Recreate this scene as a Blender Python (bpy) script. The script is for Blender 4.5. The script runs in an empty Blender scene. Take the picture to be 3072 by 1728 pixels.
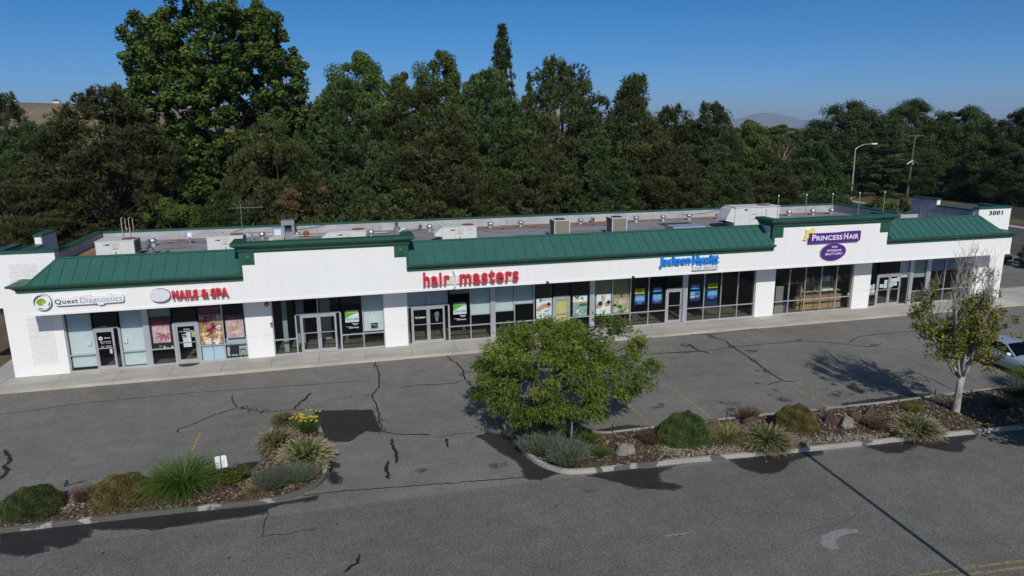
import bpy, bmesh, math, random
import numpy as np
from mathutils import Vector, Matrix
random.seed(7); rng=np.random.default_rng(7)
S=bpy.context.scene; COL=S.collection
# ------------------------------------------------------------------ materials
def node_mat(name):
    m=bpy.data.materials.new(name); m.use_nodes=True; nt=m.node_tree
    return m,nt,nt.nodes['Principled BSDF']
def L(nt,a,b): nt.links.new(a,b)
def rgb(c): return (c[0],c[1],c[2],1)
def mixcol(nt,fac,a,b,mode='MIX'):
    n=nt.nodes.new('ShaderNodeMix'); n.data_type='RGBA'; n.blend_type=mode
    if isinstance(fac,(int,float)): n.inputs[0].default_value=fac
    else: L(nt,fac,n.inputs[0])
    for i,v in ((6,a),(7,b)):
        if isinstance(v,tuple): n.inputs[i].default_value=rgb(v)
        else: L(nt,v,n.inputs[i])
    return n.outputs[2]
def ramp(nt,src,stops):
    n=nt.nodes.new('ShaderNodeValToRGB'); e=n.color_ramp.elements
    while len(e)<len(stops): e.new(.5)
    for i,(p,c) in enumerate(stops):
        e[i].position=p; e[i].color=rgb(c) if isinstance(c,tuple) else (c,c,c,1)
    L(nt,src,n.inputs[0]); return n.outputs[0]
def noise(nt,scale,detail=4,rough=.6,vec=None,dist=0):
    n=nt.nodes.new('ShaderNodeTexNoise'); n.inputs['Scale'].default_value=scale; n.inputs['Detail'].default_value=detail
    n.inputs['Roughness'].default_value=rough; n.inputs['Distortion'].default_value=dist
    if vec is not None: L(nt,vec,n.inputs['Vector'])
    return n.outputs['Fac']
def objco(nt):
    return nt.nodes.new('ShaderNodeTexCoord').outputs['Object']
def scaled(nt,vec,s):
    n=nt.nodes.new('ShaderNodeMapping'); n.inputs['Scale'].default_value=s; L(nt,vec,n.inputs['Vector']); return n.outputs[0]
def bump(nt,b,h,strength=.3,dist=.02):
    n=nt.nodes.new('ShaderNodeBump'); n.inputs['Strength'].default_value=strength; n.inputs['Distance'].default_value=dist
    L(nt,h,n.inputs['Height']); L(nt,n.outputs[0],b.inputs['Normal'])
def mat(name,c,rough=.6,var=.12,scale=3.,metal=0.,spec=.4,bmp=0.,c2=None,stretch=None):
    m,nt,b=node_mat(name); v=objco(nt)
    if stretch: v=scaled(nt,v,stretch)
    f=noise(nt,scale,5,.62,v)
    lo=tuple(x*(1-var) for x in c); hi=c2 if c2 else tuple(min(1,x*(1+var)) for x in c)
    L(nt,ramp(nt,f,[(.32,lo),(.68,hi)]),b.inputs['Base Color'])
    b.inputs['Roughness'].default_value=rough; b.inputs['Metallic'].default_value=metal
    b.inputs['Specular IOR Level'].default_value=spec
    if bmp: bump(nt,b,noise(nt,scale*8,4,.7,v),bmp,.02)
    return m
M={}
def asphalt(name,a,tint=(1,1,1),speck=1.):
    m,nt,b=node_mat(name); v=objco(nt)
    big=noise(nt,.16,5,.6,v); mid=noise(nt,1.1,5,.65,v); fine=noise(nt,16,3,.75,v)
    vo=nt.nodes.new('ShaderNodeTexVoronoi'); vo.inputs['Scale'].default_value=30; L(nt,v,vo.inputs['Vector'])
    streak=noise(nt,1.,4,.6,scaled(nt,v,(.12,1.6,1)))
    c=ramp(nt,big,[(.3,tuple(a*t*.86 for t in tint)),(.7,tuple(a*t*1.12 for t in tint))])
    c=mixcol(nt,.35,c,ramp(nt,mid,[(.3,(.55,.55,.56)),(.7,(1.25,1.24,1.2))]),'MULTIPLY')
    c=mixcol(nt,.16,c,ramp(nt,streak,[(.3,(.6,.6,.62)),(.7,(1.3,1.28,1.24))]),'MULTIPLY')
    c=mixcol(nt,.8*speck,c,ramp(nt,fine,[(.3,(.45,.45,.47)),(.7,(1.5,1.48,1.42))]),'MULTIPLY')
    c=mixcol(nt,.75*speck,c,ramp(nt,vo.outputs['Color'],[(0,(.35,.35,.37)),(1,(1.55,1.53,1.46))]),'MULTIPLY')
    L(nt,c,b.inputs['Base Color']); b.inputs['Roughness'].default_value=.93; b.inputs['Specular IOR Level'].default_value=.2
    bump(nt,b,fine,.35,.012)
    return m
M['asphalt']=asphalt('parking_asphalt',.200,(1,.975,.90),.6)
M['drive']=asphalt('drive_asphalt',.168,(1,.98,.895),.85)
M['street']=asphalt('street_asphalt',.10,(1,1,1))
M['tar']=mat('crack_tar',(.018,.018,.02),.7,.3,6)
M['faint_tar']=mat('seam_tar',(.045,.045,.046),.85,.35,5)
M['newpatch']=asphalt('patch_asphalt',.035,(1,1,1.02),.7)
def wet_mat(name,a,rough=.5):
    m=asphalt(name,a,(1,.98,.96),.8); b=m.node_tree.nodes['Principled BSDF']
    b.inputs['Roughness'].default_value=rough; b.inputs['Specular IOR Level'].default_value=.25; return m
M['wet']=wet_mat('wet_asphalt',.036,.6); M['damp']=wet_mat('damp_asphalt',.075,.8); nt_=M['damp'].node_tree; L(nt_,ramp(nt_,noise(nt_,5,5,.7,objco(nt_)),[(.35,.15),(.6,.9)]),nt_.nodes['Principled BSDF'].inputs['Alpha']); M['oil']=wet_mat('oil_stain',.085,.8); M['oildark']=wet_mat('oil_dark',.04,.7)
for k_,lo_,hi_ in (('oil',.42,.72),):
    nt_=M[k_].node_tree; L(nt_,ramp(nt_,noise(nt_,2.6,6,.7,objco(nt_)),[(lo_,0.),(hi_,.85)]),nt_.nodes['Principled BSDF'].inputs['Alpha'])
def worn(name,c,cov=.5,scale=9):
    m=mat(name,c,.85,.15,6); nt=m.node_tree; b=nt.nodes['Principled BSDF']
    f=noise(nt,scale,6,.75,objco(nt)); L(nt,ramp(nt,f,[(cov-.06,0.),(cov+.06,1.)]),b.inputs['Alpha']); return m
M['yline']=worn('worn_yellow_paint',(.42,.32,.13),.49); M['yfaint']=worn('faint_yellow_paint',(.30,.25,.14),.54)
M['wline']=worn('worn_white_paint',(.25,.25,.245),.36,5); M['wfaint']=worn('faint_white_paint',(.24,.24,.24),.52)
M['yroad']=worn('road_yellow_paint',(.28,.23,.11),.44)
def concrete(name,c,wetc=None):
    m,nt,b=node_mat(name); v=objco(nt)
    a=noise(nt,.45,6,.65,v); f=noise(nt,24,4,.7,v); st=noise(nt,1.2,5,.6,scaled(nt,v,(.25,2.2,1)))
    col=ramp(nt,a,[(.3,tuple(x*.8 for x in c)),(.7,tuple(x*1.1 for x in c))])
    col=mixcol(nt,.4,col,ramp(nt,f,[(.3,(.7,.7,.7)),(.7,(1.2,1.2,1.2))]),'MULTIPLY')
    col=mixcol(nt,.35,col,ramp(nt,st,[(.35,(.62,.60,.57)),(.62,(1.12,1.12,1.12))]),'MULTIPLY')
    if wetc:
        w=noise(nt,.55,4,.6,v,.4); col=mixcol(nt,ramp(nt,w,[(.42,1.),(.50,0.)]),col,wetc)
    L(nt,col,b.inputs['Base Color']); b.inputs['Roughness'].default_value=.9; b.inputs['Specular IOR Level'].default_value=.25
    bump(nt,b,f,.2,.01); return m
M['walk']=concrete('sidewalk_concrete',(.47,.45,.40)); M['walkedge']=concrete('sidewalk_edge_concrete',(.50,.46,.38))
M['kerb']=concrete('kerb_concrete',(.40,.385,.345),(.11,.105,.09)); M['kerbw']=concrete('wet_kerb_concrete',(.38,.365,.325),(.11,.105,.09))
for k_,lo_ in (('kerb',.40),('kerbw',.545)):
    for n_ in M[k_].node_tree.nodes:
        if n_.type=='VALTORGB' and abs(n_.color_ramp.elements[0].position-.42)<1e-4: n_.color_ramp.elements[1].position=lo_+.03; n_.color_ramp.elements[0].position=lo_
M['joint']=mat('joint_groove',(.20,.185,.16),.95)
def stucco(name,c):
    m,nt,b=node_mat(name); v=objco(nt)
    a=noise(nt,.5,5,.6,v); f=noise(nt,40,3,.7,v); st=noise(nt,1.,5,.65,scaled(nt,v,(2.5,2.5,.25)))
    col=ramp(nt,a,[(.3,tuple(x*.965 for x in c)),(.7,c)])
    col=mixcol(nt,.10,col,ramp(nt,st,[(.35,(.70,.69,.65)),(.6,(1,1,1))]),'MULTIPLY')
    L(nt,col,b.inputs['Base Color']); b.inputs['Roughness'].default_value=.8; b.inputs['Specular IOR Level'].default_value=.25
    bump(nt,b,f,.12,.01); return m
M['white']=stucco('white_stucco',(.84,.832,.808)); M['ghost']=stucco('fresh_white_paint',(.80,.85,.86))
M['block']=stucco('white_painted_block',(.835,.827,.80))
_nt=M['block'].node_tree; _b=_nt.nodes['Principled BSDF']; bump(_nt,_b,noise(_nt,7,5,.75,scaled(_nt,objco(_nt),(.6,.6,2.))),.9,.06)
M['green']=mat('green_trim_paint',(.020,.090,.057),.45,.12,2,spec=.45)
M['roofg']=mat('green_metal_roofing',(.038,.125,.100),.42,.08,1.2,spec=.5)
M['seam']=mat('green_seam',(.026,.115,.080),.45,.1,2)
M['alu']=mat('clear_anodised_aluminium',(.56,.575,.60),.4,.06,3,metal=.55)
M['alud']=mat('door_aluminium',(.52,.53,.55),.4,.06,3,metal=.5)
M['membrane']=mat('roof_membrane',(.40,.40,.42),.85,.2,1.2,bmp=.1,stretch=(.6,.6,2))
def deckmat():
    m,nt,b=node_mat('roof_deck_membrane'); v=objco(nt)
    a=noise(nt,.5,6,.65,v); s=noise(nt,1.3,5,.6,scaled(nt,v,(.5,1.8,1))); 
    c=ramp(nt,a,[(.3,(.19,.19,.20)),(.7,(.31,.31,.33))])
    c=mixcol(nt,ramp(nt,s,[(.60,0.),(.66,1.)]),c,(.06,.06,.065))
    L(nt,c,b.inputs['Base Color']); b.inputs['Roughness'].default_value=.85; b.inputs['Specular IOR Level'].default_value=.3; return m
M['deck']=deckmat(); M['dirt']=mat('roof_silt',(.26,.165,.08),.95,.3,2.5,bmp=.2)
M['hvac']=mat('hvac_enamel',(.62,.63,.60),.5,.07,2); M['hvacd']=mat('hvac_dark',(.05,.05,.05),.6,.2,5)
M['rust']=mat('rusty_red_fan',(.22,.09,.06),.7,.3,6); M['galv']=mat('galvanised_steel',(.52,.53,.54),.38,.2,4,metal=.75)
M['beige']=mat('beige_plastic',(.56,.48,.34),.6,.1,4); M['bluegrey']=mat('blue_grey_metal',(.26,.34,.42),.5,.12,3)
M['coil']=mat('condenser_coil',(.15,.14,.12),.7,.25,30); M['black']=mat('black_rubber',(.015,.015,.016),.6,.2,6)
M['lampw']=mat('white_lamp_glass',(.85,.86,.86),.3,.03,3)
M['red']=mat('red_sign_plastic',(.56,.030,.060),.35,.08,3,spec=.5); M['redd']=mat('alarm_red',(.25,.02,.03),.4,.1,4)
M['blue']=mat('blue_sign_plastic',(.010,.24,.72),.35,.06,3,spec=.5)
M['purple']=mat('purple_sign_board',(.085,.022,.20),.5,.08,2); M['lilac']=mat('pale_lilac_lettering',(.80,.74,.86),.5,.04,3)
M['yellowf']=mat('pale_yellow_board',(.78,.70,.24),.6,.12,4); M['dkgrey']=mat('dark_grey_lettering',(.045,.055,.06),.5,.15,4)
M['midgrey']=mat('grey_lettering',(.34,.36,.40),.5,.1,4); M['sgreen']=mat('leaf_green_logo',(.10,.30,.012),.45,.35,2.5,c2=(.30,.50,.02))
M['signw']=mat('white_sign_plastic',(.80,.81,.82),.4,.03,3); M['raceway']=mat('beige_raceway',(.66,.61,.52),.6,.06,3)
M['signgrey']=mat('sign_edge_grey',(.30,.31,.33),.5,.08,3); M['marble']=mat('faded_oval_face',(.66,.67,.70),.4,.10,9,c2=(.80,.80,.82))
def glass(name,t):
    m=bpy.data.materials.new(name); m.use_nodes=True; nt=m.node_tree; nt.nodes.clear()
    o=nt.nodes.new('ShaderNodeOutputMaterial'); tr=nt.nodes.new('ShaderNodeBsdfTransparent'); tr.inputs[0].default_value=rgb(t)
    g=nt.nodes.new('ShaderNodeBsdfGlossy'); g.inputs['Roughness'].default_value=.03; g.inputs[0].default_value=(.9,.93,.95,1)
    f=nt.nodes.new('ShaderNodeFresnel'); f.inputs['IOR'].default_value=1.5; mx=nt.nodes.new('ShaderNodeMixShader')
    n=noise(nt,.9,2,.5,objco(nt)); bp=nt.nodes.new('ShaderNodeBump'); bp.inputs['Strength'].default_value=.10; bp.inputs['Distance'].default_value=.02
    L(nt,n,bp.inputs['Height']); L(nt,bp.outputs[0],g.inputs['Normal'])
    L(nt,f.outputs[0],mx.inputs[0]); L(nt,tr.outputs[0],mx.inputs[1]); L(nt,g.outputs[0],mx.inputs[2]); L(nt,mx.outputs[0],o.inputs[0]); return m
M['glass']=glass('shop_glass',(.86,.91,.91)); M['cglass']=glass('car_glass',(.10,.11,.12))
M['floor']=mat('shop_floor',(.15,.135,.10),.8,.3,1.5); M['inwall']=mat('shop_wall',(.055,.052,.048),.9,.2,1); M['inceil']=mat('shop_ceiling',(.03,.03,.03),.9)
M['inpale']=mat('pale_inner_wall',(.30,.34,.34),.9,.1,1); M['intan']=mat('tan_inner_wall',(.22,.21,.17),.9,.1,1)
M['blind']=mat('pale_aqua_blind',(.66,.71,.71),.7,.05,1.5,stretch=(1,1,6)); M['blindg']=mat('grey_green_blind',(.36,.42,.38),.8,.08,3)
M['olive']=mat('olive_paper',(.36,.36,.16),.85,.1,3); M['ypaper']=mat('yellow_paper',(.62,.56,.24),.85,.12,3)
M['paper']=mat('white_paper',(.78,.82,.82),.8,.05,5); M['tape']=mat('blue_tape',(.03,.17,.28),.6); M['pblack']=mat('poster_black',(.02,.02,.022),.6)
M['maroon']=mat('poster_maroon',(.17,.022,.055),.6,.1,4); M['pink']=mat('poster_pink',(.66,.36,.40),.6,.25,5,c2=(.80,.64,.64))
M['dpink']=mat('poster_deep_pink',(.50,.13,.20),.6,.2,8); M['pinkt']=mat('poster_pink_text',(.42,.16,.22),.6)
M['gold']=mat('poster_gold_petals',(.50,.16,.08),.6,.6,4.5,c2=(.74,.50,.24)); M['petal']=mat('poster_pale_petal',(.74,.58,.50),.6,.2,7)
M['lace']=mat('lace_curtain',(.50,.64,.74),.8,.12,22,c2=(.68,.78,.83)); M['skin']=mat('poster_skin',(.60,.36,.25),.6,.2,6)
M['hairb']=mat('poster_brown_hair',(.05,.025,.018),.7); M['avg']=mat('available_green',(.16,.50,.02),.5,.05,3)
M['avb']=mat('available_blue_text',(.05,.22,.30),.5); M['aqua']=mat('poster_aqua',(.16,.42,.40),.6,.4,5,c2=(.50,.66,.60)); M['leafp']=mat('poster_leaf',(.04,.20,.06),.6,.4,8)
M['lotus']=mat('poster_lotus',(.40,.42,.16),.6,.4,4,c2=(.72,.66,.48)); M['pblue']=mat('poster_sky_blue',(.02,.26,.62),.5,.1,4); M['pnavy']=mat('poster_navy',(.045,.02,.22),.5,.1,4)
M['pyel']=mat('poster_yellow',(.80,.66,.01),.5,.05,3); M['navyp']=mat('dark_blue_panel',(.010,.035,.065),.6,.15,3)
M['cabinet']=mat('tan_cabinet',(.42,.27,.12),.7,.1,2); M['shelfm']=mat('pale_shelf',(.44,.38,.22),.7,.1,3); M['slat']=mat('grey_slatwall',(.30,.27,.23),.8,.1,3)
M['neon']=mat('unlit_red_neon',(.55,.03,.06),.4)
M['mulch']=None
def mulch():
    m,nt,b=node_mat('bark_mulch'); v=objco(nt)
    vo=nt.nodes.new('ShaderNodeTexVoronoi'); vo.inputs['Scale'].default_value=17; L(nt,scaled(nt,v,(1,1.5,1)),vo.inputs['Vector'])
    c=ramp(nt,vo.outputs['Color'],[(.0,(.012,.009,.006)),(.45,(.05,.035,.022)),(.8,(.13,.095,.06)),(1.,(.30,.245,.17))])
    c=mixcol(nt,.5,c,ramp(nt,noise(nt,1.2,5,.6,v),[(.3,(.55,.5,.45)),(.7,(1.3,1.25,1.2))]),'MULTIPLY')
    L(nt,c,b.inputs['Base Color']); b.inputs['Roughness'].default_value=.95; bump(nt,b,vo.outputs['Distance'],.8,.04); return m
M['mulch']=mulch()
M['chip1']=mat('bark_chip_tan',(.20,.145,.09),.9,.3,4); M['chip2']=mat('bark_chip_brown',(.085,.058,.036),.9,.3,4); M['chip3']=mat('bark_chip_pale',(.30,.24,.18),.9,.3,4)
M['gravel']=mat('pale_gravel',(.30,.26,.205),.95,.5,22,c2=(.42,.37,.30),bmp=.8)
M['rockg']=mat('pale_grey_rock',(.235,.21,.17),.9,.4,3,bmp=.7); M['rockb']=mat('brown_basalt_rock',(.095,.058,.048),.9,.4,3,bmp=.7)
M['ground']=mat('dry_ground',(.13,.10,.06),.98,.35,.12,bmp=.2); M['lawn']=mat('dry_lawn',(.075,.075,.025),.95,.4,.5,c2=(.15,.12,.05)); M['under']=mat('painted_shade_undergrowth',(.035,.035,.014),.98,.4,.4); M['grassg']=mat('green_lawn',(.07,.10,.02),.95,.3,.6)  # 'under': tree shade at the far right is put into this dark ground colour
M['hill']=mat('tan_hillside',(.17,.12,.052),.98,.22,.010,c2=(.31,.215,.10)); M['mount']=mat('far_mountain',(.12,.12,.10),.98,.2,.002)
M['car']=mat('silver_blue_car_paint',(.37,.44,.54),.3,.03,1,metal=.3,spec=.6); M['carred']=mat('red_car_paint',(.20,.015,.02),.3,.05,1,spec=.6)
M['tyre']=mat('tyre_rubber',(.02,.02,.02),.85); M['rim']=mat('wheel_rim',(.5,.5,.52),.35,.05,3,metal=.8); M['headl']=mat('headlight_lens',(.75,.78,.8),.15)
M['pole']=mat('galvanised_pole',(.42,.43,.44),.5,.1,3,metal=.4); M['wood']=mat('weathered_wood_pole',(.11,.085,.065),.9,.3,3); M['wire']=mat('power_wire',(.05,.05,.055),.6)
M['postg']=mat('green_sign_post',(.02,.16,.09),.5,.1,4); M['siding']=mat('cream_siding',(.60,.58,.47),.85,.06,1); M['browroof']=mat('brown_shingle_roof',(.09,.045,.04),.9,.2,2)
M['brick']=mat('rust_brick',(.16,.07,.045),.9,.2,3)
M['bark']=mat('grey_brown_bark',(.10,.08,.06),.95,.4,4,bmp=.6); M['barks']=mat('mottled_sycamore_bark',(.12,.10,.08),.9,.5,3,c2=(.32,.30,.26),bmp=.5,stretch=(1,1,.4)); M['barkp']=mat('pale_peeling_bark',(.30,.275,.24),.9,.5,5,c2=(.52,.50,.46),bmp=.5,stretch=(1,1,.3)); M['barkd']=mat('dark_pine_bark',(.05,.037,.028),.95,.4,3)
M['twig']=mat('bare_grey_twig',(.34,.30,.26),.9,.25,4)
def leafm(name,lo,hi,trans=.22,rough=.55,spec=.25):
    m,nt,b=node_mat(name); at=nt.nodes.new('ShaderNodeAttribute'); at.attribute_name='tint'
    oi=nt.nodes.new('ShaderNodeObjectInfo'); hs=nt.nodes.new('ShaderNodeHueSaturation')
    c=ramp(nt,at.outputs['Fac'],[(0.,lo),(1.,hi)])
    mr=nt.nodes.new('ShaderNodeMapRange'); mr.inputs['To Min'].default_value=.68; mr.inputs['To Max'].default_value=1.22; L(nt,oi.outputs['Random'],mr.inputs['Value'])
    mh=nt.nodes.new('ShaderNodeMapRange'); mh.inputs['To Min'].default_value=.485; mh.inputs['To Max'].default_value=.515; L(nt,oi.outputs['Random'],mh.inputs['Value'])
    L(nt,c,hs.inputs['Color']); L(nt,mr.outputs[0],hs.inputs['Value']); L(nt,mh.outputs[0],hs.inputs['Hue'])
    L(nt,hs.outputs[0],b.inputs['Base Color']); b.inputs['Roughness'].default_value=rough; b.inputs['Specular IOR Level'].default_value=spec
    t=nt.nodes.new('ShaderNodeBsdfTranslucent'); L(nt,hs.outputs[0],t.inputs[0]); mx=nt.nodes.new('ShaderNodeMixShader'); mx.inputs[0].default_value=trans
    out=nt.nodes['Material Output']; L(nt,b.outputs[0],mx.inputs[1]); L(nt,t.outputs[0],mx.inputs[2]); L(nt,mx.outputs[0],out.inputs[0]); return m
M['l_syc']=leafm('sycamore_leaves',(.028,.052,.009),(.115,.165,.030)); M['l_bl']=leafm('broadleaf_leaves',(.036,.062,.011),(.13,.18,.034)); M['l_bld']=leafm('dark_broadleaf_leaves',(.018,.036,.009),(.085,.118,.030))
M['l_pine']=leafm('pine_needles',(.020,.029,.008),(.130,.158,.050),.1,.6); M['l_pineg']=leafm('green_pine_needles',(.018,.034,.009),(.100,.155,.048),.1,.6); M['l_con']=leafm('conifer_sprays',(.022,.045,.012),(.09,.13,.034),.1)
M['l_ced']=leafm('olive_pine_sprays',(.030,.038,.012),(.13,.14,.05),.1); M['l_rust']=leafm('rusty_dead_needles',(.10,.05,.025),(.20,.11,.05),.1)
M['l_dead']=leafm('dead_brown_leaves',(.07,.04,.022),(.15,.095,.05),.1)
M['l_t1']=leafm('honey_green_leaves',(.024,.075,.006),(.27,.37,.052),.3,.5); M['l_t2']=leafm('maple_yellow_green_leaves',(.075,.105,.012),(.34,.32,.045),.3,.5)
M['l_jun']=leafm('juniper_green',(.030,.055,.014),(.125,.165,.045),.1); M['l_juno']=leafm('bronze_juniper',(.075,.068,.020),(.25,.205,.07),.1)
M['l_gr']=leafm('green_grass_blades',(.035,.075,.010),(.14,.20,.035),.25); M['l_tan']=leafm('tan_seed_plumes',(.20,.15,.085),(.52,.43,.27),.2); M['l_lav']=leafm('grey_green_lavender',(.06,.085,.04),(.20,.225,.13),.15)
M['l_pur']=leafm('purple_flower_spikes',(.07,.06,.15),(.16,.14,.27),.15); M['l_red']=leafm('reddish_foliage',(.07,.035,.022),(.20,.12,.07),.2); M['l_yel']=leafm('yellow_flowers',(.60,.50,.01),(.80,.70,.04),.2); M['l_yg']=leafm('lime_foliage',(.12,.15,.015),(.30,.32,.05),.2)
# ------------------------------------------------------------------ objects
def tag(o,label=None,cat=None,group=None,kind=None):
    if label: o['label']=label
    if cat: o['category']=cat
    if group: o['group']=group
    if kind: o['kind']=kind
    return o
def thing(name,loc,label,cat,group=None):
    o=bpy.data.objects.new(name,None); COL.objects.link(o); o.location=loc; o.empty_display_size=.2
    return tag(o,label,cat,group)
def worldloc(o):
    v=Vector((0,0,0))
    while o is not None: v+=Vector(o.location); o=o.parent
    return v
class MB:
    def __init__(s): s.v=[]; s.f=[]; s.m=[]; s.mats=[]
    def mi(s,m):
        if m not in s.mats: s.mats.append(m)
        return s.mats.index(m)
    def add(s,vs,fs,m):
        k=len(s.v); i=s.mi(m); s.v+= [tuple(map(float,q)) for q in vs]
        for f in fs: s.f.append(tuple(k+j for j in f)); s.m.append(i)
        return s
    def box(s,x0,x1,y0,y1,z0,z1,m):
        return s.add([(x0,y0,z0),(x1,y0,z0),(x1,y1,z0),(x0,y1,z0),(x0,y0,z1),(x1,y0,z1),(x1,y1,z1),(x0,y1,z1)],
          [(0,3,2,1),(4,5,6,7),(0,1,5,4),(1,2,6,5),(2,3,7,6),(3,0,4,7)],m)
    def quad(s,a,b,c,d,m): return s.add([a,b,c,d],[(0,1,2,3)],m)
    def prism(s,poly,z0,z1,m,axis='z'):
        n=len(poly); ar=sum(poly[i][0]*poly[(i+1)%n][1]-poly[(i+1)%n][0]*poly[i][1] for i in range(n))
        if ar<0: poly=poly[::-1]
        if axis=='z': vs=[(x,y,z0) for x,y in poly]+[(x,y,z1) for x,y in poly]; fs=[tuple(range(n))[::-1],tuple(range(n,2*n))]; fl=False
        elif axis=='y': vs=[(x,z0,z) for x,z in poly]+[(x,z1,z) for x,z in poly]; fs=[tuple(range(n)),tuple(range(n,2*n))[::-1]]; fl=True
        else: vs=[(z0,y,z) for y,z in poly]+[(z1,y,z) for y,z in poly]; fs=[tuple(range(n))[::-1],tuple(range(n,2*n))]; fl=False
        for i in range(n):
            j=(i+1)%n; q=(i,j,n+j,n+i); fs.append(q[::-1] if fl else q)
        return s.add(vs,fs,m)
    def tube(s,pts,r,m,n=6,cap=True):
        pts=[Vector(p) for p in pts]; k=len(pts); rr=r if isinstance(r,(list,tuple)) else [r]*k; vs=[];fs=[]
        up=Vector((0,0,1))
        a=None
        for i,p in enumerate(pts):
            d=(pts[min(i+1,k-1)]-pts[max(i-1,0)]).normalized()
            a=(d.cross(up) if abs(d.z)<.9 else d.cross(Vector((1,0,0)))) if a is None else a-d*a.dot(d)
            a.normalize(); b=a.cross(d)
            for j in range(n):
                t=2*math.pi*j/n; vs.append(p+rr[i]*(math.cos(t)*a+math.sin(t)*b))
        for i in range(k-1):
            for j in range(n): fs.append((i*n+j,i*n+(j+1)%n,(i+1)*n+(j+1)%n,(i+1)*n+j))
        if cap: fs.append(tuple(range(n))[::-1]); fs.append(tuple(range((k-1)*n,k*n)))
        return s.add(vs,fs,m)
    def lathe(s,c,prof,m,n=14):
        vs=[];fs=[];k=len(prof)
        for r,z in prof:
            for j in range(n): t=2*math.pi*j/n; vs.append((c[0]+r*math.cos(t),c[1]+r*math.sin(t),c[2]+z))
        for i in range(k-1):
            for j in range(n): fs.append((i*n+j,i*n+(j+1)%n,(i+1)*n+(j+1)%n,(i+1)*n+j))
        fs.append(tuple(range(n))[::-1]); fs.append(tuple(range((k-1)*n,k*n)))
        return s.add(vs,fs,m)
    def ell(s,cx,cz,rx,rz,y0,y1,m,n=36,tilt=0.):
        ct,st=math.cos(tilt),math.sin(tilt)
        return s.prism([(cx+rx*math.cos(2*math.pi*i/n)*ct-rz*math.sin(2*math.pi*i/n)*st,cz+rx*math.cos(2*math.pi*i/n)*st+rz*math.sin(2*math.pi*i/n)*ct) for i in range(n)],y0,y1,m,'y')
    def sheet(s,poly,z,m):
        n=len(poly); ar=sum(poly[i][0]*poly[(i+1)%n][1]-poly[(i+1)%n][0]*poly[i][1] for i in range(n))
        if ar<0: poly=poly[::-1]
        return s.add([(x,y,z) for x,y in poly],[tuple(range(n))],m)
    def build(s,name,parent=None,smooth=False,loc=None):
        me=bpy.data.meshes.new(name); o=bpy.data.objects.new(name,me); COL.objects.link(o)
        base=worldloc(parent) if parent else Vector((0,0,0))
        if loc is not None and not parent: base=Vector(loc); o.location=loc
        me.from_pydata([(x-base.x,y-base.y,z-base.z) for x,y,z in s.v],[],s.f)
        for m in s.mats: me.materials.append(m)
        me.polygons.foreach_set('material_index',s.m)
        if smooth: me.polygons.foreach_set('use_smooth',[True]*len(s.f))
        me.update()
        if parent: o.parent=parent
        return o
def npmesh(name,v,f,m,tint=None,parent=None,mats=None,mi=None):
    """v (n,3), f (k,q) arrays -> mesh object"""
    me=bpy.data.meshes.new(name); q=f.shape[1]; me.vertices.add(len(v)); me.vertices.foreach_set('co',np.ascontiguousarray(v,dtype=np.float32).ravel())
    me.loops.add(f.size); me.loops.foreach_set('vertex_index',f.astype(np.int32).ravel()); me.polygons.add(len(f))
    me.polygons.foreach_set('loop_start',np.arange(len(f),dtype=np.int32)*q); me.polygons.foreach_set('loop_total',np.full(len(f),q,dtype=np.int32))
    for x in (mats or [m]): me.materials.append(x)
    if mi is not None: me.polygons.foreach_set('material_index',mi.astype(np.int32))
    if tint is not None:
        a=me.attributes.new('tint','FLOAT','POINT'); a.data.foreach_set('value',np.clip(tint,0,1).astype(np.float32))
    me.update(calc_edges=True); o=bpy.data.objects.new(name,me); COL.objects.link(o)
    if parent: o.parent=parent
    return o
def copy_tree(o,parent=None):
    c=o.copy(); COL.objects.link(c); c.parent=parent
    for ch in o.children: copy_tree(ch,c)
    return c
def text_mb(mb,s,x0,x1,z0,z1,y,depth,m,bold=0.,space=1.,jit=0.):
    """lettering fitted into the box x0..x1, z0..z1, its face at y, going back by depth"""
    cu=bpy.data.curves.new('t','FONT'); cu.body=s; cu.extrude=.5; cu.offset=bold; cu.space_character=space; cu.resolution_u=3
    o=bpy.data.objects.new('t',cu); COL.objects.link(o); dg=bpy.context.evaluated_depsgraph_get(); dg.update()
    me=bpy.data.meshes.new_from_object(o.evaluated_get(dg)); a=np.zeros(len(me.vertices)*3); me.vertices.foreach_get('co',a); a=a.reshape(-1,3)
    lo,hi=a.min(0),a.max(0); sp=np.maximum(hi-lo,1e-6)
    X=x0+(a[:,0]-lo[0])/sp[0]*(x1-x0); Z=z0+(a[:,1]-lo[1])/sp[1]*(z1-z0); Y=y+depth*(1-(a[:,2]-lo[2])/sp[2])
    mb.add(list(zip(X,Y,Z)),[tuple(p.vertices) for p in me.polygons],m)
    bpy.data.objects.remove(o); bpy.data.curves.remove(cu); bpy.data.meshes.remove(me); return mb

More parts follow.
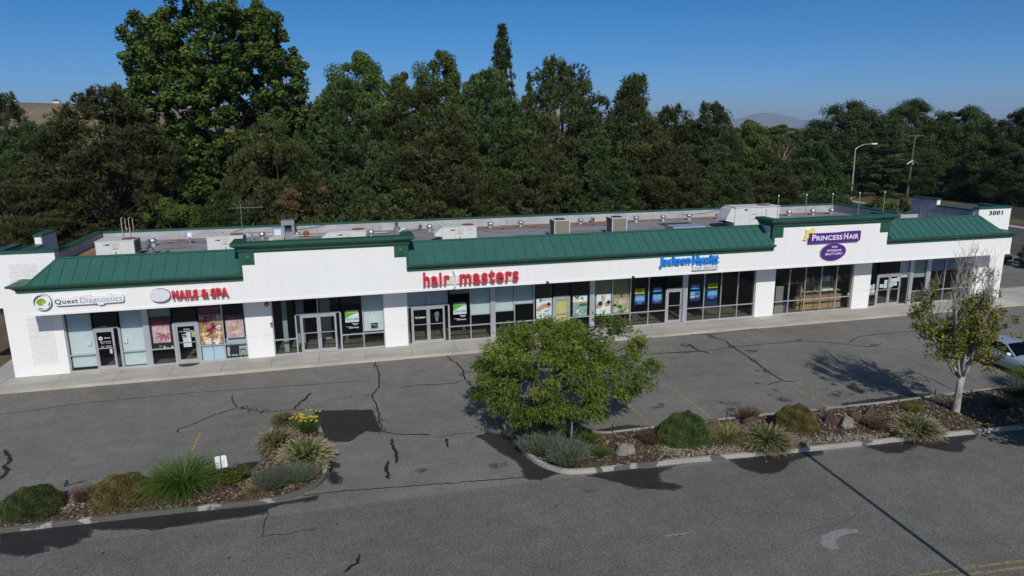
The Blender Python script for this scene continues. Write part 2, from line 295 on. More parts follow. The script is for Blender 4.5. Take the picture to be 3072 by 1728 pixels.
# outlines on the ground in metres: tar lines (CR) and stains, patches, paint (ST)
CR={'c1':[(-13.07,-4.89),(-10.0,-4.38),(-5.14,-4.31),(-1.03,-4.61),(3.45,-4.92)],'c2':[(3.85,-2.08),(3.94,-2.98),(3.98,-3.93),(3.95,-4.92),(3.85,-5.84),(3.66,-6.51),(3.44,-7.01),(3.47,-7.64),(3.6,-8.37),(3.6,-10.23),(3.65,-11.3),(4.24,-11.75),(5.61,-12.17)],'c2b':[(3.02,-6.9),(3.44,-7.05)],'c3':[(7.89,-2.0),(8.0,-2.89),(8.2,-3.4),(8.29,-4.08),(8.36,-4.84),(8.22,-5.42),(8.2,-6.1),(8.35,-6.71),(8.42,-7.65),(8.43,-8.52)],'c4':[(4.9,-6.35),(5.67,-6.25),(6.95,-6.42),(7.67,-6.43),(8.12,-6.17)],'c4b':[(8.36,-4.84),(8.74,-5.05),(9.36,-5.06)],'c5':[(-3.17,-5.12),(-3.04,-5.91),(-2.71,-6.81),(-2.34,-7.08),(-1.93,-7.45),(-1.4,-7.77),(-0.84,-7.84),(-0.03,-7.84),(0.74,-8.27),(1.05,-8.61)],'c6':[(-2.69,-6.99),(-3.29,-7.33),(-3.92,-7.9),(-4.36,-8.41),(-4.81,-8.74),(-4.86,-9.0),(-4.7,-9.18)],'c7':[(0.52,-5.95),(0.37,-6.66),(0.12,-6.96),(-0.1,-7.78)],'c8':[(3.96,-12.19),(3.97,-12.95),(4.05,-13.87),(3.96,-14.36)],'c9':[(3.65,-14.11),(3.56,-14.91),(3.61,-15.55)],'c10':[(6.17,-12.71),(6.12,-13.54)],'c12':[(0.54,-15.98),(2.03,-16.02),(5.25,-16.39),(8.58,-16.74)],'c13':[(-11.32,-9.08),(-10.85,-9.72),(-10.63,-10.16),(-10.64,-10.64),(-10.36,-11.19),(-10.35,-11.81)],'c14':[(-7.96,-12.51),(-7.79,-12.99),(-7.57,-12.89),(-7.31,-12.85)],'c15':[(-0.5,-16.74),(-0.56,-17.17),(-0.62,-17.76),(-0.56,-18.19),(0.09,-18.28),(0.66,-18.23),(1.1,-18.2)],'c16':[(2.37,-19.99),(2.24,-20.39),(1.9,-20.79)],'c17':[(20.02,-5.0),(21.14,-5.14),(22.67,-5.21),(24.21,-5.01),(25.91,-5.0),(28.74,-5.01),(29.7,-5.48),(30.58,-6.04),(31.73,-7.01),(32.39,-7.0),(33.04,-6.8)],'c18':[(24.16,-2.29),(24.13,-2.91),(24.49,-3.82),(24.27,-4.91),(24.16,-6.16),(24.03,-7.49),(23.73,-9.15),(23.63,-10.58),(24.19,-10.88)],'c18b':[(23.63,-10.58),(22.52,-10.86)],'c19':[(22.03,-3.71),(21.99,-5.02),(22.37,-5.73)],'c19b':[(21.99,-5.02),(20.96,-5.27)],'c20':[(31.43,-5.96),(32.55,-5.28),(33.5,-5.13),(35.45,-5.14),(37.7,-5.25)],'c21':[(23.03,-1.97),(24.4,-2.44),(25.96,-2.16),(27.87,-2.03)],'c22':[(31.04,-10.57),(30.92,-11.45),(30.97,-12.48),(30.79,-13.73)],'c23':[(16.81,-4.83),(19.28,-4.94),(21.57,-5.01)],'c24':[(28.68,-14.22),(29.14,-14.09)],'c25':[(5.64,-12.57),(6.54,-12.43),(7.42,-12.46)]}
ST={'patch':[(0.69,-8.53),(0.95,-8.27),(1.83,-8.46),(3.34,-8.78),(3.51,-10.29),(3.64,-11.42),(2.96,-11.12),(2.7,-11.45),(2.28,-11.93),(1.56,-11.81),(1.24,-11.25),(1.06,-9.97)],'wetA':[(-8.75,-15.87),(-7.53,-15.91),(-5.12,-16.02),(-3.42,-16.06),(-1.23,-16.23),(-0.59,-16.24),(0.21,-16.22),(1.06,-16.12),(1.04,-16.34),(-0.02,-16.35),(-0.56,-16.53),(-0.59,-16.76),(-1.34,-16.87),(-2.23,-16.81),(-3.26,-16.88),(-3.93,-16.91),(-4.83,-16.65),(-5.99,-16.36),(-5.93,-16.83),(-6.18,-16.81),(-6.17,-17.09),(-6.55,-17.26),(-7.07,-17.0),(-6.99,-17.33),(-7.37,-17.46),(-8.26,-17.1)],'wetB':[(7.41,-12.8),(7.7,-13.36),(8.02,-14.48),(8.47,-15.33),(8.53,-15.93),(8.46,-16.58),(8.58,-16.93),(8.97,-17.03),(9.57,-16.79),(9.7,-16.75),(9.16,-16.04),(8.93,-15.28),(8.81,-14.47),(8.83,-13.29),(8.09,-12.64)],'wetC':[(10.78,-17.2),(11.46,-17.81),(12.0,-18.42),(12.65,-18.75),(13.35,-18.94),(13.68,-18.82),(13.47,-18.61),(13.05,-18.35),(13.28,-17.77),(13.83,-17.45),(14.38,-17.4),(12.7,-17.22),(11.68,-17.14)],'wetD':[(16.43,-17.45),(16.52,-18.22),(16.99,-18.73),(17.58,-18.81),(18.11,-18.57),(18.5,-18.21),(19.12,-18.05),(20.26,-17.91),(20.34,-17.74),(19.41,-17.66)],'wetE':[(22.31,-17.89),(22.66,-18.51),(23.12,-18.68),(23.71,-18.54),(24.34,-18.27),(24.72,-18.72),(25.09,-19.08),(25.52,-19.2),(25.98,-18.98),(26.23,-18.57),(27.14,-18.39),(27.44,-18.12),(24.59,-17.9)],'wetF':[(1.28,-13.51),(1.6,-13.6),(1.84,-13.91),(1.81,-14.13),(1.55,-14.12),(1.5,-14.34),(1.7,-14.57),(1.88,-15.06),(1.8,-15.37),(1.55,-15.35),(1.44,-14.84),(1.5,-14.51)],'wetG':[(-3.0,-13.63),(-2.7,-13.38),(-2.0,-13.34),(-1.9,-12.89),(-1.49,-12.82),(-0.96,-12.97),(-0.85,-13.99),(-1.67,-13.99),(-2.67,-13.89)],'wetH':[(11.91,-14.03),(12.4,-14.03),(14.81,-14.12),(14.93,-13.86),(13.87,-13.5),(12.91,-13.53),(12.24,-13.63)],'wetI':[(24.18,-14.05),(24.42,-13.89),(26.36,-13.82),(28.54,-13.8),(29.23,-13.99),(29.03,-14.31),(26.36,-14.42)],'wetJ':[(26.11,-12.09),(26.42,-11.99),(26.56,-12.35),(26.46,-12.97),(26.19,-13.15),(26.02,-12.72)],'spotA':[(24.39,-13.28),(24.98,-12.95),(25.58,-12.99),(25.42,-13.56),(24.75,-13.74)],'spotB':[(21.72,-12.79),(22.25,-12.69),(22.79,-13.08),(22.41,-13.45),(21.52,-13.44)],'spotC':[(13.21,-18.58),(13.5,-18.6),(13.67,-18.85),(13.48,-18.93),(13.07,-18.86)],'arrow':[(17.67,-22.91),(17.75,-22.75),(17.38,-22.59),(16.86,-22.62),(16.42,-22.77),(16.13,-23.06),(16.09,-23.26),(16.24,-23.47),(16.51,-23.48),(16.54,-23.28),(16.67,-23.07),(16.97,-22.92),(17.28,-22.87)],'wl1':[(11.72,-21.56),(13.62,-21.72)],'wl2':[(16.96,-21.85),(19.34,-22.01)],'wl0':[(11.7,-21.53),(13.47,-21.71)],'yl':[(17.89,-25.21),(19.53,-25.25),(21.24,-25.43)],'yl2':[(18.67,-25.42),(21.07,-25.57)],'manh':[(0.37,-20.4),(0.93,-20.52),(1.66,-20.82)]}
SUN_E=3.3; SKY_STR=.100; EXPO=0.
CAMP=(2.3138,-39.1369,12.5054); CAMR=(.2487,.2264,-.0076)
HAZE=7e-5
def inset(poly,d):
    n=len(poly); ar=sum(poly[i][0]*poly[(i+1)%n][1]-poly[(i+1)%n][0]*poly[i][1] for i in range(n)); sg=1 if ar>0 else -1; out=[]
    for i in range(n):
        a,b,c=Vector(poly[i-1]),Vector(poly[i]),Vector(poly[(i+1)%n]); e1=(b-a).normalized(); e2=(c-b).normalized()
        n1=Vector((-e1.y,e1.x))*sg; n2=Vector((-e2.y,e2.x))*sg; k=(n1+n2); k=k/max(.35,k.dot(n1)) if k.length>1e-4 else n1
        out.append((b.x+k.x*d,b.y+k.y*d))
    return out
# ------------------------------------------------------------------ the setting: ground, lot, street
def structure(mb,name,**k): return tag(mb.build(name,**k),kind='structure')
mb=MB(); mb.sheet([(18000*math.cos(2*math.pi*i/48),18000*math.sin(2*math.pi*i/48)) for i in range(48)],-.012,M['ground']); structure(mb,'ground')
mb=MB(); mb.sheet([(-60,-17.2),(8,-17.2),(48,-19.6),(60,-19.8),(60,2.5),(58.5,40),(49.6,40),(49.6,-1.9),(-60,-1.9)],-.004,M['asphalt']); structure(mb,'parking_lot')
mb=MB(); mb.sheet([(-60,-17.1),(-60,-60),(66,-60),(66,-20.5),(48,-19.55),(8,-17.1)],0,M['drive']); structure(mb,'drive_road')
mb=MB(); mb.sheet([(65.5,-60),(80.5,-60),(83.5,29),(92,160),(78,160),(67.5,30)],.002,M['street']); structure(mb,'street')
mb=MB(); mb.sheet([(59.8,-60),(65.7,-60),(65.7,-19.8),(59.8,-19.8)],.003,M['asphalt'])
mb.sheet([(58.4,2.4),(66.5,2.4),(66.5,16),(58.4,16)],.003,M['asphalt']); structure(mb,'street_entrance')
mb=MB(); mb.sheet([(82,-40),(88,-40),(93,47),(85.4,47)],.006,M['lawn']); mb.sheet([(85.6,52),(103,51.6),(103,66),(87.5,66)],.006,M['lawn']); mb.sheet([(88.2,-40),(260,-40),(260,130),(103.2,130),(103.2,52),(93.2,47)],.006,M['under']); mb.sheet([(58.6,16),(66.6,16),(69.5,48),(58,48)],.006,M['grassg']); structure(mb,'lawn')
mb=MB(); mb.prism([(80.6,-60),(82,-60),(85.2,29),(93,120),(91.6,120),(83.7,29)],-.01,.13,M['walk']); mb.prism([(85.2,47.2),(160,47.2),(160,51.6),(85.6,51.6)],-.01,.10,M['street']); structure(mb,'pavement')
mb=MB()
for x0 in (72.75,73.05): mb.sheet([(x0,-60),(x0+.12,-60),(x0+1.62,29),(x0+1.5,29)],.007,M['yroad'])
structure(mb,'street_markings')
# sidewalk in front of the shops
mb=MB(); W0=-2.02
mb.prism([(-15.6,30),(-15.6,-1.2),(-15.35,-1.7),(-14.8,-1.85),(56,-1.85),(56,2.2),(49.9,2.2),(49.9,30),(49.3,30),(49.3,.3),(-14.2,.3),(-14.2,30)],-.02,.150,M['walk'])
mb.prism([(-15.78,30),(-15.78,-1.2),(-15.5,-1.82),(-14.85,-2.02),(56.2,-2.02),(56.2,-1.852),(-14.8,-1.852),(-15.36,-1.7),(-15.602,-1.2),(-15.602,30)],-.02,.147,M['walkedge'])
for x in [-14.6,-12.0,-9.2,-6.65,-4.1,-1.6,.9,3.45,6.0,8.55,11.1,13.6,16.2,18.7,21.3,23.8,26.3,28.85,31.4,33.9,36.5,39,41.6,44.1,46.6,49.2,51.8]:
    mb.box(x-.012,x+.012,-2.0,-.02,.1515,.1535,M['joint'])
structure(mb,'sidewalk')
# parking stripes, cracks, patches, stains
mb=MB()
for x,a,b in [(14.88,-11.0,-13.95),(17.8,-9.2,-13.95),(20.72,-9.2,-14.0),(23.58,-10.2,-14.05),(26.45,-12.2,-14.15),(29.35,-9.5,-14.2),(32.3,-12.4,-14.2),(35.2,-9.5,-14.2)]:
    if a>-12: mb.box(x-.05,x+.05,b,a,-.001,.0035,M['yfaint'] if x in(20.72,) else M['yline'])
    else: mb.box(x-.05,x+.05,b,a,-.001,.0035,M['yline']); mb.box(x-.05,x+.05,a+.05,-9.4,-.001,.0035,M['yfaint'])
for x,a,b,fm in [(-3.87,-9.3,-11.2,'yline'),(-3.87,-11.25,-13.3,'yfaint'),(-6.33,-9.3,-13.4,'yfaint'),(-8.8,-9.2,-12.4,'yfaint'),(-11.3,-9.2,-13,'yfaint')]: mb.box(x-.055,x+.055,b,a,-.001,.0035,M[fm])
structure(mb,'parking_stripes')
def wiggle(pts,step=.12,amp=.02):
    out=[]
    for (a,b),(c,d) in zip(pts,pts[1:]):
        n=max(1,int(math.hypot(c-a,d-b)/step))
        for i in range(n): t=i/n; out.append((a+(c-a)*t+random.gauss(0,amp),b+(d-b)*t+random.gauss(0,amp)))
    out.append(pts[-1]); return out
def ribbon(mb,pts,w,z,m,taper=True):
    L_=len(pts); l=[];r=[]
    for i,(x,y) in enumerate(pts):
        a=pts[max(i-1,0)]; b=pts[min(i+1,L_-1)]; dx,dy=b[0]-a[0],b[1]-a[1]; q=math.hypot(dx,dy) or 1
        ww=w*(.65+.7*random.random())*(.45 if taper and i in (0,L_-1) else 1); l.append((x-dy/q*ww/2,y+dx/q*ww/2,z)); r.append((x+dy/q*ww/2,y-dx/q*ww/2,z))
    mb.add(l+r,[(i+L_,i+1+L_,i+1,i) for i in range(L_-1)],m)
mb=MB(); zc=.004
WID=dict(c1=.045,c2=.075,c3=.075,c7=.12,c8=.12,c9=.13,c10=.12,c13=.15,c16=.11,c12=.05,c25=.035,c15=.04,c14=.08,c18=.085,c17=.055,c19=.10,c22=.04,c23=.05,c21=.05)
for k,p in CR.items():
    w=WID.get(k,.06); ribbon(mb,wiggle(p,.14,.018 if k in('c1','c12','c25') else .03),w,zc,M['faint_tar' if k in ('c25','c15','c22') else 'tar']); zc+=.00035
    if k in('c2','c3','c5','c17','c18'):                    # the loops where tar was poured twice
        for _ in range(3):
            i=random.randrange(1,len(p)-1); c=p[i]; ribbon(mb,wiggle([(c[0]+.22*math.cos(t)*random.uniform(.6,1),c[1]+.3*math.sin(t)) for t in [0,.8,1.6,2.4,3.2,4.]],.1,.015),.05,zc,M['tar']); zc+=.0003
structure(mb,'crack_sealing')
def rough(poly,step=.25,amp=.035): return wiggle(poly+[poly[0]],step,amp)[:-1]
mb=MB(); mb.sheet(rough(ST['patch'],.2,.03),.0025,M['newpatch']); structure(mb,'asphalt_patch')
mb=MB(); zz=.0030
for k in ('wetA','wetB','wetC','wetD','wetE','wetF','wetG','wetH','wetI'): mb.sheet(rough(inset(ST[k],-.07),.14,.03),zz-.0014,M['damp']); mb.sheet(rough(inset(ST[k],.015),.16,.013),zz,M['wet']); zz+=.00012
mb.sheet(rough(ST['wetJ'],.2,.03),zz,M['oildark']); structure(mb,'wet_patches')
mb=MB(); zz=.0055
def blot(cx,cy,rx,ry,n=22): return [(cx+rx*math.cos(2*math.pi*i/n)*random.uniform(.6,1.15),cy+ry*math.sin(2*math.pi*i/n)*random.uniform(.6,1.15)) for i in range(n)]
for x in (19.2,22.1,25.0,16.3):
    for _ in range(5): mb.sheet(blot(x+random.gauss(0,.35),-12.4+random.gauss(0,.7),random.uniform(.08,.4),random.uniform(.08,.3)),zz,M['oil']); zz+=.0001
for x,y,rx,ry in [(22.2,-12.8,.5,.35),(19.3,-13.2,.6,.3),(24.8,-12.9,.45,.3),(27.9,-8.1,.5,.25),(24.9,-5.9,.5,.3),(21.8,-4.0,.5,.5),(-7.6,-12.8,.5,.15),(23.4,-9.0,.3,.3),(4.8,-15.2,.25,.2),(7.7,-15.6,.5,.3),(10.3,-18.3,.35,.12)]:
    mb.sheet(blot(x,y,rx,ry),zz,M['oil']); zz+=.0001
for _ in range(70):
    mb.sheet(blot(random.uniform(-9,34),random.uniform(-25,-3.5),random.uniform(.02,.07),random.uniform(.02,.06),8),zz,M['oildark']); zz+=.00003
structure(mb,'oil_stains')
mb=MB(); mb.sheet(ST['arrow'],.005,M['wline']); 
for p,w,mm in ((ST['wl1'],.08,'wfaint'),(ST['wl2'],.07,'wfaint'),([(11.7,-21.5),(12.5,-21.58)],.1,'wline')): ribbon(mb,wiggle(p,.3,.006),w,.0056,M[mm],False)
ribbon(mb,wiggle([(17.4,-25.12),(19.5,-25.22),(22,-25.45),(30,-26.2)],.4,.004),.1,.0062,M['yroad'],False); ribbon(mb,wiggle([(17.4,-25.4),(19.5,-25.5),(22,-25.72),(30,-26.5)],.4,.004),.1,.0062,M['yroad'],False)
for x,y in [(.3,-5.3),(20.9,-21.3),(5.0,-14.6),(22.1,-18.9)]: mb.sheet(blot(x,y,.35,.09),.0066,M['wfaint'])
structure(mb,'road_markings')
# ------------------------------------------------------------------ kerbed planting beds
def smooth_poly(p,it=2):
    for _ in range(it):
        q=[]
        for i in range(len(p)):
            a,b=p[i],p[(i+1)%len(p)]
            if math.hypot(a[0]-b[0],a[1]-b[1])>4: q+=[(a[0]*.97+b[0]*.03,a[1]*.97+b[1]*.03),(a[0]*.03+b[0]*.97,a[1]*.03+b[1]*.97)]
            else: q+=[(a[0]*.75+b[0]*.25,a[1]*.75+b[1]*.25),(a[0]*.25+b[0]*.75,a[1]*.25+b[1]*.75)]
        p=q
    return p
bedL=smooth_poly([(-24,-15.75),(-8.75,-15.87),(-3.4,-16.06),(-1.2,-16.2),(-.03,-16.15),(.67,-15.8),(1.15,-15.4),(1.43,-14.75),(1.36,-12.8),(1.24,-11.2),(1.06,-9.9),(.75,-9.3),(.2,-9.05),(-.5,-9.1),(-.95,-9.5),(-1.06,-10.5),(-1.1,-13.2),(-1.35,-13.75),(-1.9,-13.88),(-24,-13.55)])
bedR=smooth_poly([(8.83,-10.3),(8.84,-13.2),(8.82,-14.4),(8.95,-15.22),(9.17,-16),(9.6,-16.6),(10.0,-16.92),(10.7,-17.08),(13.9,-17.2),(19.4,-17.63),(24.6,-17.9),(29.7,-18.23),(47,-19.3),(47,-14.3),(33.2,-14.31),(26.4,-14.42),(18,-14.12),(12.6,-14.1),(12.05,-13.75),(11.97,-12.7),(11.85,-10.3),(11.4,-9.5),(10.4,-9.2),(9.3,-9.5)])
from mathutils.geometry import tessellate_polygon
def inside(p,poly):
    c=False; j=len(poly)-1
    for i in range(len(poly)):
        if (poly[i][1]>p[1])!=(poly[j][1]>p[1]) and p[0]<(poly[j][0]-poly[i][0])*(p[1]-poly[i][1])/(poly[j][1]-poly[i][1])+poly[i][0]: c=not c
        j=i
    return c
def bed_z(p,inner):                     # the mulch lies a little higher in the middle of the bed
    d=min(_segd(p,inner[i-1],inner[i]) for i in range(len(inner))); return .10+.16*min(1,d/1.0)**.8
def _segd(p,a,b):
    ax,ay=b[0]-a[0],b[1]-a[1]; t=max(0,min(1,((p[0]-a[0])*ax+(p[1]-a[1])*ay)/max(1e-9,ax*ax+ay*ay))); return math.hypot(p[0]-a[0]-t*ax,p[1]-a[1]-t*ay)
INN={}
for nm,poly,z in (('west',bedL,0),('east',bedR,0)):
    inner=inset(poly,.16); INN[nm]=inner; mb=MB(); n=len(poly)
    mb.add([(x,y,-.02) for x,y in poly]+[(x,y,.13) for x,y in poly]+[(x,y,.15) for x,y in inset(poly,.025)]+[(x,y,.15) for x,y in inner]+[(x,y,.02) for x,y in inner],
        [(a*n+i,a*n+(i+1)%n,(a+1)*n+(i+1)%n,(a+1)*n+i) for a in range(4) for i in range(n)],M['kerbw' if nm=='west' else 'kerb'])
    x=-22.
    for i in range(n):
        a,b=poly[i],poly[(i+1)%n]; l=math.hypot(b[0]-a[0],b[1]-a[1])
        k=int(l/2.6) if l>2.6 else (1 if i%4==0 else 0)
        for j in range(k):                        # expansion joints across the kerb
            t=(j+.5)/k; c=(a[0]+(b[0]-a[0])*t,a[1]+(b[1]-a[1])*t); d=((b[0]-a[0])/l,(b[1]-a[1])/l); ai,bi=inner[i],inner[(i+1)%n]; ci=(ai[0]+(bi[0]-ai[0])*t,ai[1]+(bi[1]-ai[1])*t)
            mb.add([(c[0]-d[0]*.01,c[1]-d[1]*.01,.1535),(c[0]+d[0]*.01,c[1]+d[1]*.01,.1535),(ci[0]+d[0]*.01,ci[1]+d[1]*.01,.1535),(ci[0]-d[0]*.01,ci[1]-d[1]*.01,.1535)],[(0,1,2,3)],M['joint'])
    structure(mb,'kerb')
    xs=[p[0] for p in inner]; ys=[p[1] for p in inner]; g=.22; vid={}; V=[];F=[]
    x0=max(min(xs),-14); x1=min(max(xs),40)
    ix=np.arange(x0,x1,g); iy=np.arange(min(ys),max(ys),g)
    ins={}
    for i,xx in enumerate(ix):
        for j,yy in enumerate(iy):
            if inside((xx,yy),inset(poly,.10)): ins[(i,j)]=len(V); V.append((xx,yy,bed_z((xx,yy),inner)+random.gauss(0,.012)))
    for (i,j),a in ins.items():
        if (i+1,j) in ins and (i+1,j+1) in ins and (i,j+1) in ins: F.append((a,ins[(i+1,j)],ins[(i+1,j+1)],ins[(i,j+1)]))
    mb=MB(); mb.add(V,F,M['mulch'])
    far=inset(poly,.12); mb.sheet(far,.06,M['mulch']); o=mb.build('mulch_bed',smooth=True); tag(o,kind='structure')
def chips(inner,x0,x1,y0,y1,n,skip=()):
    P=[];
    while len(P)<n:
        p=(random.uniform(x0,x1),random.uniform(y0,y1))
        if inside(p,inner) and not any(math.hypot(p[0]-c[0],p[1]-c[1])<c[2] for c in skip): P.append(p+(bed_z(p,inner)+.012,))
    return P
def scatter(P,mats,lo,hi,flat=.35):
    n=len(P); P=np.array(P); a=rng.uniform(0,6.28,n); l=rng.uniform(lo,hi,n); w=l*rng.uniform(.3,.6,n); tx=rng.normal(0,flat,n); ty=rng.normal(0,flat,n)
    u=np.stack([np.cos(a)*l,np.sin(a)*l,tx*l],1); v=np.stack([-np.sin(a)*w,np.cos(a)*w,ty*w],1)
    V=np.stack([P-u-v,P+u-v,P+u+v,P-u+v],1).reshape(-1,3); V[:,2]+=.01; F=np.arange(4*n).reshape(-1,4); return V,F,rng.integers(0,len(mats),n)
P=chips(INN['west'],-10,1.5,-16.1,-9,7000)+chips(INN['east'],8.8,37,-18.8,-9.4,17000)
V,F,mi=scatter(P,[0]*5,.025,.06); o=npmesh('bark_chips',V,F,None,mats=[M['chip2'],M['chip1'],M['chip2'],M['chip3'],M['chip2']],mi=mi); tag(o,'loose bark chips strewn over the planting beds','bark chips',kind='stuff')
GV=[]
for (cx,cy,rx,ry,n) in [(-7.35,-14.3,.55,.6,500),(-7.0,-14.9,.4,.4,250),(14.6,-16.55,.8,.5,700),(16.2,-17.0,.9,.33,600),(17.0,-17.05,.6,.3,300),(19.9,-17.2,.8,.35,500),(21.5,-17.35,1.0,.3,600),(22.6,-17.55,.6,.25,400),(9.6,-15.9,.3,.3,80)]:
    k=0
    while k<n:
        p=(random.gauss(cx,rx*.55),random.gauss(cy,ry*.55)); inn=INN['west' if cx<5 else 'east']
        if inside(p,inn): GV.append(p+(bed_z(p,inn)+.02,)); 
        k+=1
V,F,mi=scatter(GV,[0]*3,.02,.05,.5); o=npmesh('gravel',V,F,None,mats=[M['gravel'],M['chip3'],M['gravel']],mi=mi); tag(o,'pale gravel showing between the bushes','gravel',kind='stuff')
# ------------------------------------------------------------------ hills
def ridge(name,pts,base,depth,m,seed):
    r=random.Random(seed); mb=MB(); n=len(pts); fx=[p[0] for p in pts]; xs=np.linspace(fx[0],fx[-1],160); hs=np.interp(xs,fx,[p[1] for p in pts]); hs=np.convolve(np.pad(hs,6,'edge'),np.ones(13)/13,'valid')
    rows=12; V=[];F=[]
    for j in range(rows+1):
        t=j/rows
        for i in range(160): V.append((xs[i],base-depth*(1-t),hs[i]*(t*t*(3-2*t))*(1+.05*math.sin(xs[i]*.013*(1+j%3)+j)*(1-t))+ (0 if j<rows else 0)-2))
    for i in range(160): V.append((xs[i],base+depth,-2))
    for j in range(rows+1):
        for i in range(159): a=j*160+i; F.append((a,a+1,a+161,a+160))
    mb.add(V,F,m); tag(mb.build(name,smooth=True),kind='structure')
ridge('hill',[(-1700,62),(-1100,92),(-950,89),(-830,84),(-760,86),(-690,84),(-600,81),(-480,78),(-350,72),(-200,60),(0,40),(300,30),(700,14)],1900,700,M['hill'],1)
k_=13400/7000.
ridge('mountain',[(x*k_,12+(h-14)*k_*.84) for x,h in [(2200,20),(3500,25),(4000,40),(4300,80),(4500,165),(4620,203),(4720,207),(4830,198),(5000,150),(5190,85),(5500,40),(6500,25)]],13400,1300,M['mount'],2)
# ------------------------------------------------------------------ the shop building
B=thing('strip_mall',(17.4,5,0),'long white single storey row of shops with green metal mansard roof','building')
DZ=5.2; GY=.10
def part(mb,name,parent=None,**k): return mb.build(name,parent or B,**k)
# piers
for a,b in [(-2.89,-1.5),(4.64,5.97),(28.88,30.30),(36.47,37.86)]:
    mb=MB(); mb.box(a,b,0,.4,.14,3.72,M['white']); mb.box(a+.02,b-.02,-.004,.0,1.385,1.393,M['signgrey']); part(mb,'pier')
mb=MB(); mb.box(-14.28,-11.74,0,.4,.14,3.86,M['white']); part(mb,'pier')
mb=MB(); mb.box(46.62,49.24,0,.4,.14,3.86,M['white']); part(mb,'pier')
def blockpanel(x0,x1,z0,z1,y):      # split-face block showing through the paint
    mb=MB(); nx=int((x1-x0)/.4); nz=int((z1-z0)/.2); dx=(x1-x0)/nx; dz=(z1-z0)/nz
    for j in range(nz):
        o=(j%2)*dx/2
        for i in range(nx+1):
            a=max(x0,x0+i*dx-o); b=min(x1,x0+(i+1)*dx-o)
            if b-a>.05: mb.box(a+.002,b-.002,y-.008-random.uniform(0,.012),y-.002,z0+j*dz+.002,z0+(j+1)*dz-.002,M['block'])
    return mb
part(blockpanel(-13.35,-12.2,.75,3.3,0),'block_panel'); part(blockpanel(47.3,48.4,.75,3.3,0),'block_panel'); part(blockpanel(-13.75,-12.5,5.05,6.1,0),'block_panel')
# end walls rising above the roof
mb=MB(); mb.prism([(-14.28,3.862),(-11.62,3.862),(-11.62,6.6),(-14.28,6.6)],0,.36,M['white'],'y'); mb.box(-17.5,-14.282,0,.36,3.86,6.6,M['white']); mb.box(-17.5,-11.56,-.05,.41,6.6,6.72,M['green']); part(mb,'wing_wall')
mb=MB(); mb.box(46.36,49.2,0,.36,3.862,6.72,M['white']); mb.box(46.31,49.25,-.05,.41,6.72,6.84,M['green']); mb.box(48.86,49.2,.362,2.4,3.0,6.70,M['membrane']); mb.box(48.82,49.25,.412,2.44,6.70,6.82,M['green']); part(mb,'wing_wall')
mb=MB(); mb.box(-14.5,-14.15,.362,2.85,3.9,6.6,M['membrane']); mb.box(-14.55,-14.1,.412,2.9,6.6,6.72,M['green'])
mb.box(-13.5,-13.15,.362,2.95,DZ-.1,6.50,M['membrane']); mb.box(-13.55,-13.10,.412,2.94,6.5,6.62,M['green'])
mb.box(-13.5,-13.15,2.95,5.0,DZ-.1,7.02,M['membrane']); mb.box(-13.502,-13.20,2.935,2.95,6.63,7.02,M['white']); mb.box(-13.56,-13.09,2.90,5.05,7.02,7.14,M['green'])
mb.box(-13.5,-13.15,5.0,12.95,0,5.82,M['membrane']); mb.box(-13.56,-13.09,5.05,12.69,5.82,5.93,M['green'])
for y in (6.6,8.7,10.8): mb.box(-13.148,-13.14,y,y+.03,DZ,5.8,M['bluegrey'])
part(mb,'side_parapet')
mb=MB(); mb.box(46.3,46.62,.362,3.6,DZ-.1,6.55,M['membrane']); mb.box(46.26,46.67,.412,3.55,6.55,6.66,M['green'])
mb.box(46.3,46.62,3.6,5.95,DZ-.1,7.02,M['membrane']); mb.box(46.34,46.622,3.585,3.6,6.67,7.02,M['white']); mb.box(46.26,46.67,3.55,6.0,7.02,7.13,M['green'])
mb.box(44.7,46.298,5.2,5.5,DZ-.1,5.82,M['membrane']); mb.box(44.98,46.25,5.17,5.53,5.82,5.93,M['green'])
mb.box(44.7,45.02,5.502,12.95,0,5.82,M['membrane']); mb.box(44.65,45.07,5.54,12.69,5.82,5.93,M['green'])
for y in (7.5,9.4,11.2): mb.box(44.692,44.70,y,y+.03,DZ,5.8,M['bluegrey'])
for y in (.9,1.5,2.1,2.7,3.3,4.2,5.0): mb.box(46.29,46.298,y,y+.03,DZ,6.5,M['bluegrey'])
mb.box(45.02,46.62,5.952,6.2,0,5.1,M['white']); part(mb,'side_parapet')
mb=MB(); mb.box(-13.148,44.698,12.74,12.95,0,5.82,M['membrane']); mb.box(-13.56,45.07,12.69,13.0,5.82,5.93,M['green'])
for i,x in enumerate([-10.3,-8.4,-6.1,-4.2,-1.9,.4,2.3,4.9,7.3,9.6,12.4,14.6,17.3,19.2,21.9,24.4,26.6,29.3,31.5,34,36.5,39.2]):
    mb.box(x,x+.03,12.73,12.738,DZ+.02,5.81,M['bluegrey'])
    if i%2: mb.prism([(x+.4,5.3),(x+.62,5.3),(x+.55,5.55),(x+.46,5.78),(x+.42,5.5)],12.73,12.737,M['bluegrey'],'y')
part(mb,'rear_parapet')
mb=MB(); mb.box(-13.14,46.29,-.2,12.73,DZ-.12,DZ,M['deck'])
for x0,x1,y0,y1 in [(26.5,29.2,8.5,10.2),(31.0,33.5,6.0,7.0)]: mb.box(x0,x1,y0,y1,DZ+.001,DZ+.006,M['hvacd'])
part(mb,'roof_deck')
mb=MB()
def wavy(x0,x1,base,w,n=26): return [(x0+(x1-x0)*i/n,base) for i in range(n+1)]+[(x1-(x1-x0)*i/n,base-w*(.5+.5*math.sin(i*.9)*.5+random.uniform(-.2,.25))) for i in range(n+1)]
for x0,x1,w in [(-9,-4.2,.9),(-2.3,14,1.5),(14.5,33,1.6),(36,44.2,1.9)]: mb.sheet(wavy(x0,x1,12.7,w),DZ+.006,M['dirt'])
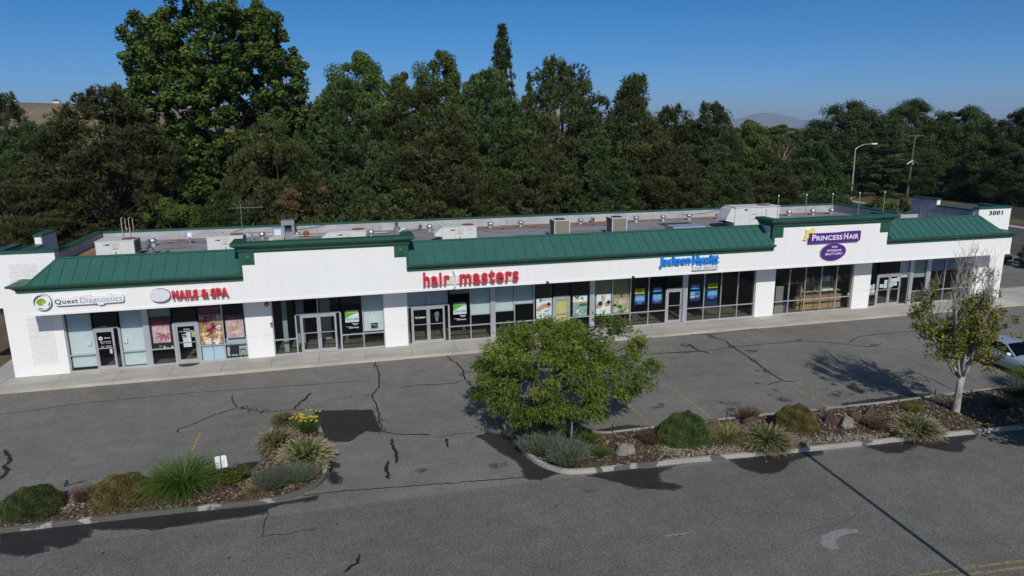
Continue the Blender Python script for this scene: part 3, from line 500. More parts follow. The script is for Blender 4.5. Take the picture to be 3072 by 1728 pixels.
mb.sheet([(-13.1,5.5),(-12.2,6.5),(-12.1,9),(-12.6,11.5),(-13.1,12)],DZ+.0065,M['dirt'])
part(mb,'roof_silt')
# the fascia over the walk
mb=MB(); mb.box(-12.95,47.87,-1.5,-.002,3.70,4.895,M['white']); mb.box(-12.97,47.89,-1.525,-1.5,3.70,3.81,M['white']); part(mb,'fascia')
# outer walls
mb=MB(); mb.box(-14.28,-13.95,.402,5,0,3.85,M['white']); part(mb,'outer_wall'); mb=MB(); mb.box(48.9,49.24,.402,6.2,0,3.85,M['white']); mb.box(45.02,48.9,5.9,6.2,0,5.0,M['white']) ; part(mb,'outer_wall')
# cornices, lofted round the corners
def loft(mb,path,prof,m,closed_top=None):
    """path(o) -> plan points for an outward offset o ; prof = [(o,z)...]"""
    rows=[path(o) for o,z in prof]; n=len(rows[0]); V=[];F=[]
    for (o,z),r in zip(prof,rows): V+=[(x,y,z) for x,y in r]
    for j in range(len(prof)-1):
        for i in range(n-1): a=j*n+i; F.append((a,a+1,a+n+1,a+n))
    mb.add(V,F,m)
LOW=[(0,4.88),(.05,4.88),(.05,5.02),(.085,5.02),(.10,5.06),(.15,5.10),(.22,5.16),(.31,5.19),(.31,5.21),(.35,5.21),(.35,5.29),(.31,5.30),(.0,5.30)]
def capx(mb,x,prof,y0,m):
    mb.add([(x,y0-o,z) for o,z in prof],[tuple(range(len(prof)))],m)
YF=-1.5
mb=MB(); mb.box(-12.95,-12.25,-1.5,-.03,4.90,5.285,M['green']); loft(mb,lambda o:[(-12.95-o,-.03),(-12.95-o,YF-o),(-2.60,YF-o)],LOW,M['green']); capx(mb,-2.60,LOW,YF,M['green']); part(mb,'cornice')
mb=MB(); loft(mb,lambda o:[(5.92,YF-o),(28.88,YF-o)],LOW,M['green']); capx(mb,5.92,LOW,YF,M['green']); capx(mb,28.88,LOW,YF,M['green']); part(mb,'cornice')
mb=MB(); mb.box(46.6,47.87,-1.5,-.03,4.90,5.285,M['green']); loft(mb,lambda o:[(37.46,YF-o),(47.87+o,YF-o),(47.87+o,-.03)],LOW,M['green']); capx(mb,37.46,LOW,YF,M['green']); part(mb,'cornice')
# mansard slopes with standing seams
def mansard(xe0,xr0,xe1,xr1,s0):
    ye,ze,yr,zr=-1.80,5.295,-.25,6.33; mb=MB()
    mb.add([(xe0,ye,ze),(xe1,ye,ze),(xr1,yr,zr),(xr0,yr,zr),(xr0,yr,DZ),(xr1,yr,DZ),(xe0+(.0 if xe0==xr0 else .0),-.25,DZ),(xe1,-.25,DZ)],
       [(0,1,2,3),(3,2,5,4),(0,3,4,6),(1,7,5,2)],M['roofg'])
    mb.box(xr0,xr1,yr-.10,yr+.10,zr-.02,zr+.035,M['roofg'])
    if xe0!=xr0: mb.tube([(xe0,ye,ze+.01),(xr0,yr,zr+.015)],.045,M['roofg'],6)
    if xe1!=xr1: mb.tube([(xe1,ye,ze+.01),(xr1,yr,zr+.015)],.045,M['roofg'],6)
    nrm=Vector((0,-(zr-ze),(yr-ye))).normalized(); x=s0
    while x<xe1-.05:
        t1=1.
        if x<xr0: t1=(x-xe0)/(xr0-xe0)
        if x>xr1: t1=(xe1-x)/(xe1-xr1)
        if t1>.08:
            h=.032; w=.014; a=Vector((x,ye+.02,ze+.013)); b=Vector((x,ye+(yr-ye)*t1,ze+(zr-ze)*t1)); 
            c=[a+Vector((-w,0,0)),a+Vector((w,0,0)),b+Vector((w,0,0)),b+Vector((-w,0,0))]; V=[q-nrm*.0 for q in c]+[q+nrm*h*(1 if nrm.z>0 else -1) for q in c]
            mb.add(V,[(4,5,6,7),(0,1,5,4),(1,2,6,5),(2,3,7,6),(3,0,4,7)],M['seam'])
        x+=.585
    part(mb,'mansard_roof')
mansard(-12.43,-11.40,-2.72,-2.72,-12.2); mansard(6.03,6.03,28.78,28.78,6.3); mansard(37.56,37.56,46.75,46.05,37.85)
# stepped gable fronts
TOPP=[(0,6.42),(.06,6.42),(.06,6.50),(.10,6.53),(.13,6.60),(.20,6.66),(.29,6.70),(.29,6.73),(.34,6.73),(.34,6.87),(.30,6.89),(-.30,6.89),(-.30,6.40)]
def gable(x0,x1,wl0,wl1,wu0,wu1,squares):
    t=MB(); t.box(x0,x1,-1.496,-1.21,4.897,6.6,M['green']); t.box(x0,x0+.3,-1.208,.0,5.0,6.6,M['white']); t.box(x1-.3,x1,-1.208,.0,5.0,6.6,M['white'])
    g=part(t,'gable')
    w=MB(); w.prism([(wl0,4.86),(wl1,4.86),(wl1,5.685),(wu1,5.685),(wu1,6.31),(wu0,6.31),(wu0,5.685),(wl0,5.685)],-1.504,-1.4965,M['white'],'y'); part(w,'gable_panel',g)
    c=MB(); loft(c,lambda o:[(x0-o,.0),(x0-o,-1.512-o),(x1+o,-1.512-o),(x1+o,.0)],TOPP,M['green'])
    for xx,sg in ((x0,-1),(x1,1)): c.add([(xx+sg*o,0,z) for o,z in TOPP],[tuple(range(len(TOPP)))],M['green'])
    part(c,'cornice',g)
    for sx in squares:
        q=MB(); z=6.03; h=.17; q.add([(sx-h,-1.513,z-h),(sx+h,-1.513,z-h),(sx+h,-1.513,z+h),(sx-h,-1.513,z+h),(sx,-1.55,z)],[(0,1,4),(1,2,4),(2,3,4),(3,0,4)],M['green'])
        q.box(sx-h-.04,sx+h+.04,-1.535,-1.5125,z-h-.04,z-h,M['green']); q.box(sx-h-.04,sx+h+.04,-1.535,-1.5125,z+h,z+h+.04,M['green']); part(q,'medallion',g)
    return g
g1=gable(-2.72,6.03,-2.58,5.89,-1.95,5.25,(-2.28,5.60)); g2=gable(28.78,37.56,28.95,37.42,29.54,36.78,(29.16,37.17))
mb=MB()
for i in range(7): x=.83+i*.22; mb.box(x,x+.19,-1.5065,-1.5045,5.36+.02*(i%3),5.66,M['ghost'])
part(mb,'old_sign_mark',g1); mb=MB()
for i in range(17): x=-.64+i*.277; mb.box(x,x+.25,-1.5065,-1.5045,4.58+.03*(i%2),4.93-.02*(i%3),M['ghost'])
part(mb,'old_sign_mark',g1)
# interiors: floor, ceiling, back and party walls
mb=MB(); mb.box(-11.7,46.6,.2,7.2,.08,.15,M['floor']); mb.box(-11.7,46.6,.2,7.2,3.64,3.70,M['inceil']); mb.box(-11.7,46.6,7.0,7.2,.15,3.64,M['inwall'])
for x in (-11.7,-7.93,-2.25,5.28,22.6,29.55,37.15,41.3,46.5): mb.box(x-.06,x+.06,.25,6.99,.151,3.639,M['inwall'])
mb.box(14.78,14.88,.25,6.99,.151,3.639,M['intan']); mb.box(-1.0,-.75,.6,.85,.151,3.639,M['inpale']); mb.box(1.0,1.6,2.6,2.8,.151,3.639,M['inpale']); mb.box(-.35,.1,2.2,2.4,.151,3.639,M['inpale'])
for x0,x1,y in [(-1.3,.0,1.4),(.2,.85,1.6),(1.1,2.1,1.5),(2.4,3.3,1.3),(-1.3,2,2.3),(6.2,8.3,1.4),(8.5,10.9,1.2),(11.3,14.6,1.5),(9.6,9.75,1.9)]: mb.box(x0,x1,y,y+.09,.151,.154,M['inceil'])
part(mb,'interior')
# ---- glazing
def frame_bar(mb,x0,x1,z0,z1,y0=GY,y1=GY+.11,m=None): mb.box(x0,x1,y0,y1,z0,z1,m or M['alu'])
def window(xs,wid=None,sill=.15,head=3.70,rail=1.05,name='window'):
    mb=MB(); n=len(xs); hw=[.027]*n
    if wid:
        for i,w in wid.items(): hw[i]=w/2
    for i,x in enumerate(xs): frame_bar(mb,x-hw[i],x+hw[i],sill,head)
    for a in range(n-1):
        l,r=xs[a]+hw[a],xs[a+1]-hw[a+1]
        frame_bar(mb,l,r,sill,sill+.07); frame_bar(mb,l,r,head-.06,head)
        if rail: frame_bar(mb,l,r,rail-.03,rail+.03,GY+.003)
    w=part(mb,name)
    g=MB()
    for a in range(n-1):
        l,r=xs[a]+hw[a],xs[a+1]-hw[a+1]
        for z0,z1 in ([(sill+.07,rail-.03),(rail+.03,head-.06)] if rail else [(sill+.07,head-.06)]): g.quad((l,GY+.045,z0),(r,GY+.045,z0),(r,GY+.045,z1),(l,GY+.045,z1),M['glass'])
    part(g,'pane',w); return w
def doorway(x0,x1,leaves,trans=()):
    """frame from x0 to x1, glazed transom over it, door leaves [(a,b,hinge)] and side lights in what is left"""
    window([x0,*trans,x1],None,2.40,3.70,None,'transom_window')
    f=MB(); z1=2.40; ed=[x0+.027]
    for a,b,hs in leaves: ed+= [a,b]
    ed.append(x1-.027)
    for i in range(0,len(ed),2):
        l,r=ed[i],ed[i+1]
        if r-l>.14:
            frame_bar(f,l,l+.02,.15,z1); frame_bar(f,r-.045,r,.15,z1); frame_bar(f,l+.02,r-.045,.15,.22)
        else: frame_bar(f,l,r,.15,z1)
    fr=part(f,'door_frame')
    for i in range(0,len(ed),2):
        l,r=ed[i],ed[i+1]
        if r-l>.14: g=MB(); g.quad((l+.02,GY+.045,.22),(r-.045,GY+.045,.22),(r-.045,GY+.045,z1),(l+.02,GY+.045,z1),M['glass']); part(g,'side_light',fr)
    for a,b,hs in leaves:
        d=MB(); y0,y1=GY+.02,GY+.075; A,Bm=a+.006,b-.006
        for u0,u1,w0,w1 in [(A,A+.085,.165,2.33),(Bm-.085,Bm,.165,2.33),(A+.085,Bm-.085,.165,.36),(A+.085,Bm-.085,2.22,2.33)]: frame_bar(d,u0,u1,w0,w1,y0,y1,M['alud'])
        frame_bar(d,A+.085,Bm-.085,1.30,1.335,y0+.004,y1,M['alu']); frame_bar(f if False else d,A,Bm,2.332,2.398,GY+.01,GY+.1,M['alu'])
        D=part(d,'door'); p=MB(); p.quad((A+.085,GY+.05,.36),(Bm-.085,GY+.05,.36),(Bm-.085,GY+.05,2.22),(A+.085,GY+.05,2.22),M['glass']); part(p,'pane',D)
        h=MB(); hx=Bm-.05 if hs=='l' else A+.05
        h.tube([(hx,y0,1.08),(hx,y0-.06,1.08),(hx,y0-.06,1.42),(hx,y0,1.42)],.014,M['galv'],6); part(h,'handle',D)
window([-11.71,-10.43],{0:.06}); doorway(-10.43,-9.20,[(-10.40,-9.50,'l')]); window([-9.20,-8.03])
mb=MB(); mb.box(-8.0,-7.80,GY-.01,GY+.12,.15,3.7,M['alu']); part(mb,'column')
window([-7.77,-6.60]); doorway(-6.60,-5.33,[(-6.47,-5.45,'l')]); window([-5.33,-4.08,-2.92])
window([-1.47,-.27]); doorway(-.27,2.20,[(.02,.965,'l'),(.99,1.93,'r')],(.97,)); window([2.20,3.43,4.61])
doorway(6.0,8.44,[(6.24,7.18,'l'),(7.205,8.15,'r')],(7.20,)); window([8.44,9.72,10.96])
mb=MB(); mb.box(10.99,11.19,GY-.012,GY+.12,.15,3.7,M['alu']); part(mb,'column')
window([11.22,12.43,13.66,14.88]); doorway(14.88,15.95,[(14.98,15.90,'l')]); window([15.95,17.29])
mb=MB(); mb.box(17.32,17.54,GY-.012,GY+.12,.15,3.7,M['alu']); part(mb,'column')
window([17.57,18.77,20.0,21.24,22.46]); doorway(22.46,23.62,[(22.56,23.55,'l')])
mb=MB(); mb.box(23.65,23.91,GY-.012,GY+.12,.15,3.7,M['alu']); part(mb,'column')
window([23.94,25.15,26.38,27.61,28.84]); window([30.34,31.49,32.72,33.97,35.19,36.43]); window([37.9,38.52])
doorway(38.52,41.20,[(38.60,39.56,'l'),(39.59,40.47,'r')],(40.38,))
mb=MB(); mb.box(41.23,41.45,GY-.012,GY+.12,.15,3.7,M['alu']); part(mb,'column')
window([41.48,42.64]); mb=MB(); mb.box(42.67,42.93,GY-.012,GY+.12,.15,3.7,M['alu']); part(mb,'column')
window([42.96,44.25,45.44,46.58])
# ------------------------------------------------------------------ signs on the fascia
t=thing('logo_sign',(-11.90,-1.5,4.40),'round white sign with a green oval and dark ring at the far left','sign')
mb=MB(); mb.ell(-11.9,4.40,.405,.405,-1.60,-1.502,M['signgrey']); mb.ell(-11.9,4.40,.40,.40,-1.66,-1.60,M['signw']); mb.build('sign_disc',t)
mb=MB(); R=lambda r,a:(-11.9+r*math.cos(math.radians(a)),4.40+r*math.sin(math.radians(a)))
def crescent(a0,a1,r1,r2,m,y): 
    n=14; mb.prism([R(r2,a0+(a1-a0)*i/n) for i in range(n+1)]+[R(r2-(r2-r1)*math.sin(math.pi*i/n)*1.,a1-(a1-a0)*i/n) for i in range(1,n)],y,-1.66,m,'y')
crescent(55,215,.27,.36,M['dkgrey'],-1.666); crescent(232,282,.30,.35,M['dkgrey'],-1.667); crescent(318,365,.30,.36,M['dkgrey'],-1.668); mb.build('ring_mark',t)
mb=MB(); mb.ell(-11.93,4.42,.205,.175,-1.672,-1.66,M['sgreen'],tilt=.25); mb.prism([(-11.86,4.36),(-11.76,4.33),(-11.62,4.13),(-11.72,4.09),(-11.84,4.29),(-11.87,4.30)],-1.676,-1.66,M['signw'],'y'); mb.build('oval_mark',t)
t=thing('name_sign',(-9.85,-1.5,4.35),'grey word sign on a white contoured backing beside the round logo','sign')
mb=MB(); pl=[(-11.42,4.40),(-11.38,4.52),(-11.25,4.58),(-11.08,4.57),(-10.98,4.50),(-10.62,4.50),(-10.55,4.56),(-10.30,4.57),(-10.26,4.60),(-9.98,4.60),(-9.92,4.57),(-9.86,4.60),(-9.78,4.60),(-9.74,4.52),(-9.1,4.50),(-9.06,4.60),(-8.83,4.61),(-8.80,4.56),(-8.5,4.53),(-8.33,4.52),(-8.27,4.44),(-8.28,4.26),(-8.34,4.18),(-9.16,4.17),(-9.22,4.10),(-9.44,4.09),(-9.5,4.17),(-11.22,4.17),(-11.36,4.24)]
mb.prism(pl,-1.655,-1.56,M['signw'],'y'); mb.prism([(x*1.0,z-.004) for x,z in pl],-1.56,-1.502,M['signgrey'],'y'); mb.build('backing',t)
mb=MB(); text_mb(mb,'Quest',-11.35,-10.33,4.22,4.50,-1.668,.012,M['dkgrey'],.014,1.08); text_mb(mb,'Diagnostics',-10.22,-8.35,4.15,4.53,-1.668,.012,M['midgrey'],.004,1.06); mb.build('lettering',t)
t=thing('oval_sign',(-6.60,-1.5,4.41),'blank faded white oval sign left of the red nail salon letters','sign')
mb=MB(); mb.ell(-6.60,4.41,.48,.335,-1.70,-1.502,M['signgrey']); mb.build('rim',t); mb=MB(); mb.ell(-6.60,4.41,.475,.33,-1.715,-1.70,M['marble']); mb.build('face',t)
t=thing('letter_sign',(-4.7,-1.5,4.4),'chunky red capital letters reading NAILS & SPA on a beige strip','sign')
mb=MB(); mb.box(-5.95,-3.45,-1.57,-1.502,4.22,4.56,M['raceway']); mb.build('raceway',t)
mb=MB(); text_mb(mb,'NAILS',-6.03,-4.84,4.16,4.61,-1.76,.18,M['red'],.050,1.22); mb.build('lettering',t); mb=MB(); text_mb(mb,'&',-4.66,-4.34,4.16,4.60,-1.76,.18,M['red'],.050); mb.build('lettering',t); mb=MB(); text_mb(mb,'SPA',-4.20,-3.36,4.15,4.61,-1.76,.18,M['red'],.050,1.18); mb.build('lettering',t)
t=thing('letter_sign',(9.5,-1.5,4.3),'long red lower case hair salon letters with a silver arc between the words','sign')
mb=MB(); mb.box(6.8,12.1,-1.60,-1.502,4.02,4.50,M['raceway']); mb.build('raceway',t)
mb=MB(); text_mb(mb,'hair',6.76,8.24,4.03,4.80,-1.76,.15,M['red'],.030,1.18); text_mb(mb,'masters',8.80,12.22,3.99,4.73,-1.76,.15,M['red'],.030,1.18); mb.build('lettering',t)
mb=MB(); n=16; po=[];pi_=[]
for i in range(n+1):
    z=3.76+1.09*i/n; s=(i/n-.5)*2; xo=8.66-.24*s*s; wv=.075*(1-s*s)**.5+.01; po.append((xo,z)); pi_.append((xo-wv,z))
mb.prism(po+pi_[::-1],-1.74,-1.60,M['signw'],'y'); mb.build('arc',t)
t=thing('letter_sign',(23,-1.5,4.5),'bright blue two word sign over a small white TAX SERVICE plate','sign')
mb=MB(); text_mb(mb,'Jackson',21.05,23.10,4.27,4.90,-1.74,.16,M['blue'],.038,1.06); mb.build('lettering',t); mb=MB(); text_mb(mb,'Hewitt',23.24,24.98,4.30,4.91,-1.74,.16,M['blue'],.038,1.06); mb.build('lettering',t)
mb=MB(); mb.box(23.26,25.0,-1.68,-1.502,3.97,4.19,M['signw']); mb.build('plate',t); mb=MB(); text_mb(mb,'TAX SERVICE',23.33,24.95,4.015,4.15,-1.686,.01,M['dkgrey'],.010,1.1); mb.build('small_lettering',t)
t=thing('board_sign',(33.2,-1.53,5.55),'purple board sign with pale PRINCESS HAIR lettering and yellow cut-out figure','sign')
mb=MB(); mb.prism([(31.33,5.23),(35.10,5.23),(35.10,5.30),(35.19,5.30),(35.19,5.91),(33.9,5.90),(33.5,5.86),(31.35,5.87)],-1.66,-1.532,M['purple'],'y'); mb.build('board',t)
mb=MB(); text_mb(mb,'P',31.55,31.84,5.40,5.80,-1.672,.014,M['lilac'],.026); text_mb(mb,'RINCESS',31.87,33.80,5.40,5.71,-1.672,.014,M['lilac'],.026,1.06); text_mb(mb,'H',33.92,34.24,5.40,5.80,-1.672,.014,M['lilac'],.026); text_mb(mb,'AIR',34.29,35.03,5.40,5.72,-1.672,.014,M['lilac'],.026,1.06); mb.build('lettering',t)
mb=MB(); mb.prism([(31.12,6.10),(31.28,6.12),(31.40,6.10),(31.52,6.18),(31.60,6.26),(31.63,6.19),(31.70,6.22),(31.74,6.12),(31.86,6.02),(31.72,5.96),(31.62,5.88),(31.34,5.90),(31.34,5.56),(31.22,5.50),(31.18,5.38),(31.12,5.46),(30.96,5.50),(31.06,5.60),(31.05,5.74),(31.13,5.86)],-1.60,-1.532,M['yellowf'],'y'); mb.build('cutout',t)
t=thing('oval_sign',(33.28,-1.53,4.6),'purple oval sign with three lines of pale lettering under the board','sign')
mb=MB(); mb.ell(33.27,4.60,.945,.55,-1.60,-1.502,M['signgrey'],tilt=.03); mb.ell(33.28,4.61,.93,.54,-1.635,-1.60,M['purple'],tilt=.03); mb.build('oval_board',t)
mb=MB(); text_mb(mb,'WIGS',33.09,33.52,4.87,5.0,-1.645,.01,M['lilac'],.015); text_mb(mb,'EXTENSIONS',32.77,33.84,4.64,4.77,-1.645,.01,M['lilac'],.015); text_mb(mb,'BEAUTY SUPPLY',32.66,33.97,4.41,4.55,-1.645,.01,M['lilac'],.015); mb.build('lettering',t)
t=thing('house_number',(47.85,0,6.42),'black street number 3001 on the white wall at the right end','number')
mb=MB(); text_mb(mb,'3001',47.27,48.45,6.27,6.57,-.05,.045,M['dkgrey'],.008,1.15); mb.build('digit',t)
for i,(x,z,lb) in enumerate([(13.98,3.76,'small black camera under the fascia right of the red hair salon letters'),(19.36,3.75,'small black camera under the fascia left of the blue letters')]):
    t=thing('security_camera',(x,-1.5,z),lb,'camera','cameras under the fascia'); mb=MB(); mb.box(x-.06,x+.06,-1.62,-1.527,z-.10,z+.08,M['black']); mb.prism([(-1.80,z+.02),(-1.62,z+.05),(-1.62,z-.08),(-1.80,z-.06)],x-.05,x+.05,M['black'],'x'); mb.build('camera_body',t)
t=thing('fire_alarm',(-1.70,0,3.2),'round dark red fire alarm bell on the shaded white pier','alarm'); mb=MB(); mb.ell(-1.70,3.2,.13,.13,-.06,-.001,M['redd']); mb.build('bell',t); mb=MB(); mb.ell(-1.69,3.19,.035,.035,-.07,-.06,M['signw'],12); mb.build('hub',t)
t=thing('meter_box',(-1.53,0,2.0),'small dark wall box beside the empty shop window','box'); mb=MB(); mb.box(-1.60,-1.50,-.08,-.001,1.89,2.12,M['dkgrey']); mb.box(-1.585,-1.515,-.088,-.08,1.95,2.0,M['signw']); mb.build('cover',t)
# ------------------------------------------------------------------ in the windows
PY=.175
def flat(name,x0,x1,z0,z1,m,label,cat,group=None,y=None):
    y=y or PY; t=thing(name,((x0+x1)/2,y,z0),label,cat,group); mb=MB(); mb.box(x0,x1,y,y+.012,z0,z1,M[m]); mb.build('sheet',t); return t
def deco(t,name,mb): return mb.build(name,t)
def blind(x0,x1,z0,z1,lb,m='blind',y=.26,slats=False):
    t=thing('window_blind',((x0+x1)/2,y,z0),lb,'blind','blinds behind the shop windows'); mb=MB()
    if slats:
        x=x0
        while x<x1-.01: mb.prism([(x,y+random.uniform(0,.012)),(min(x+.115,x1),y+random.uniform(.0,.015)),(min(x+.115,x1),y+.03),(x,y+.03)],z0+random.uniform(-.008,.008),z1,M[m]); x+=.12
    else: mb.box(x0,x1,y,y+.02,z0,z1,M[m])
    mb.box(x0,x1,y-.008,y-.001,z0,z0+.03,M['signgrey']); mb.build('fabric',t)
blind(-11.67,-10.47,.34,3.62,'full height pale aqua blind in the leftmost shop window'); blind(-9.16,-8.07,.24,3.62,'full height pale aqua blind right of the leftmost door')
blind(-7.73,-6.64,2.83,3.62,'short grey green blind above the dipping poster','blindg'); blind(3.48,4.58,1.12,3.62,'long pale blind behind the small black and white notice')
blind(8.50,9.68,3.0,3.62,'short dark blind above the available sign in the hair salon','blindg',slats=False)
for a,b,z,lb in [(6.04,7.16,2.46,'blue grey blind over the left half of the hair salon doors'),(7.24,8.40,2.46,'blue grey blind over the right half of the hair salon doors'),(9.76,10.92,1.62,'lowest hanging vertical blind with a slanting hem'),(11.26,12.40,1.72,'vertical blind right of the wide column under the hair salon letters'),(12.47,13.62,2.10,'shorter vertical blind beside the massage poster')]: blind(a,b,z,3.62,lb,slats=True)
blind(40.42,41.16,2.07,3.62,'pale blind over the glass right of the papered double doors'); blind(41.52,42.60,2.02,3.62,'pale green blind in the narrow window right of the double doors','blindg'); blind(43.0,46.5,2.40,3.62,'long pale blind in the rightmost window behind the bare tree','bluegrey')
blind(17.6,19.97,1.1,3.62,'olive paper shade behind the couple and lotus posters','olive',.30)
blind(15.07,15.82,.30,2.25,'crinkled yellow paper taped inside the glass door','ypaper',.19)
t=thing('tape_strip',(15.45,.18,1.3),'blue tape strip across the yellow papered door','tape'); mb=MB(); mb.box(15.08,15.83,.175,.185,1.28,1.35,M['tape']); mb.build('strip',t)
def words(mb,rows,x0,x1,y,m,bold=.012):
    for s,z0,z1,a,b in rows: text_mb(mb,s,x0+(x1-x0)*a,x0+(x1-x0)*b,z0,z1,y,.004,M[m],bold)
    return mb
def blobs(mb,x0,x1,z0,z1,n,rx,rz,ms,y=PY):
    yy=y-.0015
    for i in range(n):
        r=random.uniform(.6,1.); a,b=rx*r,rz*r; mb.ell(random.uniform(x0+a,x1-a),random.uniform(z0+b,z1-b),a,b,yy,y,M[random.choice(ms)],10,random.uniform(-1.5,1.5)); yy-=.0007
    return mb
def petals(mb,cx,cz,r,n,ms,y,core=None):
    for i in range(n):
        a=6.283*i/n+random.uniform(-.1,.1); mb.ell(cx+r*.6*math.cos(a),cz+r*.6*math.sin(a),r*.48,r*.16,y-.0006*i,y+.002,M[random.choice(ms)],10,a)
    if core: mb.ell(cx,cz,r*.2,r*.2,y-.0006*n-.001,y,M[core],10)
t=flat('notice_board',-7.76,-6.64,.97,2.83,'pblack','black backed board behind the pink dipping poster','board',y=.20); mb=MB(); blobs(mb,-7.4,-6.9,1.03,1.25,4,.07,.06,['paper','signgrey'],.2); mb.ell(-6.75,1.12,.04,.06,.195,.2,M['paper'],10); deco(t,'mark',mb)
t=flat('poster',-7.64,-6.77,1.38,2.67,'pink','pink nail poster with a dark DIPPING header, in front of a black board','poster'); mb=MB(); mb.box(-7.64,-6.77,PY-.004,PY,2.42,2.67,M['maroon']); mb.box(-7.64,-6.77,PY-.003,PY,2.32,2.42,M['dpink']); deco(t,'header',mb); deco(t,'lettering',words(MB(),[('DIPPING',2.46,2.56,.1,.66),('Powder',2.33,2.42,.45,.95)],-7.64,-6.77,PY-.009,'pinkt'))
mb=MB(); petals(mb,-7.1,1.83,.36,9,['pink','petal','dpink'],PY-.004,'dpink'); blobs(mb,-7.4,-6.85,1.45,2.15,9,.17,.08,['petal','pink','dpink'],PY-.002); mb.ell(-7.48,1.65,.05,.035,PY-.005,PY,M['leafp'],8); deco(t,'picture',mb)
t=flat('poster',-5.29,-4.12,1.10,3.58,'gold','tall maroon PEDICURE poster with gold and red flowers','poster'); mb=MB(); mb.box(-5.29,-4.12,PY-.004,PY,2.78,3.58,M['maroon']); deco(t,'header',mb); deco(t,'lettering',words(MB(),[('PEDICURE',3.02,3.16,.12,.88),('Spa · Massage · Care',2.90,2.95,.15,.85)],-5.29,-4.12,PY-.009,'pinkt'))
mb=MB(); y_=PY-.003
for cx,cz,r,ms,co in [(-5.0,2.5,.34,['gold','petal','maroon'],'maroon'),(-4.4,2.5,.34,['gold','petal'],'gold'),(-4.65,2.0,.40,['dpink','redd','gold'],'redd'),(-5.05,1.6,.30,['gold','petal','pyel'],'gold'),(-4.35,1.62,.30,['petal','gold'],'gold'),(-4.9,1.27,.27,['petal','pink','paper'],'pyel'),(-4.45,1.25,.26,['petal','pink','paper'],'pyel'),(-4.3,2.05,.2,['petal','pink'],'maroon')]: petals(mb,cx,cz,r*.82,10,ms,y_,co); y_-=.009
deco(t,'picture',mb)
t=flat('poster',-3.95,-3.02,1.36,2.66,'pink','pink MANICURE poster with a hand, in the window before the pier','poster'); mb=MB(); mb.box(-3.95,-3.02,PY-.004,PY,2.40,2.66,M['maroon']); deco(t,'header',mb); deco(t,'lettering',words(MB(),[('MANICURE',2.46,2.57,.12,.9)],-3.95,-3.02,PY-.009,'pinkt'))
mb=MB(); 
for i in range(4): mb.ell(-3.62+.05*i,2.02-.06*i,.26,.045,PY-.003-.001*i,PY,M['skin'],12,.25); 
mb.ell(-3.35,1.66,.26,.1,PY-.006,PY,M['petal'],14,.1); blobs(mb,-3.9,-3.1,1.45,2.3,5,.12,.05,['petal','dpink'],PY-.001); deco(t,'picture',mb)
for a,b,lb in [(-5.27,-4.70,'left half of the pale blue lace curtain under the pedicure poster'),(-4.68,-4.13,'right half of the pale blue lace curtain under the pedicure poster')]:
    t=thing('lace_curtain',((a+b)/2,.2,.2),lb,'curtain','lace curtains in the nail salon'); mb=MB(); n=16; mb.add([(a+(b-a)*i/n,.2+.012*(i%2),z+(.012*math.sin(i*1.3) if z<.5 else 0)) for z in(.2,1.02) for i in range(n+1)],[(i,i+1,n+2+i,n+1+i) for i in range(n)],M['lace']); mb.build('cloth',t)
t=thing('lace_curtain',(-3.5,.42,.3),'pale blue lace curtain behind the dark chair back','curtain','lace curtains in the nail salon'); mb=MB(); mb.box(-4.03,-2.98,.42,.43,.25,1.32,M['lace']); mb.build('cloth',t)
t=thing('chair',(-3.65,.34,.15),'dark upholstered chair back behind the lower nail salon glass','chair'); mb=MB(); mb.prism([(-3.90,.42),(-3.42,.42),(-3.40,.84),(-3.86,.84)],.28,.36,M['pblack'],'y'); mb.build('backrest',t); mb=MB(); mb.box(-3.9,-3.42,.36,.41,.38,.46,M['pblack']); mb.build('seat',t)
for x in (-3.86,-3.46): mb=MB(); mb.box(x-.02,x+.02,.30,.34,.15,.42,M['black']); mb.build('leg',t)
t=thing('stool',(-3.2,.3,.15),'small tan stool with crossed braces next to the dark chair','stool'); mb=MB(); mb.box(-3.36,-3.04,.26,.40,.66,.70,M['shelfm']); mb.build('seat',t)
for x in (-3.34,-3.06): mb=MB(); mb.box(x-.018,x+.018,.28,.32,.15,.66,M['shelfm']); mb.build('leg',t)
mb=MB(); mb.tube([(-3.33,.30,.2),(-3.07,.30,.62)],.014,M['shelfm'],4); mb.tube([(-3.33,.31,.62),(-3.07,.31,.2)],.014,M['shelfm'],4); mb.build('brace',t)
def sheetp(x0,x1,z0,z1,lb,g='papers taped to the shop glass',y=.172,lines=True,m='paper',txt=None):
    t=flat('paper_notice',x0,x1,z0,z1,m,lb,'notice',g,y=y); mb=MB()
    if lines:
        z=z1-.04
        while z>z0+.03: mb.box(x0+.02,x1-.02-random.uniform(0,.35)*(x1-x0),y-.003,y,z-.006,z,M['midgrey']); z-=.035
    if mb.v: mb.build('print',t)
sheetp(-10.83,-10.64,1.52,1.81,'white paper on the leftmost aqua blind',y=.17); sheetp(-9.11,-8.90,1.51,1.81,'white paper on the aqua blind right of the leftmost door',y=.17); sheetp(-9.80,-9.68,1.0,1.26,'white paper low on the leftmost glass door')
sheetp(-6.17,-5.76,1.04,1.55,'large white paper across the nail salon door'); sheetp(-5.98,-5.77,1.56,1.88,'smaller white paper above it on the nail salon door',y=.168); sheetp(-5.72,-5.55,1.58,1.88,'cream paper at the edge of the nail salon door',m='ypaper')
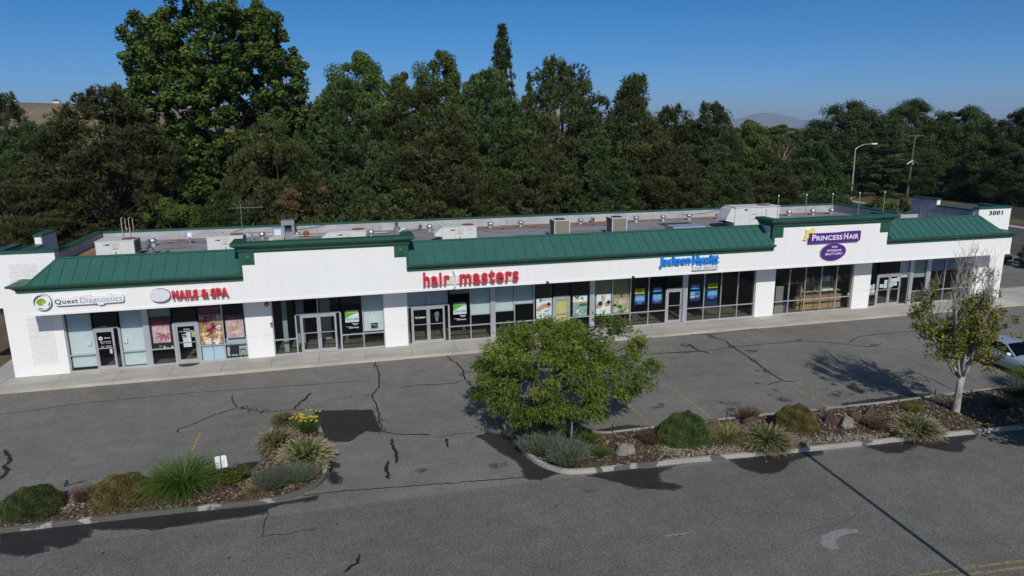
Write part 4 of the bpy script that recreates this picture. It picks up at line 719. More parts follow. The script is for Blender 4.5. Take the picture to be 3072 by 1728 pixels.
t=thing('door_lettering',(-9.95,.14,1.7),'white logo and opening hours on the leftmost glass door','lettering'); mb=MB(); mb.ell(-10.14,1.87,.10,.10,.141,.146,M['signw'],16); mb.ell(-10.13,1.88,.05,.045,.138,.141,M['dkgrey'],12); words(mb,[('Quest',1.84,1.93,.45,.95),('Patient Service Center',1.66,1.71,.05,.98),('Mon-Fri',1.57,1.61,.08,.4),('7:00-4:00',1.57,1.61,.55,.95),('Closed',1.42,1.46,.08,.35),('12:00-1:00',1.42,1.46,.5,.95),('Lunch',1.36,1.4,.08,.35),('12:00-1:00',1.36,1.4,.5,.95)],-10.22,-9.66,.141,'signw'); mb.build('letters',t)
t=thing('door_lettering',(-5.95,.14,1.9),'white lettering on the nail salon door above the papers','lettering'); mb=words(MB(),[('Richard',2.02,2.09,.35,.7),('L.A. NAILS & SPA',1.90,1.97,.08,.95),('OPEN',1.72,1.79,.2,.5),('736-1',1.54,1.66,.2,.5)],-6.36,-5.55,.141,'signw'); mb.build('letters',t)
t=thing('door_lettering',(-9.9,.14,2.6),'small white shop number in the glass over the leftmost door','lettering'); mb=words(MB(),[('B-102',2.50,2.55,0,1)],-10.0,-9.78,.141,'signw'); mb.build('letters',t)
t=thing('door_lettering',(6.7,.14,1.75),'small white salon name on the left glass door of the hair salon','lettering'); mb=words(MB(),[('hair',1.70,1.82,0,.30),('masters',1.70,1.80,.42,1)],6.42,7.02,.141,'signw',.02); mb.prism([(6.63,1.62),(6.66,1.70),(6.665,1.78),(6.63,1.90),(6.645,1.78),(6.64,1.70)],.139,.143,M['signw'],'y'); mb.build('letters',t)
t=thing('door_lettering',(7.7,.14,1.8),'white opening hours on the right glass door of the hair salon','lettering'); mb=words(MB(),[('HOURS',1.98,2.02,.1,.9),('MON-FRI',1.90,1.93,0,1),('9AM-8PM',1.83,1.86,0,1),('SAT',1.76,1.79,.2,.8),('9AM-6PM',1.69,1.72,0,1),('SUN',1.62,1.65,.2,.8)],7.57,7.83,.141,'signw'); mb.ell(7.70,1.53,.06,.06,.14,.144,M['signw'],12); mb.ell(7.70,1.53,.045,.045,.137,.14,M['pblack'],12); mb.build('letters',t)
for x0,x1,z0,z1,lb,nm,num in [(2.44,3.21,1.76,2.48,'green and white available sign in the empty shop window',"a",'253.512.3006'),(8.69,9.49,1.77,2.49,'green and white available sign in the hair salon window',"b",'253.512.3006')]:
    t=flat('available_sign',x0,x1,z0,z1,'signw',lb,'sign','available signs in the windows'); mb=MB(); zt=z1; n=10
    mb.prism([(x0,z1),(x1,z1),(x1,z1-.17)]+[(x1-(x1-x0)*i/n,z1-.17-.33*(i/n)**1.5) for i in range(1,n+1)],PY-.004,PY,M['avg'],'y'); deco(t,'green_band',mb)
    deco(t,'lettering',words(words(MB(),[('Available',z1-.155,z1-.02,.07,.93)],x0,x1,PY-.008,'signw',.03),[(num,z0+.12,z0+.24,.08,.95)],x0,x1,PY-.004,'avb',.03))
    t=thing('window_lettering',((x0+x1)/2,PY,z0-.3),'small white agent name and number below the '+('empty shop' if nm=='a' else 'hair salon')+' available sign','lettering'); mb=words(MB(),[('PROPERTY GROUP',z0-.12,z0-.06,.5,.92),('LEASING',z0-.17,z0-.13,.6,.85),('For information call',z0-.27,z0-.235,.05,.45),('509.579.5402',z0-.36,z0-.29,.25,.95)],x0,x1,.141,'signw',.02); mb.build('letters',t)
t=flat('paper_notice',3.87,4.26,1.32,1.62,'pblack','small black notice with white lines and two grey figures above','notice',y=.172); mb=MB()
for x in (3.93,4.14): mb.tube([(x+.06,.172,1.93),(x-.02,.172,1.88),(x+.05,.172,1.80),(x-.02,.172,1.68)],.02,M['midgrey'],5)
mb.box(3.85,4.27,.1735,.178,1.63,1.97,M['paper']); words(mb,[('CUT BANGS',1.52,1.57,.1,.6),('NOT CORNERS',1.46,1.5,.1,.95),('APPLY NOW',1.35,1.38,.55,.95)],3.87,4.26,.168,'signw'); mb.build('figures',t)
t=flat('poster',13.82,14.80,1.10,2.41,'paper','spa poster of a reclining person with a green heading','poster'); mb=MB(); mb.ell(14.25,1.87,.36,.15,PY-.004,PY,M['skin'],18,.35); mb.ell(14.0,1.70,.17,.13,PY-.006,PY,M['skin'],16,.2); mb.ell(14.62,1.95,.13,.16,PY-.005,PY,M['hairb'],14); mb.ell(14.6,1.84,.12,.09,PY-.007,PY,M['skin'],12); mb.ell(14.5,1.58,.18,.05,PY-.006,PY,M['signgrey'],12,.2); words(mb,[('massage & spa',2.22,2.33,.2,.95)],13.82,14.8,PY-.006,'leafp'); words(mb,[('Relaxing massage therapy',1.40,1.45,.1,.9),('open daily',1.28,1.32,.2,.5)],13.82,14.8,PY-.006,'midgrey'); mb.build('picture',t)
t=flat('poster',16.18,17.12,1.10,2.42,'aqua','poster of a blue green pool and palm leaf right of the yellow door','poster'); mb=MB(); mb.box(16.18,17.12,PY-.003,PY,1.98,2.42,M['paper']); mb.box(16.18,17.12,PY-.0035,PY,1.9,2.0,M['skin']); mb.ell(16.85,1.80,.28,.10,PY-.006,PY,M['leafp'],14); mb.ell(16.42,2.28,.2,.05,PY-.006,PY,M['leafp'],10,-.5); mb.ell(16.5,2.33,.16,.04,PY-.007,PY,M['leafp'],10,.4); blobs(mb,16.2,17.1,1.12,1.7,9,.14,.07,['paper','aqua','skin','lotus'],PY-.003); blobs(mb,16.25,17.05,2.05,2.3,4,.07,.07,['leafp','signgrey'],PY-.0038); mb.build('picture',t)
t=flat('poster',17.73,18.70,1.10,2.40,'paper','pale poster of two dark haired people lying head to head','poster'); mb=MB(); mb.ell(18.0,1.80,.16,.15,PY-.008,PY,M['hairb'],14); mb.ell(18.55,1.85,.13,.12,PY-.008,PY,M['hairb'],14); mb.ell(17.92,1.66,.22,.17,PY-.006,PY,M['skin'],14,.3); mb.ell(18.45,1.72,.2,.14,PY-.006,PY,M['skin'],14,-.2); mb.ell(18.15,2.12,.1,.25,PY-.005,PY,M['skin'],12,.2); mb.ell(18.3,2.2,.07,.2,PY-.0055,PY,M['petal'],12,-.3); blobs(mb,17.8,18.65,1.12,1.5,9,.12,.07,['paper','petal','signgrey'],PY-.004); mb.build('picture',t)
t=flat('poster',18.86,19.96,1.10,2.06,'lotus','wide poster of lotus candle and green leaves left of the black glass','poster'); mb=MB(); mb.ell(18.98,1.62,.12,.08,PY-.006,PY,M['hairb'],10); mb.ell(19.3,1.50,.18,.14,PY-.005,PY,M['leafp'],12); blobs(mb,19.2,19.9,1.6,1.98,10,.16,.09,['pink','petal','lotus'],PY-.003); blobs(mb,19.0,19.9,1.14,1.4,7,.2,.05,['leafp','lotus','leafp'],PY-.0035); petals(mb,19.05,1.3,.17,7,['paper','petal'],PY-.011,'dpink'); mb.ell(19.82,1.6,.14,.18,PY-.009,PY,M['skin'],12); mb.build('picture',t)
def card(x0,x1,z0,z1,m,lb,rows,tm,extra=None):
    t=flat('poster',x0,x1,z0,z1,m,lb,'poster','blue and yellow tax posters'); mb=MB()
    if m=='pblue' and z1-z0>.5: mb.prism([(x0,z0),(x1,z0),(x1,z0+.20),(x0+(x1-x0)*.5,z0+.14),(x0,z0+.19)],PY-.003,PY,M['pnavy'],'y')
    words(mb,rows,x0,x1,PY-.007,tm,.03)
    if extra: extra(mb)
    mb.build('print',t)
card(20.33,20.97,2.24,2.58,'pyel','yellow card above the first blue poster right of the lotus poster',[('100%',2.44,2.53,.25,.75),('ACCURACY',2.30,2.39,.12,.88)],'pblack')
card(20.32,21.02,1.52,2.17,'pblue','blue poster reading locally operated under the yellow card',[('LOCALLY',1.97,2.07,.12,.9),('OPERATED',1.83,1.93,.06,.96)],'signw',lambda mb:(mb.box(20.55,20.85,PY-.008,PY,1.76,1.775,M['pyel']),words(mb,[('open now',1.60,1.65,.3,.7)],20.32,21.02,PY-.008,'signw')))
card(21.56,22.18,2.29,2.58,'pblue','small blue header card left of the tax office door',[('TAXES DONE',2.46,2.52,.2,.8),('NEAR YOU',2.33,2.42,.1,.9)],'signw')
card(21.54,22.21,1.51,2.15,'pblue','blue poster reading trusted tax pros left of the tax office door',[('TRUSTED',1.97,2.07,.12,.88),('TAX PROS',1.84,1.93,.08,.92)],'signw',lambda mb:(mb.box(21.65,22.1,PY-.008,PY,1.76,1.78,M['pyel']),words(mb,[('year round',1.60,1.65,.3,.7)],21.54,22.21,PY-.008,'signw')))
card(24.19,24.85,2.28,2.60,'pblue','small blue header card right of the tax office door',[('FILE',2.48,2.54,.35,.65),('TODAY',2.33,2.44,.2,.8)],'signw')
def face(mb):
    mb.ell(24.66,1.62,.17,.13,PY-.006,PY,M['pnavy'],14); mb.ell(24.68,1.86,.085,.12,PY-.010,PY,M['skin'],14); mb.ell(24.68,1.95,.09,.06,PY-.014,PY,M['hairb'],12); mb.box(24.22,24.52,PY-.008,PY,1.74,1.86,M['pyel'])
card(24.19,24.90,1.50,2.16,'pblue','blue poster with a smiling dark haired person',[('LET’S',2.04,2.12,.05,.45),('TALK',1.92,2.01,.05,.45)],'signw',face)
card(25.46,26.13,2.30,2.60,'pyel','yellow card on the dark blue panel',[('WALK-INS',2.47,2.55,.12,.88),('WELCOME',2.35,2.43,.12,.88)],'pblack')
card(25.42,26.16,1.51,2.14,'pblue','blue poster under the yellow card on the dark blue panel',[('EXPERTS',1.95,2.04,.15,.9),('ON THE MAP',1.82,1.91,.05,.95)],'signw',lambda mb:words(mb,[('come in',1.60,1.65,.3,.7)],25.42,26.16,PY-.008,'signw'))
t=thing('dark_panel',(25.77,.3,1.1),'dark blue panel standing behind the yellow card window','panel'); mb=MB(); mb.box(25.2,26.25,.30,.33,1.09,3.62,M['navyp']); mb.build('sheet',t)
# the wig shop window
t=thing('display_shelf',(34.6,1.0,.15),'tan display shelf full of wigs behind the wide window','shelf')
mb=MB(); mb.box(33.0,36.2,.75,1.2,.15,1.0,M['cabinet']); mb.box(32.94,36.25,.72,1.2,1.0,1.06,M['cabinet']); mb.box(32.7,32.98,.9,1.2,.15,1.0,M['cabinet']); mb.build('cabinet',t)
for x in (33.05,34.5,35.75): mb=MB(); mb.box(x-.03,x+.03,.9,1.2,1.06,2.0,M['shelfm']); mb.build('upright',t)
for x0,x1,z in [(31.7,36.3,2.0),(33.0,36.2,1.33)]: mb=MB(); mb.box(x0,x1,.85,1.25,z,z+.04,M['shelfm']); mb.build('shelf_board',t)
mb=MB(); mb.box(34.65,35.55,.82,.9,1.37,1.50,M['paper']); mb.build('white_tray',t); mb=MB(); mb.box(33.0,36.2,1.25,1.28,1.06,2.0,M['intan']); mb.build('back_panel',t)
def wig(x,z,c,lb,s=1.):
    t=thing('wig_stand',(x,1.0,z),lb,'wig','wigs on the shelf'); mb=MB(); mb.lathe((x,1.0,z),[(.07*s,0),(.05*s,.05),(.09*s,.10),(.08*s,.2),(.03*s,.26)],M['beige'],8); mb.build('head_form',t); mb=MB(); mb.lathe((x,1.03,z),[(.12*s,.06),(.13*s,.16),(.12*s,.27),(.06*s,.33)],c,8); mb.build('wig',t)
BR=M['hairb']; BK=M['pblack']
for x,z,c,lb in [(31.9,2.04,BK,'dark wig at the left end of the top shelf'),(32.3,2.04,BK,'dark wig, second from the left on the top shelf'),(32.75,2.04,BR,'brown wig, third from the left on the top shelf'),(33.15,2.04,BK,'dark wig above the left shelf upright'),(33.55,2.04,M['beige'],'blond wig on the top shelf left of the tallest one'),(34.0,2.04,M['shelfm'],'tall sandy wig in the middle of the top shelf'),(34.4,2.04,M['brick'],'rust red wig on the top shelf'),(35.55,2.04,M['red'],'bright red wig on the top shelf'),(36.1,2.04,M['beige'],'blond wig at the right end of the top shelf'),(34.05,1.37,BR,'brown wig on the middle shelf'),(33.6,1.37,BK,'dark wig at the left of the middle shelf')]: wig(x,z,c,lb,1.15 if 'tall' in lb else 1.)
t=thing('blue_box',(34.95,1,2.04),'pale blue boxes stacked on the top shelf','box'); mb=MB(); mb.box(34.65,35.3,.88,1.1,2.04,2.42,M['bluegrey']); mb.box(34.9,35.28,.86,.879,2.06,2.34,M['blind']); mb.build('carton',t)
t=thing('slatwall_stand',(31.05,.6,.15),'tall grey slatted stand at the left of the wig shop window','stand'); mb=MB(); mb.box(30.78,31.36,.5,.75,.6,1.97,M['slat']); mb.build('panel',t); mb=MB()
for i in range(11): mb.box(30.78,31.36,.492,.499,.68+i*.115,.69+i*.115,M['hvacd'])
mb.build('slats',t); mb=MB(); mb.box(30.7,31.42,.45,.8,.15,.60,M['slat']); mb.build('base',t)
t=thing('open_sign',(36.1,.3,2.45),'unlit red OPEN sign hanging in the wig shop window','sign'); mb=MB(); text_mb(mb,'OPEN',35.9,36.33,2.40,2.54,.28,.02,M['neon'],.01); mb.build('tube_letters',t); mb=MB(); mb.box(35.86,36.37,.305,.32,2.36,2.58,M['pblack']); mb.build('panel',t)
t=thing('round_sticker',(36.28,.14,1.2),'small round blue sticker low in the wig shop window','sticker'); mb=MB(); mb.ell(36.28,1.2,.07,.07,.141,.144,M['blind'],14); mb.ell(36.28,1.2,.045,.045,.138,.141,M['blue'],12); mb.build('disc',t)
k=0
for x0,x1,z0,z1,lb in [(37.98,38.16,1.40,1.72,'upper left paper on the narrow pane left of the papered doors'),(38.22,38.40,1.42,1.75,'upper right paper on the narrow pane left of the papered doors'),(37.97,38.12,1.10,1.35,'lower left paper on the narrow pane left of the papered doors'),(38.16,38.44,1.12,1.38,'wider lower paper on the narrow pane left of the papered doors'),(38.82,39.10,1.47,1.72,'wide paper on the left papered door'),(39.14,39.42,1.42,1.72,'lower right paper on the left papered door'),(39.18,39.43,1.74,2.00,'upper right paper on the left papered door'),(39.72,39.96,1.80,2.08,'left paper of the top row on the right papered door'),(39.98,40.2,1.82,2.10,'middle paper of the top row on the right papered door'),(40.22,40.38,1.84,2.20,'tall paper at the edge of the right papered door'),(39.70,39.9,1.46,1.77,'lower left paper on the right papered door'),(39.94,40.25,1.55,1.78,'lower wide paper on the right papered door')]: sheetp(x0,x1,z0,z1,lb)
t=thing('door_mat',(-5.95,-.3,.15),'dark half round door mat before the nail salon door','mat'); mb=MB(); mb.prism([(-6.5+1.08*0,-.06)]+[(-5.95-.55*math.cos(math.pi*i/16),-.06-.48*math.sin(math.pi*i/16)) for i in range(1,16)]+[(-5.4,-.06)],.153,.17,M['pblack']); mb.build('mat',t)
# ------------------------------------------------------------------ on the roof
def rtu(x,y,w,lb,hood=None,label=False):
    """packaged roof unit, its front face at y"""
    t=thing('rooftop_unit',(x+w/2,y,DZ),lb,'air conditioner','rooftop air conditioners'); z0=DZ+.18; z1=6.27; dp=1.45
    mb=MB(); mb.box(x+.08,x+w-.08,y+.08,y+dp-.08,DZ,z0,M['hvacd']); mb.build('kerb_frame',t)
    mb=MB(); mb.box(x,x+w,y,y+dp,z0,z1-.05,M['hvac']); mb.box(x-.02,x+w+.02,y-.02,y+dp+.02,z1-.05,z1,M['hvac'])
    for q in (.38,.62): mb.box(x+w*q-.008,x+w*q+.008,y-.004,y,z0+.02,z1-.06,M['signgrey'])
    mb.build('cabinet',t)
    mb=MB(); mb.box(x+w*.44,x+w*.57,y-.02,y-.004,z0+.42,z0+.66,M['beige']); mb.box(x+w*.43,x+w*.58,y-.014,y-.002,z0+.40,z0+.43,M['hvacd']); mb.build('access_panel',t)
    mb=MB(); mb.box(x+w*.22,x+w*.36,y-.008,y-.001,z1-.27,z1-.18,M['dkgrey']); mb.box(x+w*.235,x+w*.275,y-.012,y-.008,z1-.245,z1-.205,M['signw']); mb.build('badge',t)
    mb=MB()
    for q in (.44,.50,.56): mb.ell(x+w*q,z1-.17,.025,.025,y-.02,y-.001,M['hvacd'],8)
    mb.box(x+w*.50,x+w*.52,y-.03,y,z0+.1,z0+.25,M['hvacd']); mb.build('gauge',t)
    mb=MB(); mb.lathe((x+w*.8,y+dp*.5,z1),[(.42,.0),(.42,.03),(.36,.04),(.1,.05)],M['rust'],18); mb.build('fan_grille',t)
    mb=MB(); mb.box(x+w+.021,x+w+.03,y+.1,y+dp-.1,z0+.1,z1-.12,M['coil']); mb.build('coil',t)
    if hood: mb=MB(); mb.prism([(x-.002,z1-.06),(x-.002,z0+.25),(x-.52,z0+.32),(x-.50,z0+.45),(x-.10,z1-.08)],y+.1,y+dp-.1,M['hvac'],'y'); mb.build('intake_hood',t)
    if label: mb=MB(); text_mb(mb,'RTU',x+w*.74,x+w*.90,z1-.30,z1-.16,y-.006,.005,M['midgrey'],.02); text_mb(mb,'1',x+w*.80,x+w*.825,z1-.52,z1-.38,y-.006,.005,M['midgrey'],.02); mb.build('lettering',t)
rtu(-11.42,5.5,2.06,'pale rooftop air conditioner nearest the left end of the roof'); rtu(-5.36,5.5,2.06,'pale rooftop air conditioner behind the left edge of the left gable'); rtu(1.80,5.5,2.28,'pale rooftop air conditioner half hidden behind the left gable',True); rtu(8.98,5.5,2.28,'pale rooftop air conditioner with a sloped hood and stencilled letters',True,True)
# bigger unit at right
t=thing('rooftop_unit',(31.9,5.5,DZ),'large pale rooftop unit with sloped hood beside the right gable','air conditioner','rooftop air conditioners')
mb=MB(); mb.box(30.6,33.9,5.6,6.8,DZ,DZ+.30,M['beige']); mb.build('kerb_frame',t); mb=MB(); mb.box(30.45,34.1,5.5,7.0,5.5,6.78,M['hvac']); 
for x in (31.65,32.6): mb.box(x-.01,x+.01,5.495,5.5,5.52,6.76,M['signgrey'])
mb.box(30.4,34.15,5.45,7.05,6.78,6.83,M['hvac']); mb.build('cabinet',t); mb=MB(); mb.prism([(30.44,6.76),(30.44,5.70),(29.75,5.86),(29.80,6.05),(30.15,6.72)],5.55,6.9,M['hvac'],'y'); mb.box(29.9,30.4,5.6,6.85,5.66,5.70,M['hvacd']); mb.build('intake_hood',t)
mb=MB(); mb.box(31.2,31.45,5.49,5.499,6.55,6.66,M['dkgrey']); mb.build('badge',t); mb=MB(); mb.box(31.9,32.1,5.485,5.499,5.85,6.0,M['beige']); mb.box(31.8,32.3,5.49,5.499,6.25,6.3,M['signgrey']); mb.build('access_panel',t); mb=MB(); mb.lathe((33.2,6.2,6.83),[(.5,0),(.5,.03),(.3,.05)],M['rust'],18); mb.build('fan_grille',t)
def condenser(x,y,lb,w=1.12):
    t=thing('condenser_unit',(x+w/2,y,DZ),lb,'air conditioner','brown grilled condensers'); z0=DZ+.12; z1=6.40
    mb=MB(); mb.box(x+.06,x+w-.06,y+.06,y+w-.06,DZ,z0,M['hvacd']); mb.build('kerb_frame',t)
    mb=MB(); 
    for a,b in ((x,y),(x+w-.05,y),(x,y+w-.05),(x+w-.05,y+w-.05)): mb.box(a,a+.05,b,b+.05,z0,z1-.04,M['hvac'])
    mb.box(x-.02,x+w+.02,y-.02,y+w+.02,z1-.04,z1,M['hvac']); mb.box(x,x+w,y,y+w,z0-.03,z0,M['hvac']); mb.build('frame',t)
    mb=MB(); mb.box(x+.05,x+w-.05,y+.012,y+w-.012,z0,z1-.04,M['coil']); mb.box(x+.012,x+.05,y+.05,y+w-.05,z0,z1-.04,M['coil']); 
    for i in range(14): q=x+.05+(w-.1)*(i+.5)/14; mb.box(q-.006,q+.006,y+.003,y+.012,z0,z1-.04,M['beige'])
    mb.build('coil',t); mb=MB(); mb.lathe((x+w/2,y+w/2,z1),[(.40,0),(.40,.04),(.34,.05)],M['hvacd'],18); mb.build('fan_grille',t)
condenser(16.66,5.5,'brown grilled condenser on the roof above the red hair salon letters'); condenser(20.87,5.5,'brown grilled condenser on the roof above the blue letters, beside a wind vent')
def turbine(x,y,lb,s=1.):
    t=thing('turbine_vent',(x,y,DZ),lb,'roof vent','turbine vents along the back of the roof'); mb=MB(); mb.lathe((x,y,DZ),[(.20*s,0),(.16*s,.05),(.13*s,.22*s)],M['galv'],12); mb.build('collar',t)
    mb=MB(); n=14; mb.lathe((x,y,DZ),[(.13*s,.22*s),(.20*s,.26*s),(.235*s,.36*s),(.20*s,.45*s),(.08*s,.50*s)],M['galv'],n)
    for i in range(n): a=6.283*i/n; mb.tube([(x+.14*s*math.cos(a),y+.14*s*math.sin(a),DZ+.23*s),(x+.25*s*math.cos(a+.2),y+.25*s*math.sin(a+.2),DZ+.36*s),(x+.12*s*math.cos(a+.4),y+.12*s*math.sin(a+.4),DZ+.49*s)],.012,M['hvacd'] if i%2 else M['galv'],4)
    mb.build('rotor',t)
for x,y,lb in [(-9.38,10,'turbine vent behind the satellite dish'),(-2.72,11,'turbine vent between the aerial mast and the box cooler'),(4.6,9.8,'turbine vent at the right end of the half hidden air conditioner'),(8.91,11.4,'turbine vent just left of the lettered air conditioner'),(13.51,11.4,'turbine vent right of the lettered air conditioner'),(15.86,11.4,'turbine vent just left of the left condenser'),(20.68,11.4,'turbine vent between the two brown condensers'),(22.4,9.8,'turbine vent peeping over the right condenser'),(25.35,11.4,'turbine vent right of the right condenser'),(27.69,11.4,'turbine vent beside a dark roof patch'),(29.98,11.4,'turbine vent by the pale scuff on the rear parapet'),(32.36,11.0,'turbine vent left of the large hooded unit'),(36.6,10.6,'turbine vent at the right end of the large hooded unit'),(39.1,11.2,'turbine vent behind the right gable between the first two thin posts'),(41.41,11.2,'turbine vent behind the middle of the right gable'),(43.23,11.2,'turbine vent nearest the right rear corner of the roof')]: turbine(x,y,lb)
t=thing('satellite_dish',(-8.7,6.0,DZ),'grey blue satellite dish on a ballast frame','dish'); mb=MB(); V=[];F=[]
for j in range(5):
    for i in range(18): r=.36*j/4; a=6.283*i/18; V.append((-8.66-.06*(j/4)**2+r*.20*math.cos(a),6.0+r*math.cos(a)*.9,5.93+r*math.sin(a)*.85))
for j in range(4):
    for i in range(18): F.append((j*18+i,j*18+(i+1)%18,j*18+18+(i+1)%18,j*18+18+i))
mb.add(V,F,M['bluegrey']); mb.build('reflector',t,smooth=True); mb=MB(); mb.tube([(-8.7,6.0,5.9),(-8.5,6.0,5.62),(-8.35,6.0,5.3)],.035,M['hvacd']); mb.build('mast',t); mb=MB(); mb.tube([(-8.72,6,5.62),(-9.2,6,5.75)],.02,M['hvacd']); mb.build('feed_arm',t)
mb=MB(); mb.box(-8.8,-7.6,5.7,6.3,DZ+.02,DZ+.06,M['beige']); mb.box(-8.35,-8.1,5.8,6.1,DZ+.06,DZ+.25,M['black']); mb.box(-7.8,-7.6,5.8,6.1,DZ+.06,DZ+.25,M['black']); mb.build('ballast_frame',t)
t=thing('flood_lamp',(-7.15,10,DZ),'small white square flood lamp on a roof pipe','lamp'); mb=MB(); mb.box(-7.28,-7.02,9.97,10.03,5.70,5.98,M['lampw']); mb.build('lamp_head',t); mb=MB(); mb.lathe((-7.15,10,DZ),[(.16,0),(.05,.1),(.04,.5)],M['galv'],8); mb.build('stand',t)
t=thing('roof_ladder',(-11.5,12.9,5.3),'pale looped ladder rails over the rear parapet','ladder'); 
for x in (-11.82,-11.36): mb=MB(); mb.tube([(x,12.6,5.35),(x,12.6,6.78),(x+.06,12.75,6.84),(x+.12,13.05,6.78),(x+.12,13.1,2.5)],.022,M['beige'],6); mb.build('rail',t)
mb=MB(); 
for z in np.arange(2.7,5.7,.3): mb.tube([(-11.70,13.1,z),(-11.24,13.1,z)],.015,M['beige'],5)
mb.box(-11.95,-11.1,12.2,12.6,5.35,5.42,M['beige']); mb.build('rung',t)
t=thing('tv_aerial',(-3.6,8,DZ),'thin television aerial on a tall mast above the left gable','aerial'); mb=MB(); mb.tube([(-3.62,8,DZ),(-3.57,8,7.95)],.016,M['galv'],6); mb.build('mast',t); mb=MB(); mb.tube([(-4.3,8.1,7.70),(-2.2,7.9,7.72)],.009,M['galv'],5)
for i,x in enumerate(np.linspace(-4.2,-2.3,10)): l=.65-.045*i; mb.tube([(x,8-l,7.71),(x,8+l,7.71)],.008,M['galv'],4)
mb.tube([(-3.95,8,8.03),(-3.7,8,7.72),(-3.88,8,7.42)],.01,M['galv'],4); mb.build('antenna',t)
t=thing('exhaust_hood',(-1,11,DZ),'large grey metal exhaust hood with a dark opening','hood'); mb=MB(); mb.box(-1.40,-.58,11.0,11.9,DZ,5.62,M['galv']); mb.box(-1.40,-1.2,11.0,11.9,5.62,6.1,M['galv']); mb.box(-.74,-.58,11.0,11.9,5.62,6.1,M['galv']); mb.box(-1.42,-.56,10.95,11.95,6.1,6.42,M['galv']); mb.box(-1.2,-.74,11.4,11.9,5.62,6.1,M['galv']); mb.build('housing',t); mb=MB(); mb.box(-1.19,-.75,11.30,11.39,5.63,6.09,M['hvacd']); mb.build('opening',t); mb=MB(); mb.lathe((-.4,11.2,DZ),[(.25,0),(.25,.2),(.12,.36)],M['galv'],10); mb.build('dome',t)
t=thing('box_cooler',(-1.4,7.9,DZ),'blue grey evaporative cooler over a beige louvred box','cooler'); mb=MB(); mb.box(-1.80,-1.02,8.0,8.7,5.75,6.33,M['bluegrey']); mb.box(-1.65,-1.25,7.985,7.999,5.85,6.22,M['blind']); mb.build('cooler_case',t); mb=MB(); mb.box(-1.98,-1.07,7.45,8.5,DZ,5.75,M['beige']); 
for i in range(9): mb.box(-1.7+.07*i,-1.67+.07*i,7.44,7.45,5.45,5.7,M['hvacd'])
mb.build('louvre_box',t)
t=thing('exhaust_fan',(6.55,11.5,DZ),'mushroom exhaust fan with a dark stack and white pipe','fan'); mb=MB(); mb.lathe((6.55,11.5,DZ),[(.22,0),(.24,.2),(.25,.35),(.10,.45)],M['galv'],12); mb.build('drum',t); mb=MB(); mb.lathe((6.53,11.5,DZ+.45),[(.09,0),(.09,.2),(.13,.2),(.13,.25)],M['dkgrey'],10); mb.build('stack',t); mb=MB(); mb.tube([(6.7,11.3,DZ+.05),(6.9,11.2,DZ+.25),(7.1,11.2,DZ+.3)],.05,M['lampw'],6); mb.build('pipe',t)
t=thing('old_motor',(.2,11.2,DZ),'rusty brown motor housing on the silt behind the left gable','motor'); mb=MB(); mb.lathe((.2,11.2,DZ),[(.28,0),(.30,.12),(.20,.2),(.22,.32),(.10,.42)],M['rust'],9); mb.box(-.1,.55,11.0,11.3,DZ,DZ+.14,M['rust']); mb.build('housing',t)
for x,lb in [(8.33,'small dark square roof cap left of the lettered air conditioner'),(22.0,'small dark square vent cap left of the right condenser')]:
    t=thing('roof_vent',(x,12.2,DZ),lb,'roof vent','square vent caps'); mb=MB(); mb.box(x-.13,x+.13,12.1,12.35,DZ+.1,DZ+.42,M['galv']); mb.box(x-.09,x+.09,12.09,12.1,DZ+.16,DZ+.36,M['hvacd']); mb.build('cap',t)
t=thing('vent_pipe',(-3.5,10.5,DZ),'short rusty vent pipe by the aerial mast','pipe'); mb=MB(); mb.lathe((-3.3,10.5,DZ),[(.06,0),(.06,.42),(.1,.42),(.1,.48)],M['galv'],8); mb.build('pipe',t)
t=thing('roof_vent',(-5.3,10.2,DZ),'dark bent vent cap behind the second air conditioner','roof vent','square vent caps'); mb=MB(); mb.tube([(-5.3,10.2,DZ),(-5.3,10.2,DZ+.5),(-5.1,10.1,DZ+.62),(-5.0,10.0,DZ+.5)],.09,M['hvacd'],8); mb.build('cap',t)
t=thing('roof_duct',(26.5,5,DZ),'low flat blue grey duct box behind the green slope','duct'); mb=MB(); mb.box(25.3,27.8,5.0,6.3,DZ+.1,5.66,M['bluegrey']); mb.build('duct_box',t)
for y,x0,x1,lb in [(10.6,-9,-4.4,'rusty pipe along the silt behind the satellite dish'),(11.0,-.6,5.8,'white pipe run beside the exhaust hood'),(10.6,11.4,24.5,'long pipe run behind the two condensers')]:
    t=thing('gas_pipe',(x0,y,DZ),lb,'pipe','pipes on the roof'); mb=MB(); mb.tube([(x0,y,DZ+.12),(x1,y-.05,DZ+.12)],.035,M['rust'] if y<10.9 else M['beige'],6); mb.build('pipe',t); mb=MB()
    x=x0+.5
    while x<x1: mb.box(x-.12,x+.12,y-.06,y+.06,DZ+.007,DZ+.085,M['wood']); x+=2.4
    mb.build('block',t)
for x,lb in [(32.9,'leftmost thin white post rising behind the right gable'),(35.2,'second thin white post from the left behind the right gable'),(37.4,'middle thin white post behind the right gable'),(39.7,'second thin white post from the right behind the right gable'),(41.9,'rightmost thin white post behind the right gable')]:
    t=thing('roof_post',(x,4,DZ),lb,'post','thin posts behind the right gable'); mb=MB(); mb.tube([(x,4,DZ),(x,4,7.68)],.024,M['galv'],6); mb.build('pole',t); mb=MB(); mb.lathe((x,4,7.66),[(.03,0),(.05,.04),(.03,.12)],M['lampw'],8); mb.build('finial',t)
t=thing('loose_cable',(0,12.7,DZ),'black cable looping along the rear parapet','cable'); mb=MB()
for a,b,s in [(-6,-4,.25),(-4,1.5,.3),(30,33.8,.2),(36,38.8,.35)]: mb.tube([(a+(b-a)*i/10,12.68,5.5+.3*(i/10)-s*math.sin(math.pi*i/10)*.6) for i in range(11)],.010,M['black'],4)
mb.build('cable',t)
